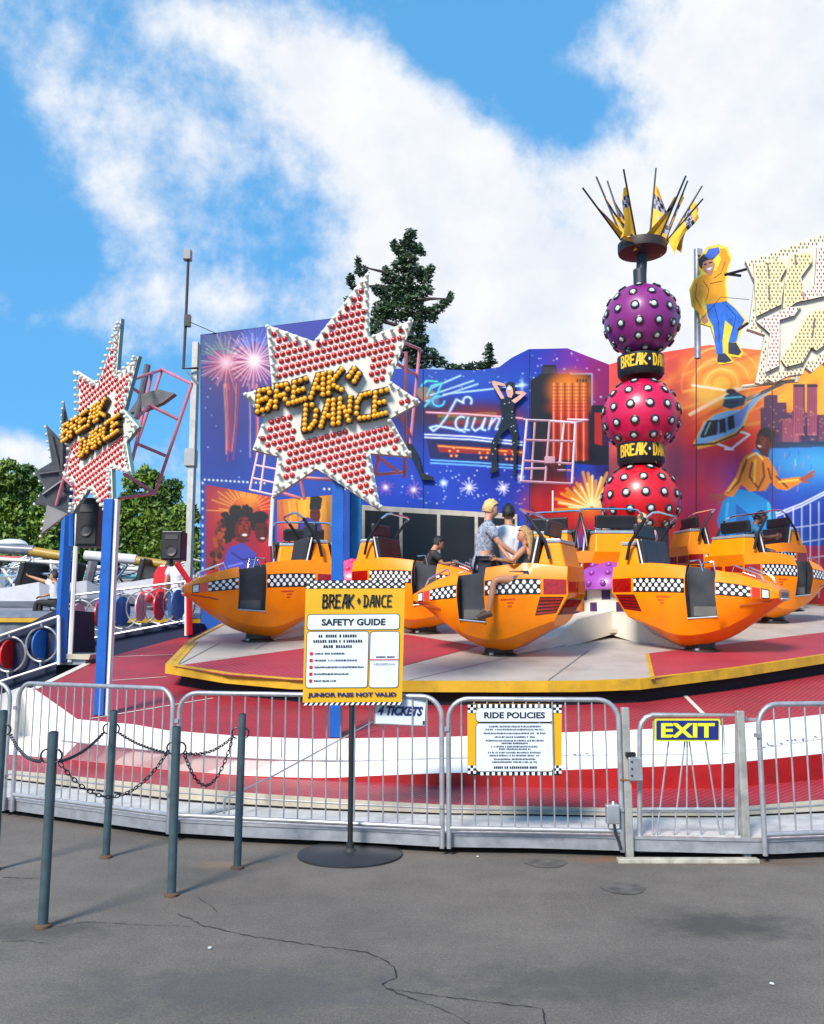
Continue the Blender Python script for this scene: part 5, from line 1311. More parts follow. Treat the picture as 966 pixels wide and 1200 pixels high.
c2_.ell(285, 620, 9.5, 15, (128, 40, 20), rot=.1); c2_.ell(288, 616, 6, 9, (176, 62, 30)); c2_.ell(287, 627, 3.2, 1.5, (250, 240, 235)); c2_.ell(281, 620, 2, 5, (196, 84, 40), .5); c2_.ell(293, 620, 2, 5, (86, 24, 14), .6); c2_.line([(276, 632), (284, 636), (292, 633)], 1, (70, 18, 12), .8); c2_.ell(282, 614, 1.8, .9, (15, 5, 5)); c2_.ell(290, 613, 1.8, .9, (15, 5, 5)); c2_.line([(286, 615), (287, 621), (289, 622)], .8, (90, 24, 12))
c2_.line([(279, 611), (284, 610)], 1, (20, 6, 6)); c2_.line([(288, 610), (293, 610)], 1, (20, 6, 6))
c2_.ell(307, 622, 8, 14, (120, 24, 16)); c2_.ell(305, 606, 10, 7, (30, 12, 12)); c2_.ell(308, 631, 2.6, 1.1, (240, 220, 215)); c2_.ell(312, 624, 2, 6, (60, 10, 10), .6); c2_.ell(304, 619, 1.4, .8, (10, 4, 4)); c2_.ell(311, 619, 1.4, .8, (10, 4, 4))
c2_.poly([(262, 660), (268, 642), (284, 636), (300, 648), (304, 668), (280, 674), (256, 672)], (96, 102, 196)); c2_.line([(272, 648), (284, 656), (300, 654)], 1.6, (60, 60, 150)); c2_.line([(268, 664), (284, 660)], 1.6, (150, 155, 225))
c2_.poly([(248, 686), (252, 672), (276, 668), (302, 664), (304, 676), (270, 684), (254, 692)], (196, 128, 110)); c2_.poly([(255, 692), (275, 678), (310, 664), (316, 690)], (150, 20, 26))
c2_.mesh('poster', fw(.02), 241, 317.5, lambda x: 568 + (x - 241) * .19, lambda x: 690, bw)
c3_ = Canvas(320, 570, 395, 700, .55); c3_.fill((235, 140, 30)); c3_.glow(328, 640, 16, 60, (190, 40, 130), .9); c3_.glow(360, 595, 30, 22, (250, 205, 60), .9); c3_.glow(388, 640, 7, 60, (60, 130, 120), .7)
for k in range(7): c3_.line([(330 + k * 9, 588), (340 + k * 8, 690)], 1.4, (255, 220, 110) if k % 2 else (210, 100, 30), .5)
c3_.ell(369.5, 603, 6.2, 11, (130, 44, 24)); c3_.poly([(363, 597), (364, 582), (371, 580), (378, 584), (376, 597)], (22, 10, 10)); c3_.ell(367, 601, 1.2, .7, (8, 3, 3)); c3_.ell(372, 601, 1.2, .7, (8, 3, 3)); c3_.ell(369, 609, 2.2, .9, (70, 14, 12))
c3_.poly([(346, 640), (350, 612), (360, 606), (377, 614), (380, 640), (372, 655), (346, 655)], (104, 84, 176)); 
for k in range(5): c3_.line([(352 + k * 5.5, 612), (350 + k * 6, 650)], 1, (70, 50, 140))
c3_.ell(378, 652, 8, 13, (150, 50, 24), rot=.5); c3_.poly([(370, 660), (386, 640), (389, 655), (378, 672)], (176, 60, 30))
c3_.mesh('poster', fw(.02), 325, 390, lambda x: 586 - (x - 325) * .09, lambda x: 690, bw)
# pilaster beside the wing
e1_ = P(398, 700, YW); e2_ = P(418, 700, YW + 1.2)
MB().box(((P(401, 650, YW + .3)).x + .12, YW + .5, 3.2), (.5, .3, 3.4)).build('blue_pilaster', mat('pilaster_blue', (.01, .22, .50, 1), .4, var=.2, scale=2), bw)
# ---- middle wall
TOPM = [(380, 432), (478, 432), (560, 434), (585, 430), (600, 419), (620, 409), (665, 408), (714, 427)]
cv = Canvas(375, 400, 722, 740, .8); cv.gradv(400, (8, 80, 196), 620, (10, 104, 212))
cv.glow(500, 440, 100, 22, (24, 96, 190), .6); cv.glow(560, 445, 70, 14, (40, 130, 210), .45); cv.glow(600, 560, 60, 40, (14, 50, 170), .6)
# dusk band behind the neon
cv.glow(545, 486, 78, 17, (120, 20, 70), .85, 4); cv.glow(560, 488, 46, 8, (190, 50, 50), .7); cv.glow(500, 500, 60, 26, (60, 20, 90), .5); cv.glow(490, 475, 30, 20, (30, 20, 70), .6)
for k, c_ in enumerate(((200, 170, 40), (80, 130, 50), (190, 90, 40), (150, 40, 50))): cv.line([(515, 487 + k * 4.2), (580, 485 + k * 4.4)], 4, c_, .55)
for k, c_ in enumerate(((220, 190, 60), (230, 130, 50), (90, 150, 190))): cv.ell(500 + k * 4, 462 + k * 5, 13 - 2 * k, 8 - k, c_, .5, .4)
for q in ([(503, 456), (540, 440)], [(505, 463), (555, 446)], [(520, 462), (610, 452)], [(500, 470), (560, 450)]): cv.line(q, 2.6, (80, 170, 240), .45); cv.line(q, 1.0, (225, 245, 255), .9)
cv.glow(612, 451, 6, 2, (230, 250, 255), .9); cv.glow(612, 451, 2, 7, (230, 250, 255), .7)
def neon(pts, c=(235, 245, 255), g=(90, 170, 235), w_=1.3): cv.line(pts, w_ * 2.6, g, .5, 1.2); cv.line(pts, w_, c, .95)
def arc(x, y, rx, ry, a0, a1, n=14): return [(x + rx * math.cos(a0 + (a1 - a0) * k / n), y + ry * math.sin(a0 + (a1 - a0) * k / n)) for k in range(n + 1)]
neon(arc(548, 470, 5, 5, .6, -3.6) + [(535, 468), (524, 488), (515, 500), (508, 505), (504, 501), (512, 499), (530, 502), (545, 506)])
neon(arc(541, 496, 7, 8, -.4, 5.2) ); neon([(549, 489), (545, 503), (550, 504)]); neon([(557, 490), (553, 501), (557, 505), (564, 501), (569, 490), (565, 503), (569, 504)]); neon([(573, 503), (577, 490), (574, 499), (582, 489), (586, 491), (581, 503), (588, 503)])
neon(arc(595, 495, 6, 7, 0, 2 * PI)); neon([(500, 483), (545, 485), (612, 490)], (255, 220, 230), (210, 60, 120), 1)
neon([(500, 464), (506, 452), (518, 449), (512, 462), (498, 476)], (120, 235, 225), (40, 150, 190)); neon(arc(514, 470, 7, 6, 0, 5), (120, 225, 255), (40, 120, 190)); neon([(494, 452), (500, 446), (512, 447)], (120, 235, 225), (40, 150, 190))
cv.poly([(500, 512), (612, 519), (612, 548), (505, 541)], (22, 24, 90), .8); cv.poly([(512, 521), (612, 527), (612, 534), (515, 530)], (190, 50, 30), .85)
for y in (509, 512.5): neon([(498, y), (552, y + 2.5), (612, y + 9)], (250, 250, 255), (90, 140, 220), 1)
for y in (539, 542.5): neon([(505, y), (560, y + 3), (612, y + 7)], (150, 215, 255), (60, 110, 220), 1)
neon([(514, 522.5), (612, 530)], (255, 200, 120), (230, 110, 30), 1)
for x in (532, 567, 597):
    for k in range(5): t_ = -PI / 2 + 2 * PI * k / 5; cv.ell(x + 5.0 * math.cos(t_), 530 + (x - 532) * .06 + 5.0 * math.sin(t_), 1.9, 1.9, (240, 120, 30)); cv.ell(x + 5 * math.cos(t_), 530 + (x - 532) * .06 + 5 * math.sin(t_), .9, .9, (255, 240, 190))
    cv.ell(x, 530, 2.4, 2.4, (200, 60, 20))
for (x, y, s_, c_) in ((550, 571, 8, (230, 235, 255)), (590, 572, 6, (235, 230, 255)), (485, 574, 7, (200, 150, 220)), (452, 571, 7, (190, 120, 200)), (520, 566, 4, (150, 200, 255)), (610, 560, 4, (150, 200, 255))):
    cv.glow(x, y, s_ * 1.3, s_ * 1.3, (90, 80, 190), .6); cv.rays(x, y, 12, 1, s_ * 1.4, .8, c_, .7, seed=int(x)); cv.glow(x, y, 3, 3, (255, 255, 255), .95)
cv.dots(70, 470, 545, 615, 592, seed=5, rmax=1.0); cv.dots(20, 500, 432, 615, 455, seed=6, rmax=.8)
# magenta sky right, towers
cv.glow(690, 425, 42, 30, (180, 30, 160), .95, 3); cv.glow(708, 460, 26, 60, (170, 20, 120), .9, 3); cv.glow(660, 425, 30, 16, (110, 70, 200), .5); cv.dots(40, 618, 412, 714, 480, seed=7, rmax=1.1)
cv.poly([(622, 700), (622, 446), (634, 438), (636, 428), (652, 428), (654, 438), (664, 440), (664, 560), (690, 700)], (18, 30, 56)); cv.poly([(634, 438), (636, 430), (652, 430), (653, 437)], (90, 90, 110), .7)
cv.poly([(646, 438), (694, 438), (694, 545), (646, 540)], (34, 30, 60))
cv.line([(669, 438), (694, 438), (694, 475)], 1.4, (190, 190, 230), .9)
cv.poly([(648, 450), (690, 450), (690, 540), (646, 538)], (205, 60, 24)); cv.glow(668, 456, 26, 22, (250, 160, 30), .95, 4); cv.glow(668, 478, 26, 10, (235, 110, 25), .7, 4); cv.glow(650, 530, 12, 25, (170, 30, 60), .6)
for k in range(10): cv.line([(649 + k * 4.4, 449), (649 + k * 4.4, 540)], .9, (110, 40, 20) if k % 2 else (250, 200, 160), .75)
for k in range(8): cv.line([(648, 453 + k * 4), (690, 453 + k * 4)], .5, (150, 70, 10), .6)
for k in range(4): cv.ell(677 + k * 3.4, 446, 1, 2, (20, 24, 44))
cv.poly([(694, 475), (712, 475), (714, 545), (694, 545)], (30, 32, 62)); cv.poly([(697, 484), (706, 484), (706, 522), (697, 520)], (196, 60, 60)); cv.poly([(706, 484), (712, 488), (712, 522), (706, 522)], (90, 30, 80))
cv.glow(655, 590, 40, 26, (230, 40, 24), .95, 3); cv.glow(690, 600, 40, 34, (225, 30, 30), .97, 3); cv.glow(715, 552, 22, 12, (70, 20, 90), .8); cv.glow(692, 592, 18, 16, (250, 170, 40), .85)
cv.rays(694, 596, 22, 4, 44, 3.0, (250, 190, 60), .75, seed=21, a0=PI, a1=2 * PI); cv.rays(694, 596, 12, 4, 36, 1.6, (255, 245, 200), .85, seed=22, a0=PI, a1=2 * PI); cv.glow(640, 575, 10, 16, (170, 30, 90), .6)
tf = lambda x: interp(x, TOPM)
cv.mesh('mural_panel', fm(0), 380, 714, tf, lambda x: 735, bw)
mb = MB()
for (x0, y0), (x1, y1) in zip(TOPM, TOPM[1:]):
    A, B = fm(-.0)(x0, y0), fm(0)(x1, y1); mb.poly([A, B, B + Vector((0, .15, 0)), A + Vector((0, .15, 0))])
A, B = fm(-.15)(380, 735), fm(-.15)(714, 735); mb.poly([A, B] + [fm(-.15)(*q) for q in reversed(TOPM)])
mb.build('panel_back', WBB, bw)
for x in (496, 620): 
    a, b = fm(.01)(x, tf(x) + 1), fm(.01)(x, 700); MB().tube(a, b, .012, 5).build('panel_joint', WBB, bw)
# window strip of the operator's booth
wd = MB().prism([fm(.02)(x, y) for x, y in ((422, 592), (606, 603), (606, 730), (422, 730))], (0, -.05, 0)).build('window_frame', mat('window_frame_paint', rgb(196, 186, 170), .5, dirt=.2), bw)
for a, b in ((428, 468), (472, 512), (516, 556), (560, 603)):
    MB().prism([fm(.075)(x, y + (x - 422) * .06) for x, y in ((a, 598), (b, 598), (b, 690), (a, 690))], (0, -.006, 0)).build('pane', mat('dark_glass', (.006, .006, .007, 1), .35, coat=.0, var=.3, scale=2), wd)
# ---- right wing
TOPR = [(714, 427), (740, 419), (775, 413), (832, 404), (890, 410), (1000, 400), (1080, 395)]
cv = Canvas(700, 380, 1090, 760, .8); cv.fill((236, 56, 18))
cv.glow(830, 470, 90, 60, (236, 84, 26), .9); cv.glow(846, 447, 60, 46, (246, 150, 36), .95, 3); cv.glow(845, 450, 34, 30, (252, 215, 90), .8)
for k in range(6): cv.line(arc(846, 450, 12 + k * 7, 11 + k * 6.4, -3.4, .7, 30), 2.0 if k % 2 else 3.4, (255, 235, 170) if k % 2 else (244, 150, 40), .5)
cv.glow(930, 440, 60, 50, (250, 190, 40), .95, 3); cv.glow(990, 470, 70, 90, (236, 200, 60), .9, 3); cv.glow(745, 425, 26, 24, (210, 20, 40), .9); cv.glow(760, 500, 40, 60, (196, 24, 50), .7); cv.glow(790, 440, 16, 40, (200, 40, 24), .5)
cv.glow(795, 545, 60, 26, (196, 24, 120), .95, 3); cv.glow(740, 560, 60, 36, (120, 16, 90), .85, 3); cv.glow(745, 590, 40, 30, (214, 26, 40), .8); cv.glow(800, 590, 46, 24, (226, 60, 140), .8); cv.glow(790, 530, 14, 50, (90, 20, 90), .6)
r = random.Random(31)
for k in range(46): cv.glow(r.uniform(722, 960), r.uniform(412, 520), r.uniform(6, 26), r.uniform(4, 12), r.choice([(252, 190, 60), (240, 60, 20), (214, 24, 60), (250, 130, 30), (200, 20, 90), (255, 225, 120)]), r.uniform(.15, .45), rot=r.uniform(-.8, .8))
for k in range(16): x, y = r.uniform(735, 900), r.uniform(415, 500); cv.line([(x, y), (x + r.uniform(20, 50), y - r.uniform(4, 22))], r.uniform(.8, 2.4), r.choice([(255, 220, 130), (255, 140, 50), (180, 20, 40)]), .3, 2)
# skyline
cv.poly([(892, 520), (892, 478), (896, 478), (896, 463), (912, 463), (912, 472), (922, 472), (922, 484), (930, 484), (930, 450), (944, 450), (944, 484), (946, 484), (946, 450), (958, 450), (958, 486), (1080, 480), (1080, 522)], (110, 66, 110))
r = random.Random(8)
for k in range(16):
    x = r.uniform(890, 1060); w_ = r.uniform(6, 16); y = r.uniform(478, 502); cv.poly([(x, 520), (x, y), (x + w_, y), (x + w_, 520)], r.choice([(140, 80, 120), (90, 50, 100), (170, 96, 120), (70, 44, 90), (190, 110, 130)]))
for x0 in (931, 947):
    cv.poly([(x0, 510), (x0, 452), (x0 + 11, 452), (x0 + 11, 510)], (206, 120, 140)); 
    for k in range(5): cv.line([(x0 + 1.5 + k * 2.1, 454), (x0 + 1.5 + k * 2.1, 508)], .6, (120, 60, 100), .8)
    cv.line([(x0, 452.5), (x0 + 11, 452.5)], 1.4, (50, 26, 50))
for k in range(120): x = r.uniform(893, 1060); y = r.uniform(476, 516); cv.ell(x, y, .9, .9, (235, 190, 150), .5)
cv.poly([(890, 519), (1090, 514), (1090, 524), (890, 526)], (40, 40, 90))
# water
cv.poly([(884, 526), (1090, 520), (1090, 640), (866, 640), (872, 560)], (50, 150, 215)); cv.glow(960, 545, 60, 20, (110, 205, 240), .7); cv.glow(900, 600, 50, 40, (70, 70, 200), .8); cv.glow(990, 610, 60, 40, (60, 40, 190), .8); cv.glow(862, 560, 22, 26, (120, 60, 190), .6)
for k in range(60): x = r.uniform(895, 1050); y = r.uniform(528, 575); cv.line([(x, y), (x + r.uniform(-1, 1), y + r.uniform(3, 9))], .8, r.choice([(200, 240, 255), (230, 150, 170), (60, 110, 200)]), .5)
# bridge
for k in range(17): x = 880 + k * 10; cv.line([(x, 606 - (x - 880) * .22), (x, 700)], 1.0, (235, 240, 255), .85)
for off in (0, 3): cv.line([(850, 616 + off), (900, 606 + off), (940, 590 + off), (975, 572 + off), (1040, 548 + off)], 1.2, (250, 250, 255), .95)
for y in (622, 640, 660): cv.line([(870, y + 4), (950, y - 6), (1050, y - 22)], .9, (235, 240, 255), .8)
# helicopter
K = lambda pts: [(660 + x / 3.157, 400 + y / 3.157) for x, y in pts]
cv.line(K([(470, 270), (600, 200), (640, 175)]), 3.6, (250, 225, 190), .9); cv.line(K([(480, 162), (610, 182)]), 2.4, (255, 240, 215), .9); cv.line(K([(630, 182), (700, 165), (870, 132)]), 3.4, (248, 225, 200), .95); cv.line(K([(640, 190), (800, 165)]), 2, (230, 130, 60), .7)
cv.line(K([(645, 330), (690, 345), (620, 400), (600, 398)]), 1.8, (235, 235, 240)); cv.line(K([(560, 375), (630, 400)]), 1.8, (235, 235, 240))
cv.poly(K([(480, 380), (520, 300), (560, 270), (605, 255), (660, 250), (700, 205), (840, 130), (845, 145), (730, 215), (690, 262), (670, 320), (640, 350), (560, 385), (500, 400)]), (246, 190, 60))
cv.poly(K([(490, 372), (525, 300), (565, 270), (610, 258), (664, 252), (705, 208), (815, 150), (725, 215), (684, 262), (664, 312), (636, 336), (560, 368), (500, 385)]), (150, 190, 225)); cv.poly(K([(560, 300), (650, 260), (690, 225), (680, 262), (655, 312), (560, 350)]), (120, 140, 200), .8)
cv.line(K([(484, 384), (560, 378), (640, 345), (668, 316)]), 1.6, (30, 30, 40), .9)
cv.poly(K([(508, 350), (535, 292), (574, 290), (570, 345), (512, 358)]), (24, 40, 44)); cv.poly(K([(578, 290), (600, 284), (604, 336), (580, 340)]), (30, 44, 50)); cv.poly(K([(610, 280), (632, 272), (636, 320), (612, 330)]), (30, 44, 50))
cv.line(K([(545, 300), (525, 345)]), 1.0, (150, 190, 200)); cv.poly(K([(590, 240), (600, 200), (640, 185), (680, 205), (670, 235), (620, 250)]), (36, 90, 120)); cv.ell(*K([(622, 185)])[0], 6, 3, (30, 34, 50)); cv.line(K([(600, 210), (660, 205)]), 1.4, (130, 210, 230)); cv.line(K([(605, 225), (650, 225)]), 1.2, (10, 20, 40))
cv.ell(*K([(815, 165)])[0], 5, 9, (240, 170, 80), .7, .5)
# dancer painted on the wall
SK = (120, 56, 40)
cv.poly(K([(592, 590), (640, 545), (700, 555), (760, 590), (790, 640), (785, 760), (590, 760), (570, 660)]), (30, 170, 226)); cv.poly(K([(640, 600), (690, 640), (680, 760), (640, 760)]), (16, 110, 190), .7); cv.line(K([(760, 600), (770, 700)]), 3, (120, 220, 250), .7); cv.line(K([(610, 600), (600, 700)]), 2.4, (120, 220, 250), .6)
cv.poly(K([(672, 425), (700, 412), (760, 430), (790, 480), (800, 510), (880, 500), (885, 520), (830, 552), (790, 545), (770, 520), (750, 552), (690, 556), (660, 530), (630, 575), (590, 570), (640, 500), (655, 455)]), (236, 160, 28))
for q in ([(700, 450), (690, 500), (720, 540)], [(740, 450), (745, 500), (720, 550)], [(670, 460), (650, 520), (610, 560)], [(790, 500), (830, 540)], [(760, 470), (770, 510)], [(680, 440), (665, 480)]): cv.line(K(q), 1.7, (130, 60, 14), .85)
for q in ([(712, 440), (708, 520)], [(800, 520), (870, 512)], [(640, 510), (612, 555)]): cv.line(K(q), 1.8, (255, 225, 110), .8)
cv.poly(K([(715, 395), (712, 370), (722, 345), (745, 335), (775, 350), (780, 375), (765, 400), (760, 430), (735, 420), (725, 405)]), SK); cv.poly(K([(716, 352), (728, 325), (756, 318), (784, 335), (782, 372), (768, 378), (762, 356), (735, 345)]), (20, 16, 18))
cv.poly(K([(720, 370), (735, 352), (752, 360), (748, 395), (728, 400)]), (160, 84, 58), .8); cv.ell(*K([(727, 388)])[0], 2.2, 1.1, (245, 240, 235), 1, .3); cv.ell(*K([(724, 366)])[0], 1.1, .7, (10, 6, 6)); cv.ell(*K([(738, 364)])[0], 1.1, .7, (10, 6, 6)); cv.line(K([(728, 368), (724, 380)]), .9, (70, 30, 22))
for q in ([(884, 508), (928, 482)], [(890, 512), (925, 496)], [(880, 510), (905, 522)]): cv.line(K(q), 2.4, (190, 110, 90))
for q in ([(596, 568), (545, 570)], [(598, 574), (552, 586)], [(600, 580), (575, 600)]): cv.line(K(q), 2.4, (190, 110, 90))
cv.line(K([(684, 430), (716, 412), (740, 436)]), 1.2, (250, 235, 170))
cv.mesh('mural_panel', fr_(0), 714, 1075, lambda x: interp(x, TOPR), lambda x: 735, bw)
mb = MB()
for (x0, y0), (x1, y1) in zip(TOPR, TOPR[1:]):
    A, B = fr_(0)(x0, y0), fr_(0)(min(x1, 1075), y1); mb.poly([A, B, B - rn * .15, A - rn * .15])
mb.poly([fr_(-.15)(714, 735), fr_(-.15)(1075, 735)] + [fr_(-.15)(*q) for q in reversed(TOPR)]); mb.build('panel_back', WBB, bw)
for x in (816, 905): MB().tube(fr_(.01)(x, interp(x, TOPR)), fr_(.01)(x, 700), .012, 5).build('panel_joint', mat('joint_dark', (.1, .02, .02, 1), .5), bw)
# ---- cut-out showgirl figure fixed to the wall
def K2(pts): return [(440 + x / 3.715, 360 + y / 3.715) for x, y in pts]
fg = thing('cutout_dancer', 'cut-out woman in studded black overalls, hands behind her head, on the blue wall', 'cut-out figure', fm(.15)(597, 555))
ff_ = lambda l: fm(.12 + l)
body_ = K2([(545, 400), (568, 395), (590, 400), (604, 420), (600, 460), (612, 520), (620, 560), (612, 640), (610, 735), (598, 738), (600, 650), (590, 560), (575, 530), (545, 560), (525, 610), (528, 690), (532, 715), (495, 730), (505, 700), (500, 600), (528, 550), (545, 510), (550, 460), (542, 430)])
fb0 = MB().prism([ff_(0)(x, y) for x, y in body_], (0, .05, 0)).build('black_overalls', mat('overall_black', (.012, .012, .016, 1), .25, coat=.3), fg)
SKF = mat('paint_skin_pale', (.62, .34, .24, 1), .45)
MB().prism([ff_(.002)(x, y) for x, y in K2([(505, 328), (515, 326), (560, 338), (566, 350), (528, 344), (552, 385), (560, 402), (546, 405), (530, 380), (510, 345)])], (0, .04, 0)).build('arm', SKF, fg)
MB().prism([ff_(.002)(x, y) for x, y in K2([(600, 372), (640, 370), (656, 380), (630, 405), (606, 424), (590, 412), (620, 392), (630, 384), (604, 382)])], (0, .04, 0)).build('arm', SKF, fg)
hd_ = MB().prism([ff_(.004)(x, y) for x, y in K2([(570, 345), (585, 335), (600, 342), (602, 375), (590, 400), (575, 396), (567, 372)])], (0, .04, 0)).build('head', SKF, fg)
MB().prism([ff_(.008)(x, y) for x, y in K2([(566, 345), (580, 330), (604, 335), (608, 380), (600, 400), (596, 360), (580, 342), (570, 360)])], (0, .05, 0)).build('hair', BLACK, hd_)
MB().prism([ff_(.010)(x, y) for x, y in K2([(572, 352), (592, 352), (590, 366), (574, 366)])], (0, .005, 0)).build('sunglasses', mat('glasses_white', (.6, .6, .65, 1), .3), hd_)
mb = MB(); r = random.Random(11)
for k in range(44):
    x, y = r.uniform(498, 618), r.uniform(410, 700); X2, Y2_ = 440 + x / 3.715, 360 + y / 3.715
    if inside(X2, Y2_, body_) and edged(X2, Y2_, body_) > .8: mb.sphere(ff_(.012)(X2, Y2_), .022, 6, 4)
mb.build('studs', mat('stud_silver', (.6, .7, .7, 1), .2, .6), fb0)
g2 = thing('cutout_dancer', 'black clad leg and shoe of another cut-out dancer, showing right of the front star', 'cut-out figure', fm(.12)(497, 562))
MB().prism([ff_(.0)(x, y) for x, y in K2([(150, 580), (185, 640), (205, 725), (255, 745), (250, 755), (200, 752), (170, 680), (130, 600)])], (0, .05, 0)).build('trouser_leg', mat('overall_black', (.012, .012, .016, 1), .25), g2)
MB().prism([ff_(.004)(x, y) for x, y in K2([(200, 735), (215, 728), (256, 745), (252, 757), (200, 754)])], (0, .06, 0)).build('shoe', BLACK, g2)
# ---- pink tube cage
cg = thing('tube_cage', 'pink tube basket frame hanging in front of the striped tower painting', 'frame', P(652, 568, 19.5))
c_ = lambda x, y, Y: P(600 + x / 5.367, 400 + y / 5.367, Y)
for q in (((95, 495, 19), (240, 500, 19.4)), ((240, 500, 19.4), (400, 512, 19)), ((400, 512, 19), (480, 495, 20.6)), ((480, 495, 20.6), (350, 492, 21)), ((95, 495, 19), (75, 490, 20.8)), ((60, 880, 19), (375, 895, 19)), ((95, 495, 19), (60, 880, 19)), ((400, 512, 19), (378, 895, 19)), ((75, 620, 19), (395, 630, 19)), ((68, 750, 19), (382, 770, 19)), ((210, 880, 19), (238, 505, 19)), ((122, 870, 20.5), (145, 510, 20.5)), ((80, 800, 19), (210, 800, 19)), ((290, 810, 19.5), (370, 812, 19)), ((60, 880, 19), (45, 860, 20.8)), ((375, 895, 19), (388, 860, 20.6)), ((330, 500, 20.8), (300, 780, 20.8))):
    MB().tube(c_(*q[0]), c_(*q[1]), .028, 6).build('tube', PINKW if q[0][1] < 520 else mat('cage_pink', (.50, .26, .32, 1), .4), cg, True)
MB().box(c_(238, 748, 18.95), (.22, .12, .15)).build('motor_box', mat('cage_pink', (.50, .26, .32, 1), .4), cg, bevel=.01)
MB().tube(P(648, 600, 19), P(648, 575, 19), .02, 6).build('hanging_rod', WHITE, cg, True)
# ---- antenna mast on the corner
an = thing('antenna_mast', 'thin dark mast with a small camera box rising from the left corner of the wall', 'mast', P(224, 436, 17.6))
MB().path([P(221, 300, 17.5), P(218, 372, 17.5), P(215, 432, 17.5), P(233, 431, 17.55)], .03, 8).build('pole', mat('mast_dark', (.05, .035, .04, 1), .5), an, True)
MB().path([P(218, 434, 17.5), P(233, 450, 17.55)], .02, 6).build('strut', STEEL, an, True)
MB().box(P(220, 299, 17.5), (.16, .16, .22)).build('camera_box', mat('camera_grey', (.25, .25, .25, 1), .5), an, bevel=.015)
MB().box(P(220, 376, 17.45), (.12, .10, .24)).build('clamp', BLACK, an)
tag(MB().path([P(222, 377, 17.5), P(238, 384, 17.5), P(254, 391, 17.6)], .008, 5).build('cable', BLACK), 'thin guy cable from the mast to the top of the wall', 'cable')
# ================================================================= trees
def leafmat(name, a, b):
    m = bpy.data.materials.new(name); m.use_nodes = True; nt = m.node_tree; bs_ = nt.nodes['Principled BSDF']
    tc = nt.nodes.new('ShaderNodeTexCoord'); n = nt.nodes.new('ShaderNodeTexNoise'); n.inputs['Scale'].default_value = .9; n.inputs['Detail'].default_value = 6; nt.links.new(tc.outputs['Object'], n.inputs['Vector'])
    mr = nt.nodes.new('ShaderNodeMapRange'); mr.inputs[1].default_value = .38; mr.inputs[2].default_value = .62; nt.links.new(n.outputs[0], mr.inputs[0])
    mx = nt.nodes.new('ShaderNodeMix'); mx.data_type = 'RGBA'; mx.inputs['A'].default_value = a; mx.inputs['B'].default_value = b
    nt.links.new(mr.outputs[0], mx.inputs['Factor']); nt.links.new(mx.outputs['Result'], bs_.inputs['Base Color']); bs_.inputs['Roughness'].default_value = .55
    return m
LEAF = leafmat('broad_leaves', (.035, .09, .010, 1), (.16, .25, .024, 1)); NEEDLE = leafmat('conifer_needles', (.020, .045, .024, 1), (.055, .10, .040, 1)); BARK = mat('bark', (.045, .032, .024, 1), .85, bump=.5, bscale=20, var=.3)
def crown(name, blobs, Y, m, parent, size, dens, depth=1.0, droop=0., seed=0):
    g = np.random.default_rng(seed); vs = []; fs = []
    for (px, py, rx, ry) in blobs:
        c = P(px, py, Y); sx = rx * Y / FL; sz = ry * Y / FL; n = max(8, int(dens * sx * sz))
        d = g.normal(size=(n, 3)); d /= np.linalg.norm(d, axis=1)[:, None]; rad = g.uniform(.25, 1.08, n) ** .6
        ctr = np.array(c) + d * rad[:, None] * np.array([sx, max(sx, sz) * depth, sz])
        for k in range(n):
            a = g.normal(size=3); a /= np.linalg.norm(a); b = np.cross(a, g.normal(size=3)); b /= np.linalg.norm(b) + 1e-9; s_ = size * g.uniform(.6, 1.5)
            if droop: a = np.array([g.normal() * .8, g.normal() * .8, -droop * g.uniform(.2, 1)]); a /= np.linalg.norm(a)
            o = len(vs); p = ctr[k]; vs += [tuple(p - a * s_), tuple(p + b * s_ * .42), tuple(p + a * s_), tuple(p - b * s_ * .42)]; fs.append((o, o + 1, o + 2, o + 3))
    mb = MB(); mb.v = vs; mb.f = fs; mb.m = [0] * len(fs); return mb.build(name, m, parent)
def tree(label, px, Y, top, blobs, m, size, dens, trunk_r, limbs, seed, droop=0., cat='tree', group=None, basez=0):
    b = P(px, 745, Y); t = thing('tree' if not droop else 'conifer_tree', label, cat, (b.x, Y, basez), 0, group)
    tp = P(px + 2, top, Y)
    MB().path([Vector((b.x, Y, basez)), Vector((b.x, Y, (tp.z + basez) * .5)), tp], [trunk_r, trunk_r * .7, trunk_r * .12], 8).build('trunk', BARK, t, True)
    mb = MB()
    for (x0, y0, x1, y1) in limbs:
        A = P(x0, y0, Y); B = P(x1, y1, Y + random.uniform(-.5, .5)); mb.path([A, A.lerp(B, .5) + Vector((0, 0, .1)), B], [trunk_r * .3, trunk_r * .2, trunk_r * .05], 5)
    if limbs: mb.build('limbs', BARK, t, True)
    crown('crown', blobs, Y, m, t, size, dens, seed=seed, droop=droop); return t
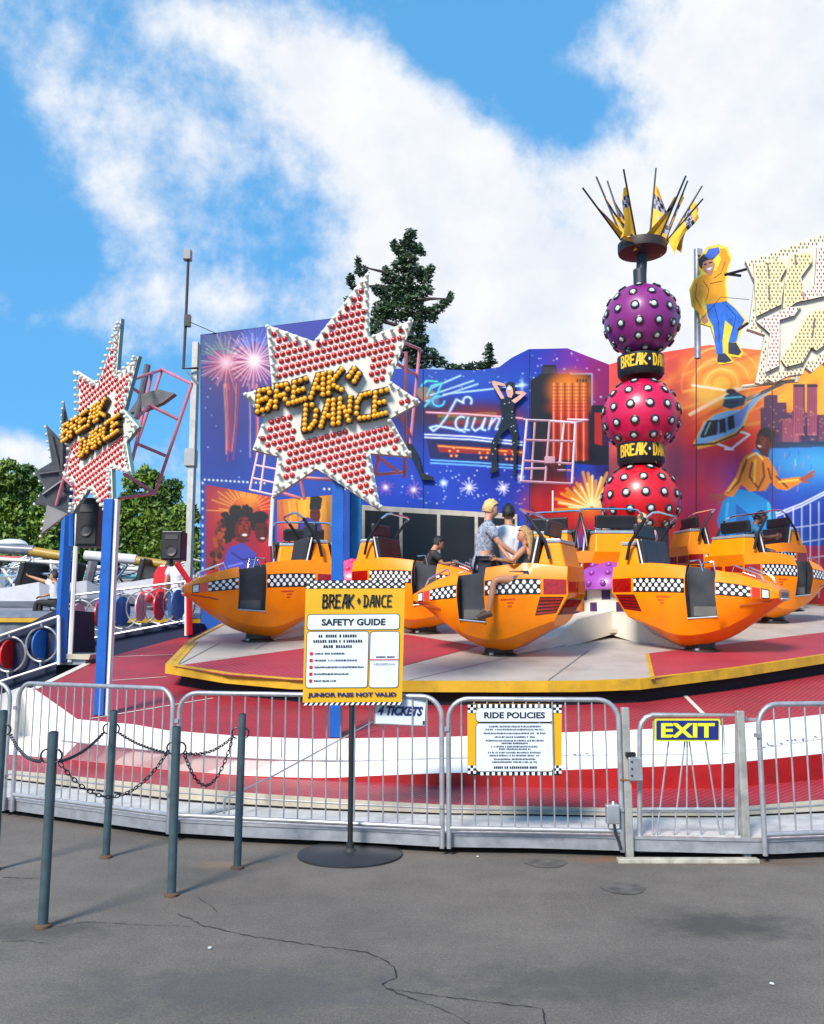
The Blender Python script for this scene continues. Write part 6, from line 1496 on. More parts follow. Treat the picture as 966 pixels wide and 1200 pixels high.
con = [(481, 276, 8, 9), (476, 287, 10, 8), (488, 291, 9, 7), (468, 294, 7, 6), (462, 288, 5, 7), (478, 303, 14, 7), (494, 296, 6, 4), (470, 312, 12, 8), (484, 318, 14, 9), (498, 325, 10, 8), (505, 316, 5, 7), (458, 326, 12, 9), (474, 333, 18, 11), (497, 340, 13, 8), (462, 346, 18, 12), (445, 340, 10, 7), (452, 318, 5, 8),
       (485, 352, 14, 12), (468, 364, 20, 13), (448, 366, 13, 14), (440, 385, 10, 14), (420, 308, 4, 10), (424, 318, 8, 7), (411, 328, 5, 8), (415, 336, 6, 4), (408, 352, 4, 5), (418, 372, 10, 8), (500, 366, 12, 8), (512, 362, 9, 6), (520, 356, 7, 6), (528, 348, 4, 7), (505, 373, 9, 5), (490, 380, 10, 14), (494, 398, 9, 10), (480, 405, 16, 14), (502, 416, 14, 9), (515, 424, 9, 6), (460, 410, 16, 16), (492, 425, 16, 10)]
tree('tall dark conifer behind the front star, tips spread against the clouds', 480, 42, 272, con, NEEDLE, .12, 1900, .42, [(482, 355, 526, 350), (480, 340, 412, 335), (480, 370, 515, 365), (480, 320, 505, 318), (481, 300, 462, 290), (480, 385, 410, 370), (480, 330, 422, 312), (480, 410, 515, 425)], 3, droop=.5, cat='tree', group=None)
con2 = [(573, 408, 4, 7), (572, 416, 7, 5), (576, 424, 6, 5), (568, 428, 9, 6), (556, 430, 12, 5), (540, 432, 12, 5), (528, 430, 8, 4)]
tree('small conifer top peeping over the blue wall, right of the tall one', 572, 42, 404, con2, NEEDLE, .12, 1900, .2, [], 4, droop=.5)
r = random.Random(6)
def blobfill(x0, x1, topf, bot, step, rr):
    out = []
    x = x0
    while x < x1:
        y = topf(x) + rr * .7
        while y < bot: out.append((x + r.uniform(-5, 5), y + r.uniform(-4, 4), rr * r.uniform(.7, 1.25), rr * r.uniform(.65, 1.05))); y += step * .85
        x += step
    return out
tree('broad green tree at the far left edge behind the stars', 10, 36, 560, blobfill(-60, 62, lambda x: interp(x, [(-60, 560), (0, 548), (18, 538), (32, 545), (45, 556), (62, 590)]), 680, 15, 12), LEAF, .12, 1700, .4, [(10, 640, 30, 580)], 11)
tree('tall rounded green tree behind the pink frame pipes, left of the wall', 180, 38, 570, blobfill(142, 222, lambda x: interp(x, [(142, 600), (155, 560), (170, 548), (185, 548), (200, 562), (210, 590), (222, 600)]), 690, 14, 12), LEAF, .12, 1700, .35, [(180, 640, 165, 590), (180, 640, 200, 600)], 12)
tree('green tree low between the two blue posts', 100, 40, 600, blobfill(60, 148, lambda x: interp(x, [(60, 600), (90, 590), (120, 600), (148, 590)]), 690, 15, 12), LEAF, .12, 1500, .3, [], 13)
tree('bright green shrub against the left corner of the wall', 220, 34, 600, blobfill(204, 232, lambda x: 588 + abs(x - 220) * .6, 690, 12, 9), LEAF, .11, 1800, .2, [], 14)
# ================================================================= neighbouring ride at the left
NAVY = mat('navy_panel', (.006, .012, .045, 1), .7, var=.3, scale=2); GREYW = mat('sleigh_white', rgb(222, 222, 226), .3, var=.08, dirt=.25, scale=3, coat=.3); LTG = mat('sleigh_grey', rgb(120, 122, 132), .35, var=.2)
er = thing('entrance_ramp', 'navy side wall of the ramp to the neighbouring ride, at the left edge', 'ramp', P(30, 780, 13.3))
MB().prism([P(x, y, 13.2) for x, y in ((-60, 860), (-60, 762), (0, 748), (66, 714), (66, 790), (40, 806), (0, 826))], (0, 1.6, 0)).build('side_wall', NAVY, er)
MB().prism([P(x, y, 13.2) for x, y in ((64, 766), (106, 767), (104, 773), (64, 772))], (0, 1.0, 0)).build('landing', BEIGE, er)
MB().prism([P(x, y, 13.25) for x, y in ((66, 773), (100, 773), (100, 779), (66, 779))], (0, .9, 0)).build('landing_fascia', STEEL, er)
bw2 = tag(MB().prism([P(x, y, 16.4) for x, y in ((60, 800), (60, 756), (140, 742), (222, 730), (222, 757), (140, 772))], (0, 2.6, 0)).build('plinth_wall', NAVY, None), 'dark navy base wall of the neighbouring ride behind the railing', 'wall')
DISC = {'red': mat('disc_red', (.80, .012, .012, 1), .35), 'blue': mat('disc_blue', (.02, .13, .42, 1), .35), 'pink': mat('disc_pink', (.62, .34, .42, 1), .4)}
def railing(label, Y, A, B, C, D, discs, end=None):
    """A-B top rail, C-D bottom rail (pixels); discs at (px, py, rx, colour)"""
    t = thing('disc_railing', label, 'railing', P(*A, Y), 0, 'railings with coloured discs')
    rp_ = .022
    MB().tube(P(*A, Y), P(*B, Y), rp_, 8).build('top_rail', GALV, t, True); MB().tube(P(*C, Y), P(*D, Y), rp_, 8).build('bottom_rail', GALV, t, True)
    for px, y0, y1 in (end or []): MB().tube(P(px, y0, Y), P(px, y1, Y), .028, 8).build('post', WHITE, t, True)
    for px, py, ry, rx, co in discs:
        c = P(px, py, Y); R_ = ry * Y / FL; tilt_ = math.acos(min(1, rx / ry)) + math.atan2(-c.x, c.y); ax_ = Matrix.Rotation(tilt_, 3, 'Z') @ Matrix.Rotation(PI / 2, 3, 'X')
        MB().lathe([(R_, -.012), (R_, .012)], c, 22, axis=ax_).build('disc', DISC[co], t, True)
        rr_ = R_ * 1.22; MB().path([c + Vector((rr_ * math.cos(q) * .92, .04, rr_ * math.sin(q))) for q in [2 * PI * k / 22 for k in range(22)]], .016, 6, True).build('hoop', GALV, t, True)
        yt = interp(px, [A, B]) if A[0] < B[0] else A[1]; yb = interp(px, [C, D])
        MB().tube(P(px, yt, Y), Vector((c.x, Y, c.z + rr_)), .016, 6).build('stay', GALV, t, True); MB().tube(P(px, yb, Y), Vector((c.x, Y, c.z - rr_)), .016, 6).build('stay', GALV, t, True)
    return t
railing('ramp railing with a red and a blue disc at the left edge', 13.1, (-50, 762), (70, 722), (-50, 815), (68, 777), [(10, 767, 16.5, 9, 'red'), (48, 755, 16.5, 9.5, 'blue'), (-32, 780, 16.5, 9, 'blue')], [(69, 722, 779)])
railing('railing with blue, pink, red and blue discs in front of the neighbouring ride', 16.3, (84, 698), (222, 681), (82, 753), (220, 727), [(92, 723, 16, 7.5, 'pink'), (143, 716, 17, 9, 'blue'), (165, 712, 16, 6, 'pink'), (187, 710, 17, 6.5, 'red'), (209, 708, 17, 8, 'blue'), (116, 720, 15, 5, 'red')], [(218, 682, 745)])
tag(MB().path([P(207, 660, 16.2), P(222, 682, 16.2), P(222, 744, 16.2)], .055, 4).build('red_end_post', mat('post_red', (.55, .01, .02, 1), .4), None), 'red bent end post at the right end of the disc railing', 'post')
# the ride itself: round floor with white sleighs, overhead sweeps
nr = thing('spinning_ride', 'neighbouring ride with a grey round floor, striped skirt and overhead beams', 'ride', P(120, 735, 24))
cN = P(110, 722, 26); 
MB().lathe([(9.5, -1.2), (9.5, -.1), (9.3, 0), (2, .5)], (cN.x, 27, cN.z - .1), 40).build('floor_disc', LTG, nr, True)
MB().lathe([(9.56, -.30), (9.56, -.22)], (cN.x, 27, cN.z + .0), 40).build('floor_stripe', mat('stripe_yellow', (.6, .35, .02, 1), .4), nr, True)
for a, b, r_, m_ in (((-60, 640, 21), (40, 645, 21), .12, LTG), ((36, 646, 21), (80, 653, 21), .12, mat('beam_ochre', (.36, .22, .03, 1), .45)), ((100, 651, 22), (160, 656, 22), .13, GREYW), ((158, 657, 22), (196, 662, 22), .12, mat('beam_ochre', (.36, .22, .03, 1), .45)), ((-60, 652, 22), (80, 660, 22), .05, WHITE), ((100, 664, 23), (215, 670, 23), .05, WHITE)):
    MB().tube(P(*a), P(*b), r_, 10).build('overhead_beam', m_, nr, True)
MB().sphere(P(14, 638, 22), .28, 12, 6, (1.4, 1, .5)).build('lamp_cover', GREYW, nr, True)
rr2 = random.Random(9)
rods = [((38, 643, 21), (40, 700, 21), WHITE), ((10, 690, 21), (38, 655, 21), CHROME), ((2, 665, 21), (26, 700, 21), WHITE), ((150, 662, 22), (128, 690, 22), CHROME), ((172, 660, 22), (168, 705, 22), CHROME), ((140, 660, 22), (120, 680, 22), BLACK), ((26, 700, 20.8), (22, 735, 20.8), CHROME), ((0, 676, 20.5), (70, 672, 20.5), CHROME), ((-20, 660, 21.5), (20, 700, 21.5), CHROME), ((60, 655, 22), (62, 700, 22), WHITE), ((110, 655, 22.5), (95, 720, 22.5), LTG), ((104, 655, 22.5), (116, 725, 22.5), mat('navy_strut', (.03, .035, .06, 1), .4))]
for a, b, m_ in rods: MB().tube(P(*a), P(*b), .035 if m_ is not LTG else .12, 6).build('rod', m_, nr, True)
MB().prism([P(x, y, 26.5) for x, y in ((-80, 660), (225, 664), (225, 700), (-80, 700))], (0, .3, 0)).build('back_fence', mat('back_white', rgb(205, 208, 214), .5, var=.12, scale=1.5), nr)
for k, (y, c_) in enumerate(((667, LTG), (676, mat('teal_stripe', (.02, .22, .26, 1), .5)), (684, LTG), (692, LTG))): MB().tube(P(-80, y - 1, 26.3), P(225, y, 26.3), .07, 6).build('fence_stripe', c_, nr)
MB().tube(P(36, 651, 25), P(76, 651, 25), .09, 6).build('awning_edge', mat('awning_blue', (.02, .25, .50, 1), .5), nr); MB().tube(P(-30, 652, 25), P(40, 655, 25), .06, 6).build('awning_edge', mat('awning_red', (.4, .03, .04, 1), .5), nr)
for k in range(80):
    x0 = rr2.uniform(-5, 215); y0 = rr2.uniform(662, 700); MB().path([P(x0, y0, 23.6), P(x0 + rr2.uniform(8, 22), y0 + rr2.uniform(-12, 14), 23.6), P(x0 + rr2.uniform(20, 34), y0 + rr2.uniform(-10, 10), 23.8)], .03, 5).build('tangled_rail', rr2.choice([WHITE, CHROME, BLACK, GREYW]), nr, True)
MB().lathe([(.13, 0), (.13, 1.05), (.11, 1.1)], P(132, 757, 18.2), 16).build('drum', mat('drum_white', rgb(190, 200, 205), .4, var=.2, dirt=.3), nr, True)
def sleigh():
    t = thing('ride_sleigh', 'x', 'ride car', (0, 0, 0), 0, 'white ride cars of the neighbouring ride')
    st = [(-1.2, .25, .5), (-1.0, .5, .62), (-.3, .62, .5), (.5, .6, .42), (1.1, .42, .4), (1.35, .15, .4)]
    mb = MB()
    for x, w_, h_ in st:
        for y, z in ((-w_, h_), (-w_ * .9, .2), (-w_ * .45, 0), (w_ * .45, 0), (w_ * .9, .2), (w_, h_)): mb.v.append((x, y, z))
    for i in range(5):
        for k in range(5): q = i * 6 + k; mb.f.append((q, q + 6, q + 7, q + 1)); mb.m.append(0)
    mb.f += [tuple(range(6)), tuple(range(35, 29, -1))]; mb.m += [0, 0]
    mb.build('hull', GREYW, t, True, True, ang=30)
    for z in (.22, .42): MB().path([(x, -w_ * (.9 + .1 * (z - .2) / max(.1, h_ - .2)) - .01, z) for x, w_, h_ in st], .025, 5).build('stripe', LTG, t, True, True)
    MB().box((-.5, 0, .75), (.14, 1.0, .7), Matrix.Rotation(-.2, 3, 'Y')).build('seat_back', RUBBER, t, False, True, bevel=.04)
    MB().box((.0, 0, .42), (1.4, .95, .08)).build('seat', DARK, t, False, True)
    MB().path([(.5, -.5, .6), (.3, -.5, 1.0), (.3, .5, 1.0), (.5, .5, .6)], .025, 6).build('lap_bar', CHROME, t, True, True)
    return t
sl0 = sleigh()
for i, (px, py, Y, hd, lab) in enumerate(((12, 716, 20.5, 170, 'white sleigh shaped ride car at the left edge, beside the reaching person'), (60, 712, 21.5, 180, 'white sleigh shaped ride car behind the first blue post'), (104, 712, 22.5, 185, 'white sleigh shaped ride car seen between the two blue posts'), (148, 708, 22, 175, 'white sleigh shaped ride car behind the disc railing, left of the red seat'), (-40, 705, 22, 170, 'white sleigh shaped ride car mostly outside the left edge'))):
    o = sl0 if i == 0 else copy_tree(sl0); o.location = P(px, py, Y); o.rotation_euler = (0, 0, math.radians(hd)); o['label'] = lab
rs = thing('ride_chair', 'tall red ride seat beside the person in a white shirt', 'seat', P(182, 722, 20))
RSM = mat('seat_red', (.62, .01, .015, 1), .3, coat=.4)
mb = MB(); mb.prism([P(x, y, 20) for x, y in ((178, 690), (180, 672), (186, 662), (194, 661), (197, 668), (192, 700), (188, 712), (178, 712))], (0, .5, 0)); mb.build('seat_shell', RSM, rs, bevel=.04)
MB().sphere(P(174, 699, 19.6), .20, 14, 8, (1, .8, .75)).build('seat_bolster', RSM, rs, True)
MB().box(P(184, 716, 20.2), (.35, .5, .2)).build('seat_base', DARK, rs, bevel=.02)
# ================================================================= people
def skin_mesh(joints, edges, rad, sub=2, root=0):
    me = bpy.data.meshes.new('sk'); me.from_pydata([tuple(j) for j in joints], edges, []); o = bpy.data.objects.new('sk', me); COL.objects.link(o)
    m = o.modifiers.new('Skin', 'SKIN'); m.use_smooth_shade = True; m.branch_smoothing = .6
    if not me.skin_vertices: pass
    for i, r_ in enumerate(rad):
        sv = me.skin_vertices[0].data[i]; sv.radius = (r_, r_) if not isinstance(r_, tuple) else r_; sv.use_root = (i == root)
    if sub: s_ = o.modifiers.new('S', 'SUBSURF'); s_.levels = s_.render_levels = sub
    bpy.context.view_layer.update(); dg = bpy.context.evaluated_depsgraph_get(); me2 = bpy.data.meshes.new_from_object(o.evaluated_get(dg))
    vs = [v.co.copy() for v in me2.vertices]; fs = [tuple(p.vertices) for p in me2.polygons]
    bpy.data.objects.remove(o); return vs, fs
J0 = dict(pel=(0, 0, .95), sp=(0, 0, 1.12), ch=(0, .0, 1.30), nb=(0, -.01, 1.45), nk=(0, .005, 1.52), h1=(0, .02, 1.60), h2=(0, .02, 1.70),
          sL=(-.17, 0, 1.41), eL=(-.22, -.02, 1.13), wL=(-.22, .06, .89), sR=(.17, 0, 1.41), eR=(.22, -.02, 1.13), wR=(.22, .06, .89),
          hL=(-.09, 0, .90), kL=(-.10, .02, .50), aL=(-.10, -.02, .09), tL=(-.10, .14, .03), hR=(.09, 0, .90), kR=(.10, .02, .50), aR=(.10, -.02, .09), tR=(.10, .14, .03))
R0_ = dict(pel=.125, sp=.115, ch=.13, nb=.075, nk=.052, h1=.075, h2=.082, sL=.062, eL=.042, wL=.028, sR=.062, eR=.042, wR=.028, hL=.085, kL=.055, aL=.038, tL=.032, hR=.085, kR=.055, aR=.038, tR=.032)
E0 = [('pel', 'sp'), ('sp', 'ch'), ('ch', 'nb'), ('nb', 'nk'), ('nk', 'h1'), ('h1', 'h2'), ('ch', 'sL'), ('sL', 'eL'), ('eL', 'wL'), ('ch', 'sR'), ('sR', 'eR'), ('eR', 'wR'), ('pel', 'hL'), ('hL', 'kL'), ('kL', 'aL'), ('aL', 'tL'), ('pel', 'hR'), ('hR', 'kR'), ('kR', 'aR'), ('aR', 'tR')]
def person(label, pos, yaw, scale, skin, top, bottom, hair, pose={}, legs=True, sleeve=.55, shorts=.75, long_hair=0, head_turn=0., group=None, shoe=None, strapless=False):
    t = thing('person', label, 'person', pos, yaw, group); M = MW[t.name]
    J = {k: Vector(pose.get(k, v)) for k, v in J0.items()}
    for n_ in ('h1', 'h2'): J[n_] = J[n_] + (J['nk'] - J['h2']).normalized() * .035
    V = lambda p: M @ (Vector(p) * scale)
    names = list(J); 
    if not legs: names = [n for n in names if n[0] not in 'ka' and n not in ('tL', 'tR')] if False else names
    idx = {n: i for i, n in enumerate(names)}; js = [J[n] for n in names]; rad = [R0_[n] for n in names]; ed = [(idx[a], idx[b]) for a, b in E0 if a in idx and b in idx]
    # hands: palm and five fingers
    for s in 'LR':
        w_, e_ = J['w' + s], J['e' + s]; d = (w_ - e_).normalized(); sd_ = d.cross(Vector((0, 1, .2))).normalized()
        if sd_.length < .1: sd_ = Vector((1, 0, 0))
        nrm = d.cross(sd_).normalized(); pi = len(js); js.append(w_ + d * .05); rad.append(.026); ed.append((idx['w' + s], pi))
        for k, (off, L_) in enumerate(((-.026, .058), (-.009, .068), (.009, .062), (.026, .05))):
            b0 = w_ + d * .085 + sd_ * off; a = len(js)
            js += [b0, b0 + d * L_ * .5 + nrm * .008, b0 + d * L_ * .85 + nrm * .03]; rad += [.0095, .0085, .0075]; ed += [(pi, a), (a, a + 1), (a + 1, a + 2)]
        a = len(js); js += [w_ + d * .05 - sd_ * .038 + nrm * .01, w_ + d * .085 - sd_ * .05 + nrm * .02]; rad += [.011, .009]; ed += [(pi, a), (a, a + 1)]
    vs, fs = skin_mesh(js, ed, rad, 1, idx['pel'])
    body = MB().add([V(v) for v in vs], fs).build('body', skin, t, True, ang=180)
    # face (small relief on the head)
    hc = (J['h1'] + J['h2']) / 2; up = (J['h2'] - J['h1']).normalized(); Rh = Matrix.Rotation(head_turn, 3, 'Z'); fw_ = Rh @ Vector((0, 1, 0)); fw_ = (fw_ - up * fw_.dot(up)).normalized(); rt_ = fw_.cross(up).normalized()
    Hf = lambda x, y, z: V(hc + rt_ * x + fw_ * y + up * z)
    # head shape: jaw and cranium over the skinned core
    mb = MB(); seg, rings = 16, 12
    for i in range(rings + 1):
        a = -PI / 2 + PI * i / rings
        for k in range(seg):
            q = 2 * PI * k / seg; x = math.cos(a) * math.cos(q); y = math.cos(a) * math.sin(q); z = math.sin(a)
            jw = 1 - .28 * max(0, -z) ; mb.v.append(tuple(Hf(.078 * x * jw, .095 * y * (1 - .1 * max(0, -z)) + (.012 if z < 0 else -.005), .115 * z - .005)))
    for i in range(rings):
        for k in range(seg): mb.f.append((i * seg + k, i * seg + (k + 1) % seg, (i + 1) * seg + (k + 1) % seg, (i + 1) * seg + k)); mb.m.append(0)
    hd = mb.build('head', skin, body, True, ang=180)
    mb = MB(); mb.add([Hf(-.008, .09, .018), Hf(.008, .09, .018), Hf(.014, .092, -.022), Hf(-.014, .092, -.022), Hf(0, .116, -.018)], [(0, 1, 4), (1, 2, 4), (2, 3, 4), (3, 0, 4)]); mb.build('nose', skin, hd, True)
    for s in (-1, 1):
        MB().sphere(Hf(s * .030, .084, .012), .011 * scale, 8, 5, (1.2, 1, .6)).build('eye', mat('eye_dark', (.02, .012, .01, 1), .3), hd, True)
        MB().sphere(Hf(s * .080, -.002, -.004), .020 * scale, 8, 5, (.4, .8, 1.3)).build('ear', skin, hd, True)
    MB().sphere(Hf(0, .088, -.048), .02 * scale, 8, 4, (1.1, .5, .35)).build('mouth', mat('lips', (.30, .09, .07, 1), .5), hd, True)
    # hair
    mb = MB(); seg, rings = 20, 10; r_ = random.Random(len(label))
    for i in range(rings + 1):
        a = -.45 + (PI / 2 + .45) * i / rings
        for k in range(seg):
            q = 2 * PI * k / seg; f_ = math.sin(q); aa = a
            if f_ > .1: aa = max(a, .42 * min(1, (f_ - .1) * 3) + .12)
            n_ = 1 + .085 * r_.uniform(-1, 1)
            mb.v.append(tuple(Hf(.088 * math.cos(aa) * math.cos(q) * n_, (.106 * math.cos(aa) * math.sin(q) - .008) * n_, (.128 * math.sin(aa) + .006) * n_)))
    for i in range(rings):
        for k in range(seg): mb.f.append((i * seg + k, i * seg + (k + 1) % seg, (i + 1) * seg + (k + 1) % seg, (i + 1) * seg + k)); mb.m.append(0)
    hr = mb.build('hair', hair, hd, True, ang=180)
    if long_hair:
        mb = MB(); n1, n2 = 10, 7
        for i in range(n1 + 1):
            u = i / n1
            for k in range(n2 + 1):
                q = PI + PI * k / n2; wv = .006 * math.sin(7 * u + k)
                mb.v.append(tuple(Hf((.086 + .035 * u - .03 * u * u) * math.cos(q) + wv, (.10 + .012 * u) * math.sin(q) * (1 - .2 * u) - .012 - .035 * u, .05 - long_hair * u)))
        W2 = n2 + 1
        for i in range(n1):
            for k in range(n2): mb.f.append((i * W2 + k, i * W2 + k + 1, (i + 1) * W2 + k + 1, (i + 1) * W2 + k)); mb.m.append(0)
        lh = mb.build('long_hair', hair, hr, True, ang=180) if False else mb.build('long_hair', hair, hd, True, ang=180)
        so_ = lh.modifiers.new('Solidify', 'SOLIDIFY'); so_.thickness = .02
    # shirt
    tj = ['pel', 'sp', 'ch', 'nb', 'sL', 'sR']; js = [J[n].copy() for n in tj]; js[0] = J['pel'] + Vector((0, 0, -.17)); js[3] = J['nb'] + (J['nk'] - J['nb']) * .1
    if strapless: js[3] = J['ch'] + (J['nb'] - J['ch']) * .15; js = js[:4]
    rad = [.178, .150, .152, .096, .092, .092]; ed = [(0, 1), (1, 2), (2, 3), (2, 4), (2, 5)]
    if strapless: rad = [.145, .135, .148, .14]; ed = [(0, 1), (1, 2), (2, 3)]
    if sleeve > 0:
        for s, a in (('L', 4), ('R', 5)): i_ = len(js); js.append(J['s' + s].lerp(J['e' + s], min(1, sleeve))); rad.append(.062); ed.append((a, i_))
        if sleeve > 1:
            for s, a in (('L', 6), ('R', 7)): i_ = len(js); js.append(J['e' + s].lerp(J['w' + s], .85)); rad.append(.042); ed.append((a, i_))
    vs, fs = skin_mesh(js, ed, rad, 2, 1); MB().add([V(v) for v in vs], fs).build('shirt', top, t, True, ang=180)
    # trousers or shorts
    js = [J['pel'] + Vector((0, 0, .02)), J['hL'], J['hR'], J['hL'].lerp(J['kL'], shorts if shorts <= 1 else 1), J['hR'].lerp(J['kR'], shorts if shorts <= 1 else 1)]; rad = [.142, .102, .102, .084 if shorts < 1 else .068, .084 if shorts < 1 else .068]; ed = [(0, 1), (0, 2), (1, 3), (2, 4)]
    if shorts > 1: js += [J['aL'], J['aR']]; rad += [.055, .055]; ed += [(3, 5), (4, 6)]
    vs, fs = skin_mesh(js, ed, rad, 2, 0); MB().add([V(v) for v in vs], fs).build('trousers' if shorts > 1 else 'shorts', bottom, t, True, ang=180)
    sm_ = shoe or (mat('sandal', (.10, .05, .03, 1), .6) if strapless else None) or mat('shoe_white', rgb(220, 215, 210), .5)
    for s in 'LR':
        a, b = J['a' + s], J['t' + s]; MB().path([V(a + (a - b) * .35 - Vector((0, 0, .03))), V(a.lerp(b, .4) + Vector((0, 0, -.005))), V(b + (b - a) * .25)], [.045 * scale, .052 * scale, .035 * scale], 8).build('shoe', sm_, t, True)
    return t
SK_L = mat('skin_light', (.60, .29, .19, 1), .5, var=.06); SK_T = mat('skin_tan', (.50, .22, .12, 1), .5, var=.06); SK_D = mat('skin_brown', (.14, .055, .03, 1), .5, var=.08)
H_BL = mat('hair_blond', (.68, .46, .17, 1), .5, var=.25, scale=30, bump=.6, bscale=90); H_DB = mat('hair_dark_blond', (.42, .24, .09, 1), .5, var=.3, scale=30, bump=.6, bscale=90); H_BK = mat('hair_black', (.008, .007, .007, 1), .4, bump=.6, bscale=90)
C_WH = mat('cotton_white', rgb(236, 236, 242), .8, var=.04, bump=.25, bscale=14); C_BL = mat('cotton_black', (.02, .02, .024, 1), .8, var=.1, bump=.2, bscale=14); C_CY = mat('cotton_cyan', (.01, .34, .68, 1), .7, bump=.25, bscale=14); C_BLU = mat('cotton_blue', (.01, .13, .28, 1), .7, bump=.25, bscale=14); C_PK = mat('cotton_pink', (.65, .32, .38, 1), .7); C_DK = mat('cotton_charcoal', (.04, .045, .06, 1), .8, bump=.2, bscale=14)
def print_mat():
    m = mat('printed_shirt', (.30, .36, .50, 1), .75, var=.1); nt = m.node_tree; b = nt.nodes['Principled BSDF']
    tc = nt.nodes.new('ShaderNodeTexCoord'); n = nt.nodes.new('ShaderNodeTexNoise'); n.inputs['Scale'].default_value = 22; n.inputs['Detail'].default_value = 3; n.inputs['Distortion'].default_value = 2; nt.links.new(tc.outputs['Object'], n.inputs['Vector'])
    cr = nt.nodes.new('ShaderNodeValToRGB'); cr.color_ramp.elements[0].position = .44; cr.color_ramp.elements[0].color = (.16, .19, .27, 1); cr.color_ramp.elements[1].position = .56; cr.color_ramp.elements[1].color = (.42, .45, .52, 1)
    nt.links.new(n.outputs[0], cr.inputs[0]); nt.links.new(cr.outputs[0], b.inputs['Base Color']); return m
C_PR = print_mat()
# car coordinates -> world
def incar(i, x, y, z): return CARS[i][1] @ Vector((x, y, z))
# three teenagers in the centre front car
p = P(571, 700, 12.15); fl = incar(0, 0, 0, .43).z
person('person with short blond hair in a printed grey-blue shirt, standing in the centre car', (p.x - .05, 12.12, fl - .23), math.radians(-82), 1.065, SK_L, C_PR, C_DK, H_BL,
       dict(sp=(0, .01, 1.12), ch=(0, .04, 1.30), nb=(0, .06, 1.45), nk=(.0, .08, 1.52), h1=(0, .11, 1.60), h2=(0, .13, 1.70), sL=(-.15, .04, 1.40), sR=(.15, .05, 1.40), eR=(.20, .16, 1.16), wR=(.16, .42, 1.0), eL=(-.2, .05, 1.13), wL=(-.18, .2, .95)), sleeve=.8, shorts=.9)
p = P(596, 700, 12.5)
person('person with black hair in a white t-shirt, back to the camera, in the centre car', (p.x + .02, 12.52, fl - .22), math.radians(-12), 1.055, SK_T, C_WH, C_BL, H_BK,
       dict(sL=(-.17, 0, 1.41), sR=(.17, 0, 1.41), eL=(-.27, .02, 1.15), eR=(.27, .04, 1.15), wL=(-.22, .2, 1.0), wR=(.25, .22, 1.02)), sleeve=.8, shorts=.8)
q = P(613, 678, 11.74)
person('person with long dark blond hair, sitting in the centre car with one leg out', (q.x, q.y, q.z - .62 * .93), math.radians(84), .93, SK_T, mat('top_darkgreen', (.035, .045, .045, 1), .7), mat('denim_short', (.05, .08, .14, 1), .7), H_DB,
       dict(pel=(0, 0, .62), sp=(0, -.02, .78), ch=(0, -.04, .95), nb=(0, -.05, 1.08), nk=(0, -.045, 1.14), h1=(0, -.03, 1.22), h2=(0, -.02, 1.32), sL=(-.16, -.04, 1.05), sR=(.16, -.04, 1.05),
            eL=(-.22, .16, .84), wL=(-.16, .30, 1.04), eR=(.21, .10, .86), wR=(.14, .34, .90), hL=(-.09, .03, .60), kL=(-.17, .40, .60), aL=(-.19, .48, .14), tL=(-.19, .61, .08), hR=(.09, .03, .60), kR=(.12, .40, .64), aR=(.14, .46, .22), tR=(.14, .58, .16)), sleeve=0, shorts=.45, long_hair=.40, strapless=True)
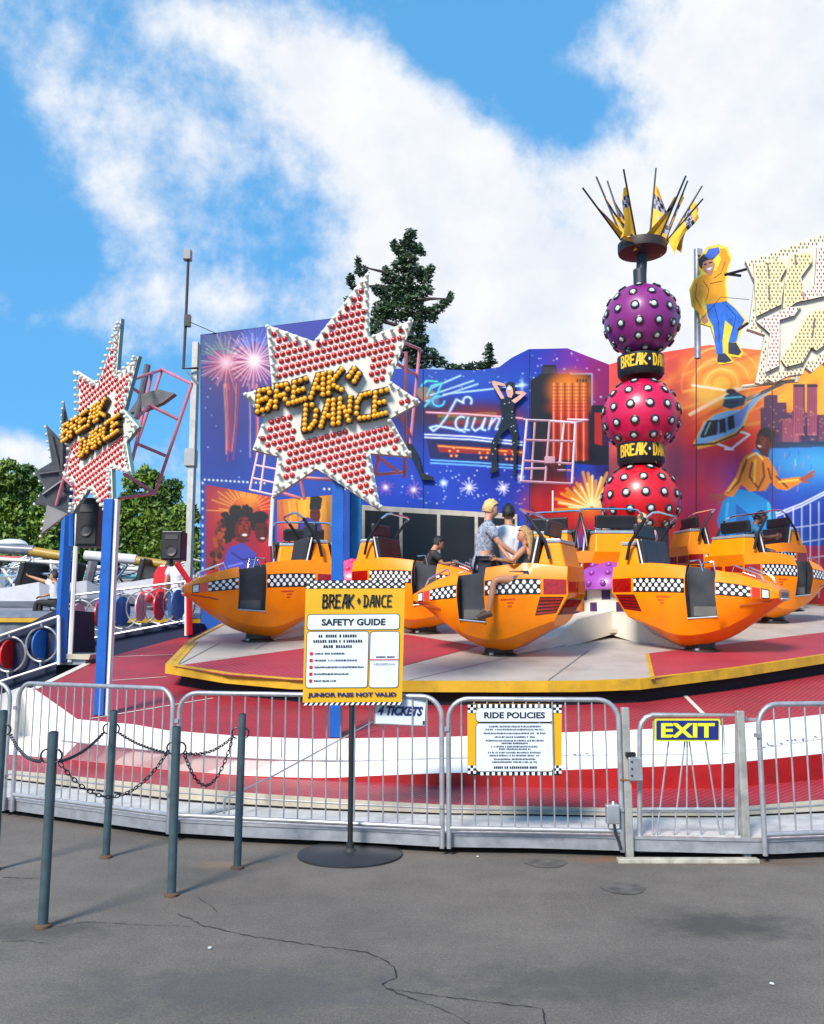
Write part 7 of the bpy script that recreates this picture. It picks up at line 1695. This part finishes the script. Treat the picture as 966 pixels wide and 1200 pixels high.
def seated(label, pos, yaw, skin, top, hair, lean=0., sc=.9, long_hair=0, turn=0., arms=None):
    ps = dict(pel=(0, 0, .12), sp=(0, .01 + lean * .15, .30), ch=(0, .02 + lean * .35, .48), nb=(0, .03 + lean * .5, .62), nk=(0, .04 + lean * .58, .68), h1=(0, .07 + lean * .72, .75 - lean * .03), h2=(0, .09 + lean * .85, .85 - lean * .08),
              sL=(-.17, .02 + lean * .45, .58), sR=(.17, .02 + lean * .45, .58), eL=(-.24, .14 + lean * .4, .36), eR=(.24, .14 + lean * .4, .36), wL=(-.16, .38 + lean * .3, .40), wR=(.16, .38 + lean * .3, .40),
              hL=(-.09, .03, .10), kL=(-.12, .42, .14), aL=(-.12, .50, -.22), tL=(-.12, .62, -.26), hR=(.09, .03, .10), kR=(.12, .42, .14), aR=(.12, .50, -.22), tR=(.12, .62, -.26))
    if arms: ps.update(arms)
    return person(label, pos, math.radians(yaw), sc, skin, top, C_DK, hair, ps, sleeve=.75, shorts=.9, long_hair=long_hair, head_turn=turn)
seated('person in a blue t-shirt leaning sideways and laughing in the right-hand car', P(878, 656, 16.15), -105, SK_D, C_BLU, H_BK, .22, 1.0)
seated('person whose blond hair shows just above the headrest of the nearest right car', P(757, 662, 15.2), 10, SK_L, C_PK, H_BL, 0, 1.0)
seated('person in a bright blue shirt bending over in a car left of the red ball', P(684, 657, 16.9), -100, SK_T, C_CY, H_BK, .75, 1.05)
seated('person in black sitting behind the sign stand, in front of the dark windows', incar(2, -.05, .25, .72), -76, SK_T, C_BL, H_BK, .2, .95)
# people at the neighbouring ride
pz = P(64, 740, 18.5)
person('person in a white top and black trousers reaching out an arm, at the far left', (pz.x, 18.6, P(64, 733, 18.6).z), math.radians(90), .92, SK_T, C_WH, C_BL, H_BK,
       dict(pel=(0, 0, .50), sp=(0, .05, .66), ch=(0, .08, .82), nb=(0, .09, .96), nk=(0, .1, 1.02), h1=(0, .12, 1.09), h2=(0, .13, 1.19), sL=(-.17, .08, .92), sR=(.17, .08, .92), eL=(-.16, .34, 1.0), wL=(-.14, .58, 1.08), eR=(.2, .2, .72), wR=(.14, .42, .66),
            hL=(-.09, .03, .48), kL=(-.12, .44, .52), aL=(-.12, .48, .09), tL=(-.12, .6, .04), hR=(.09, .03, .48), kR=(.12, .44, .50), aR=(.12, .46, .09), tR=(.12, .58, .04)), shorts=1.5, sleeve=.6)
pz = P(206, 735, 18.4)
person('person in a white t-shirt and blue trousers standing behind the disc railing', (pz.x, 18.4, P(206, 733, 18.4).z - .25), math.radians(15), 1.0, SK_T, C_WH, mat('denim_blue', (.02, .07, .22, 1), .7), H_BK, shorts=1.5, sleeve=.6)
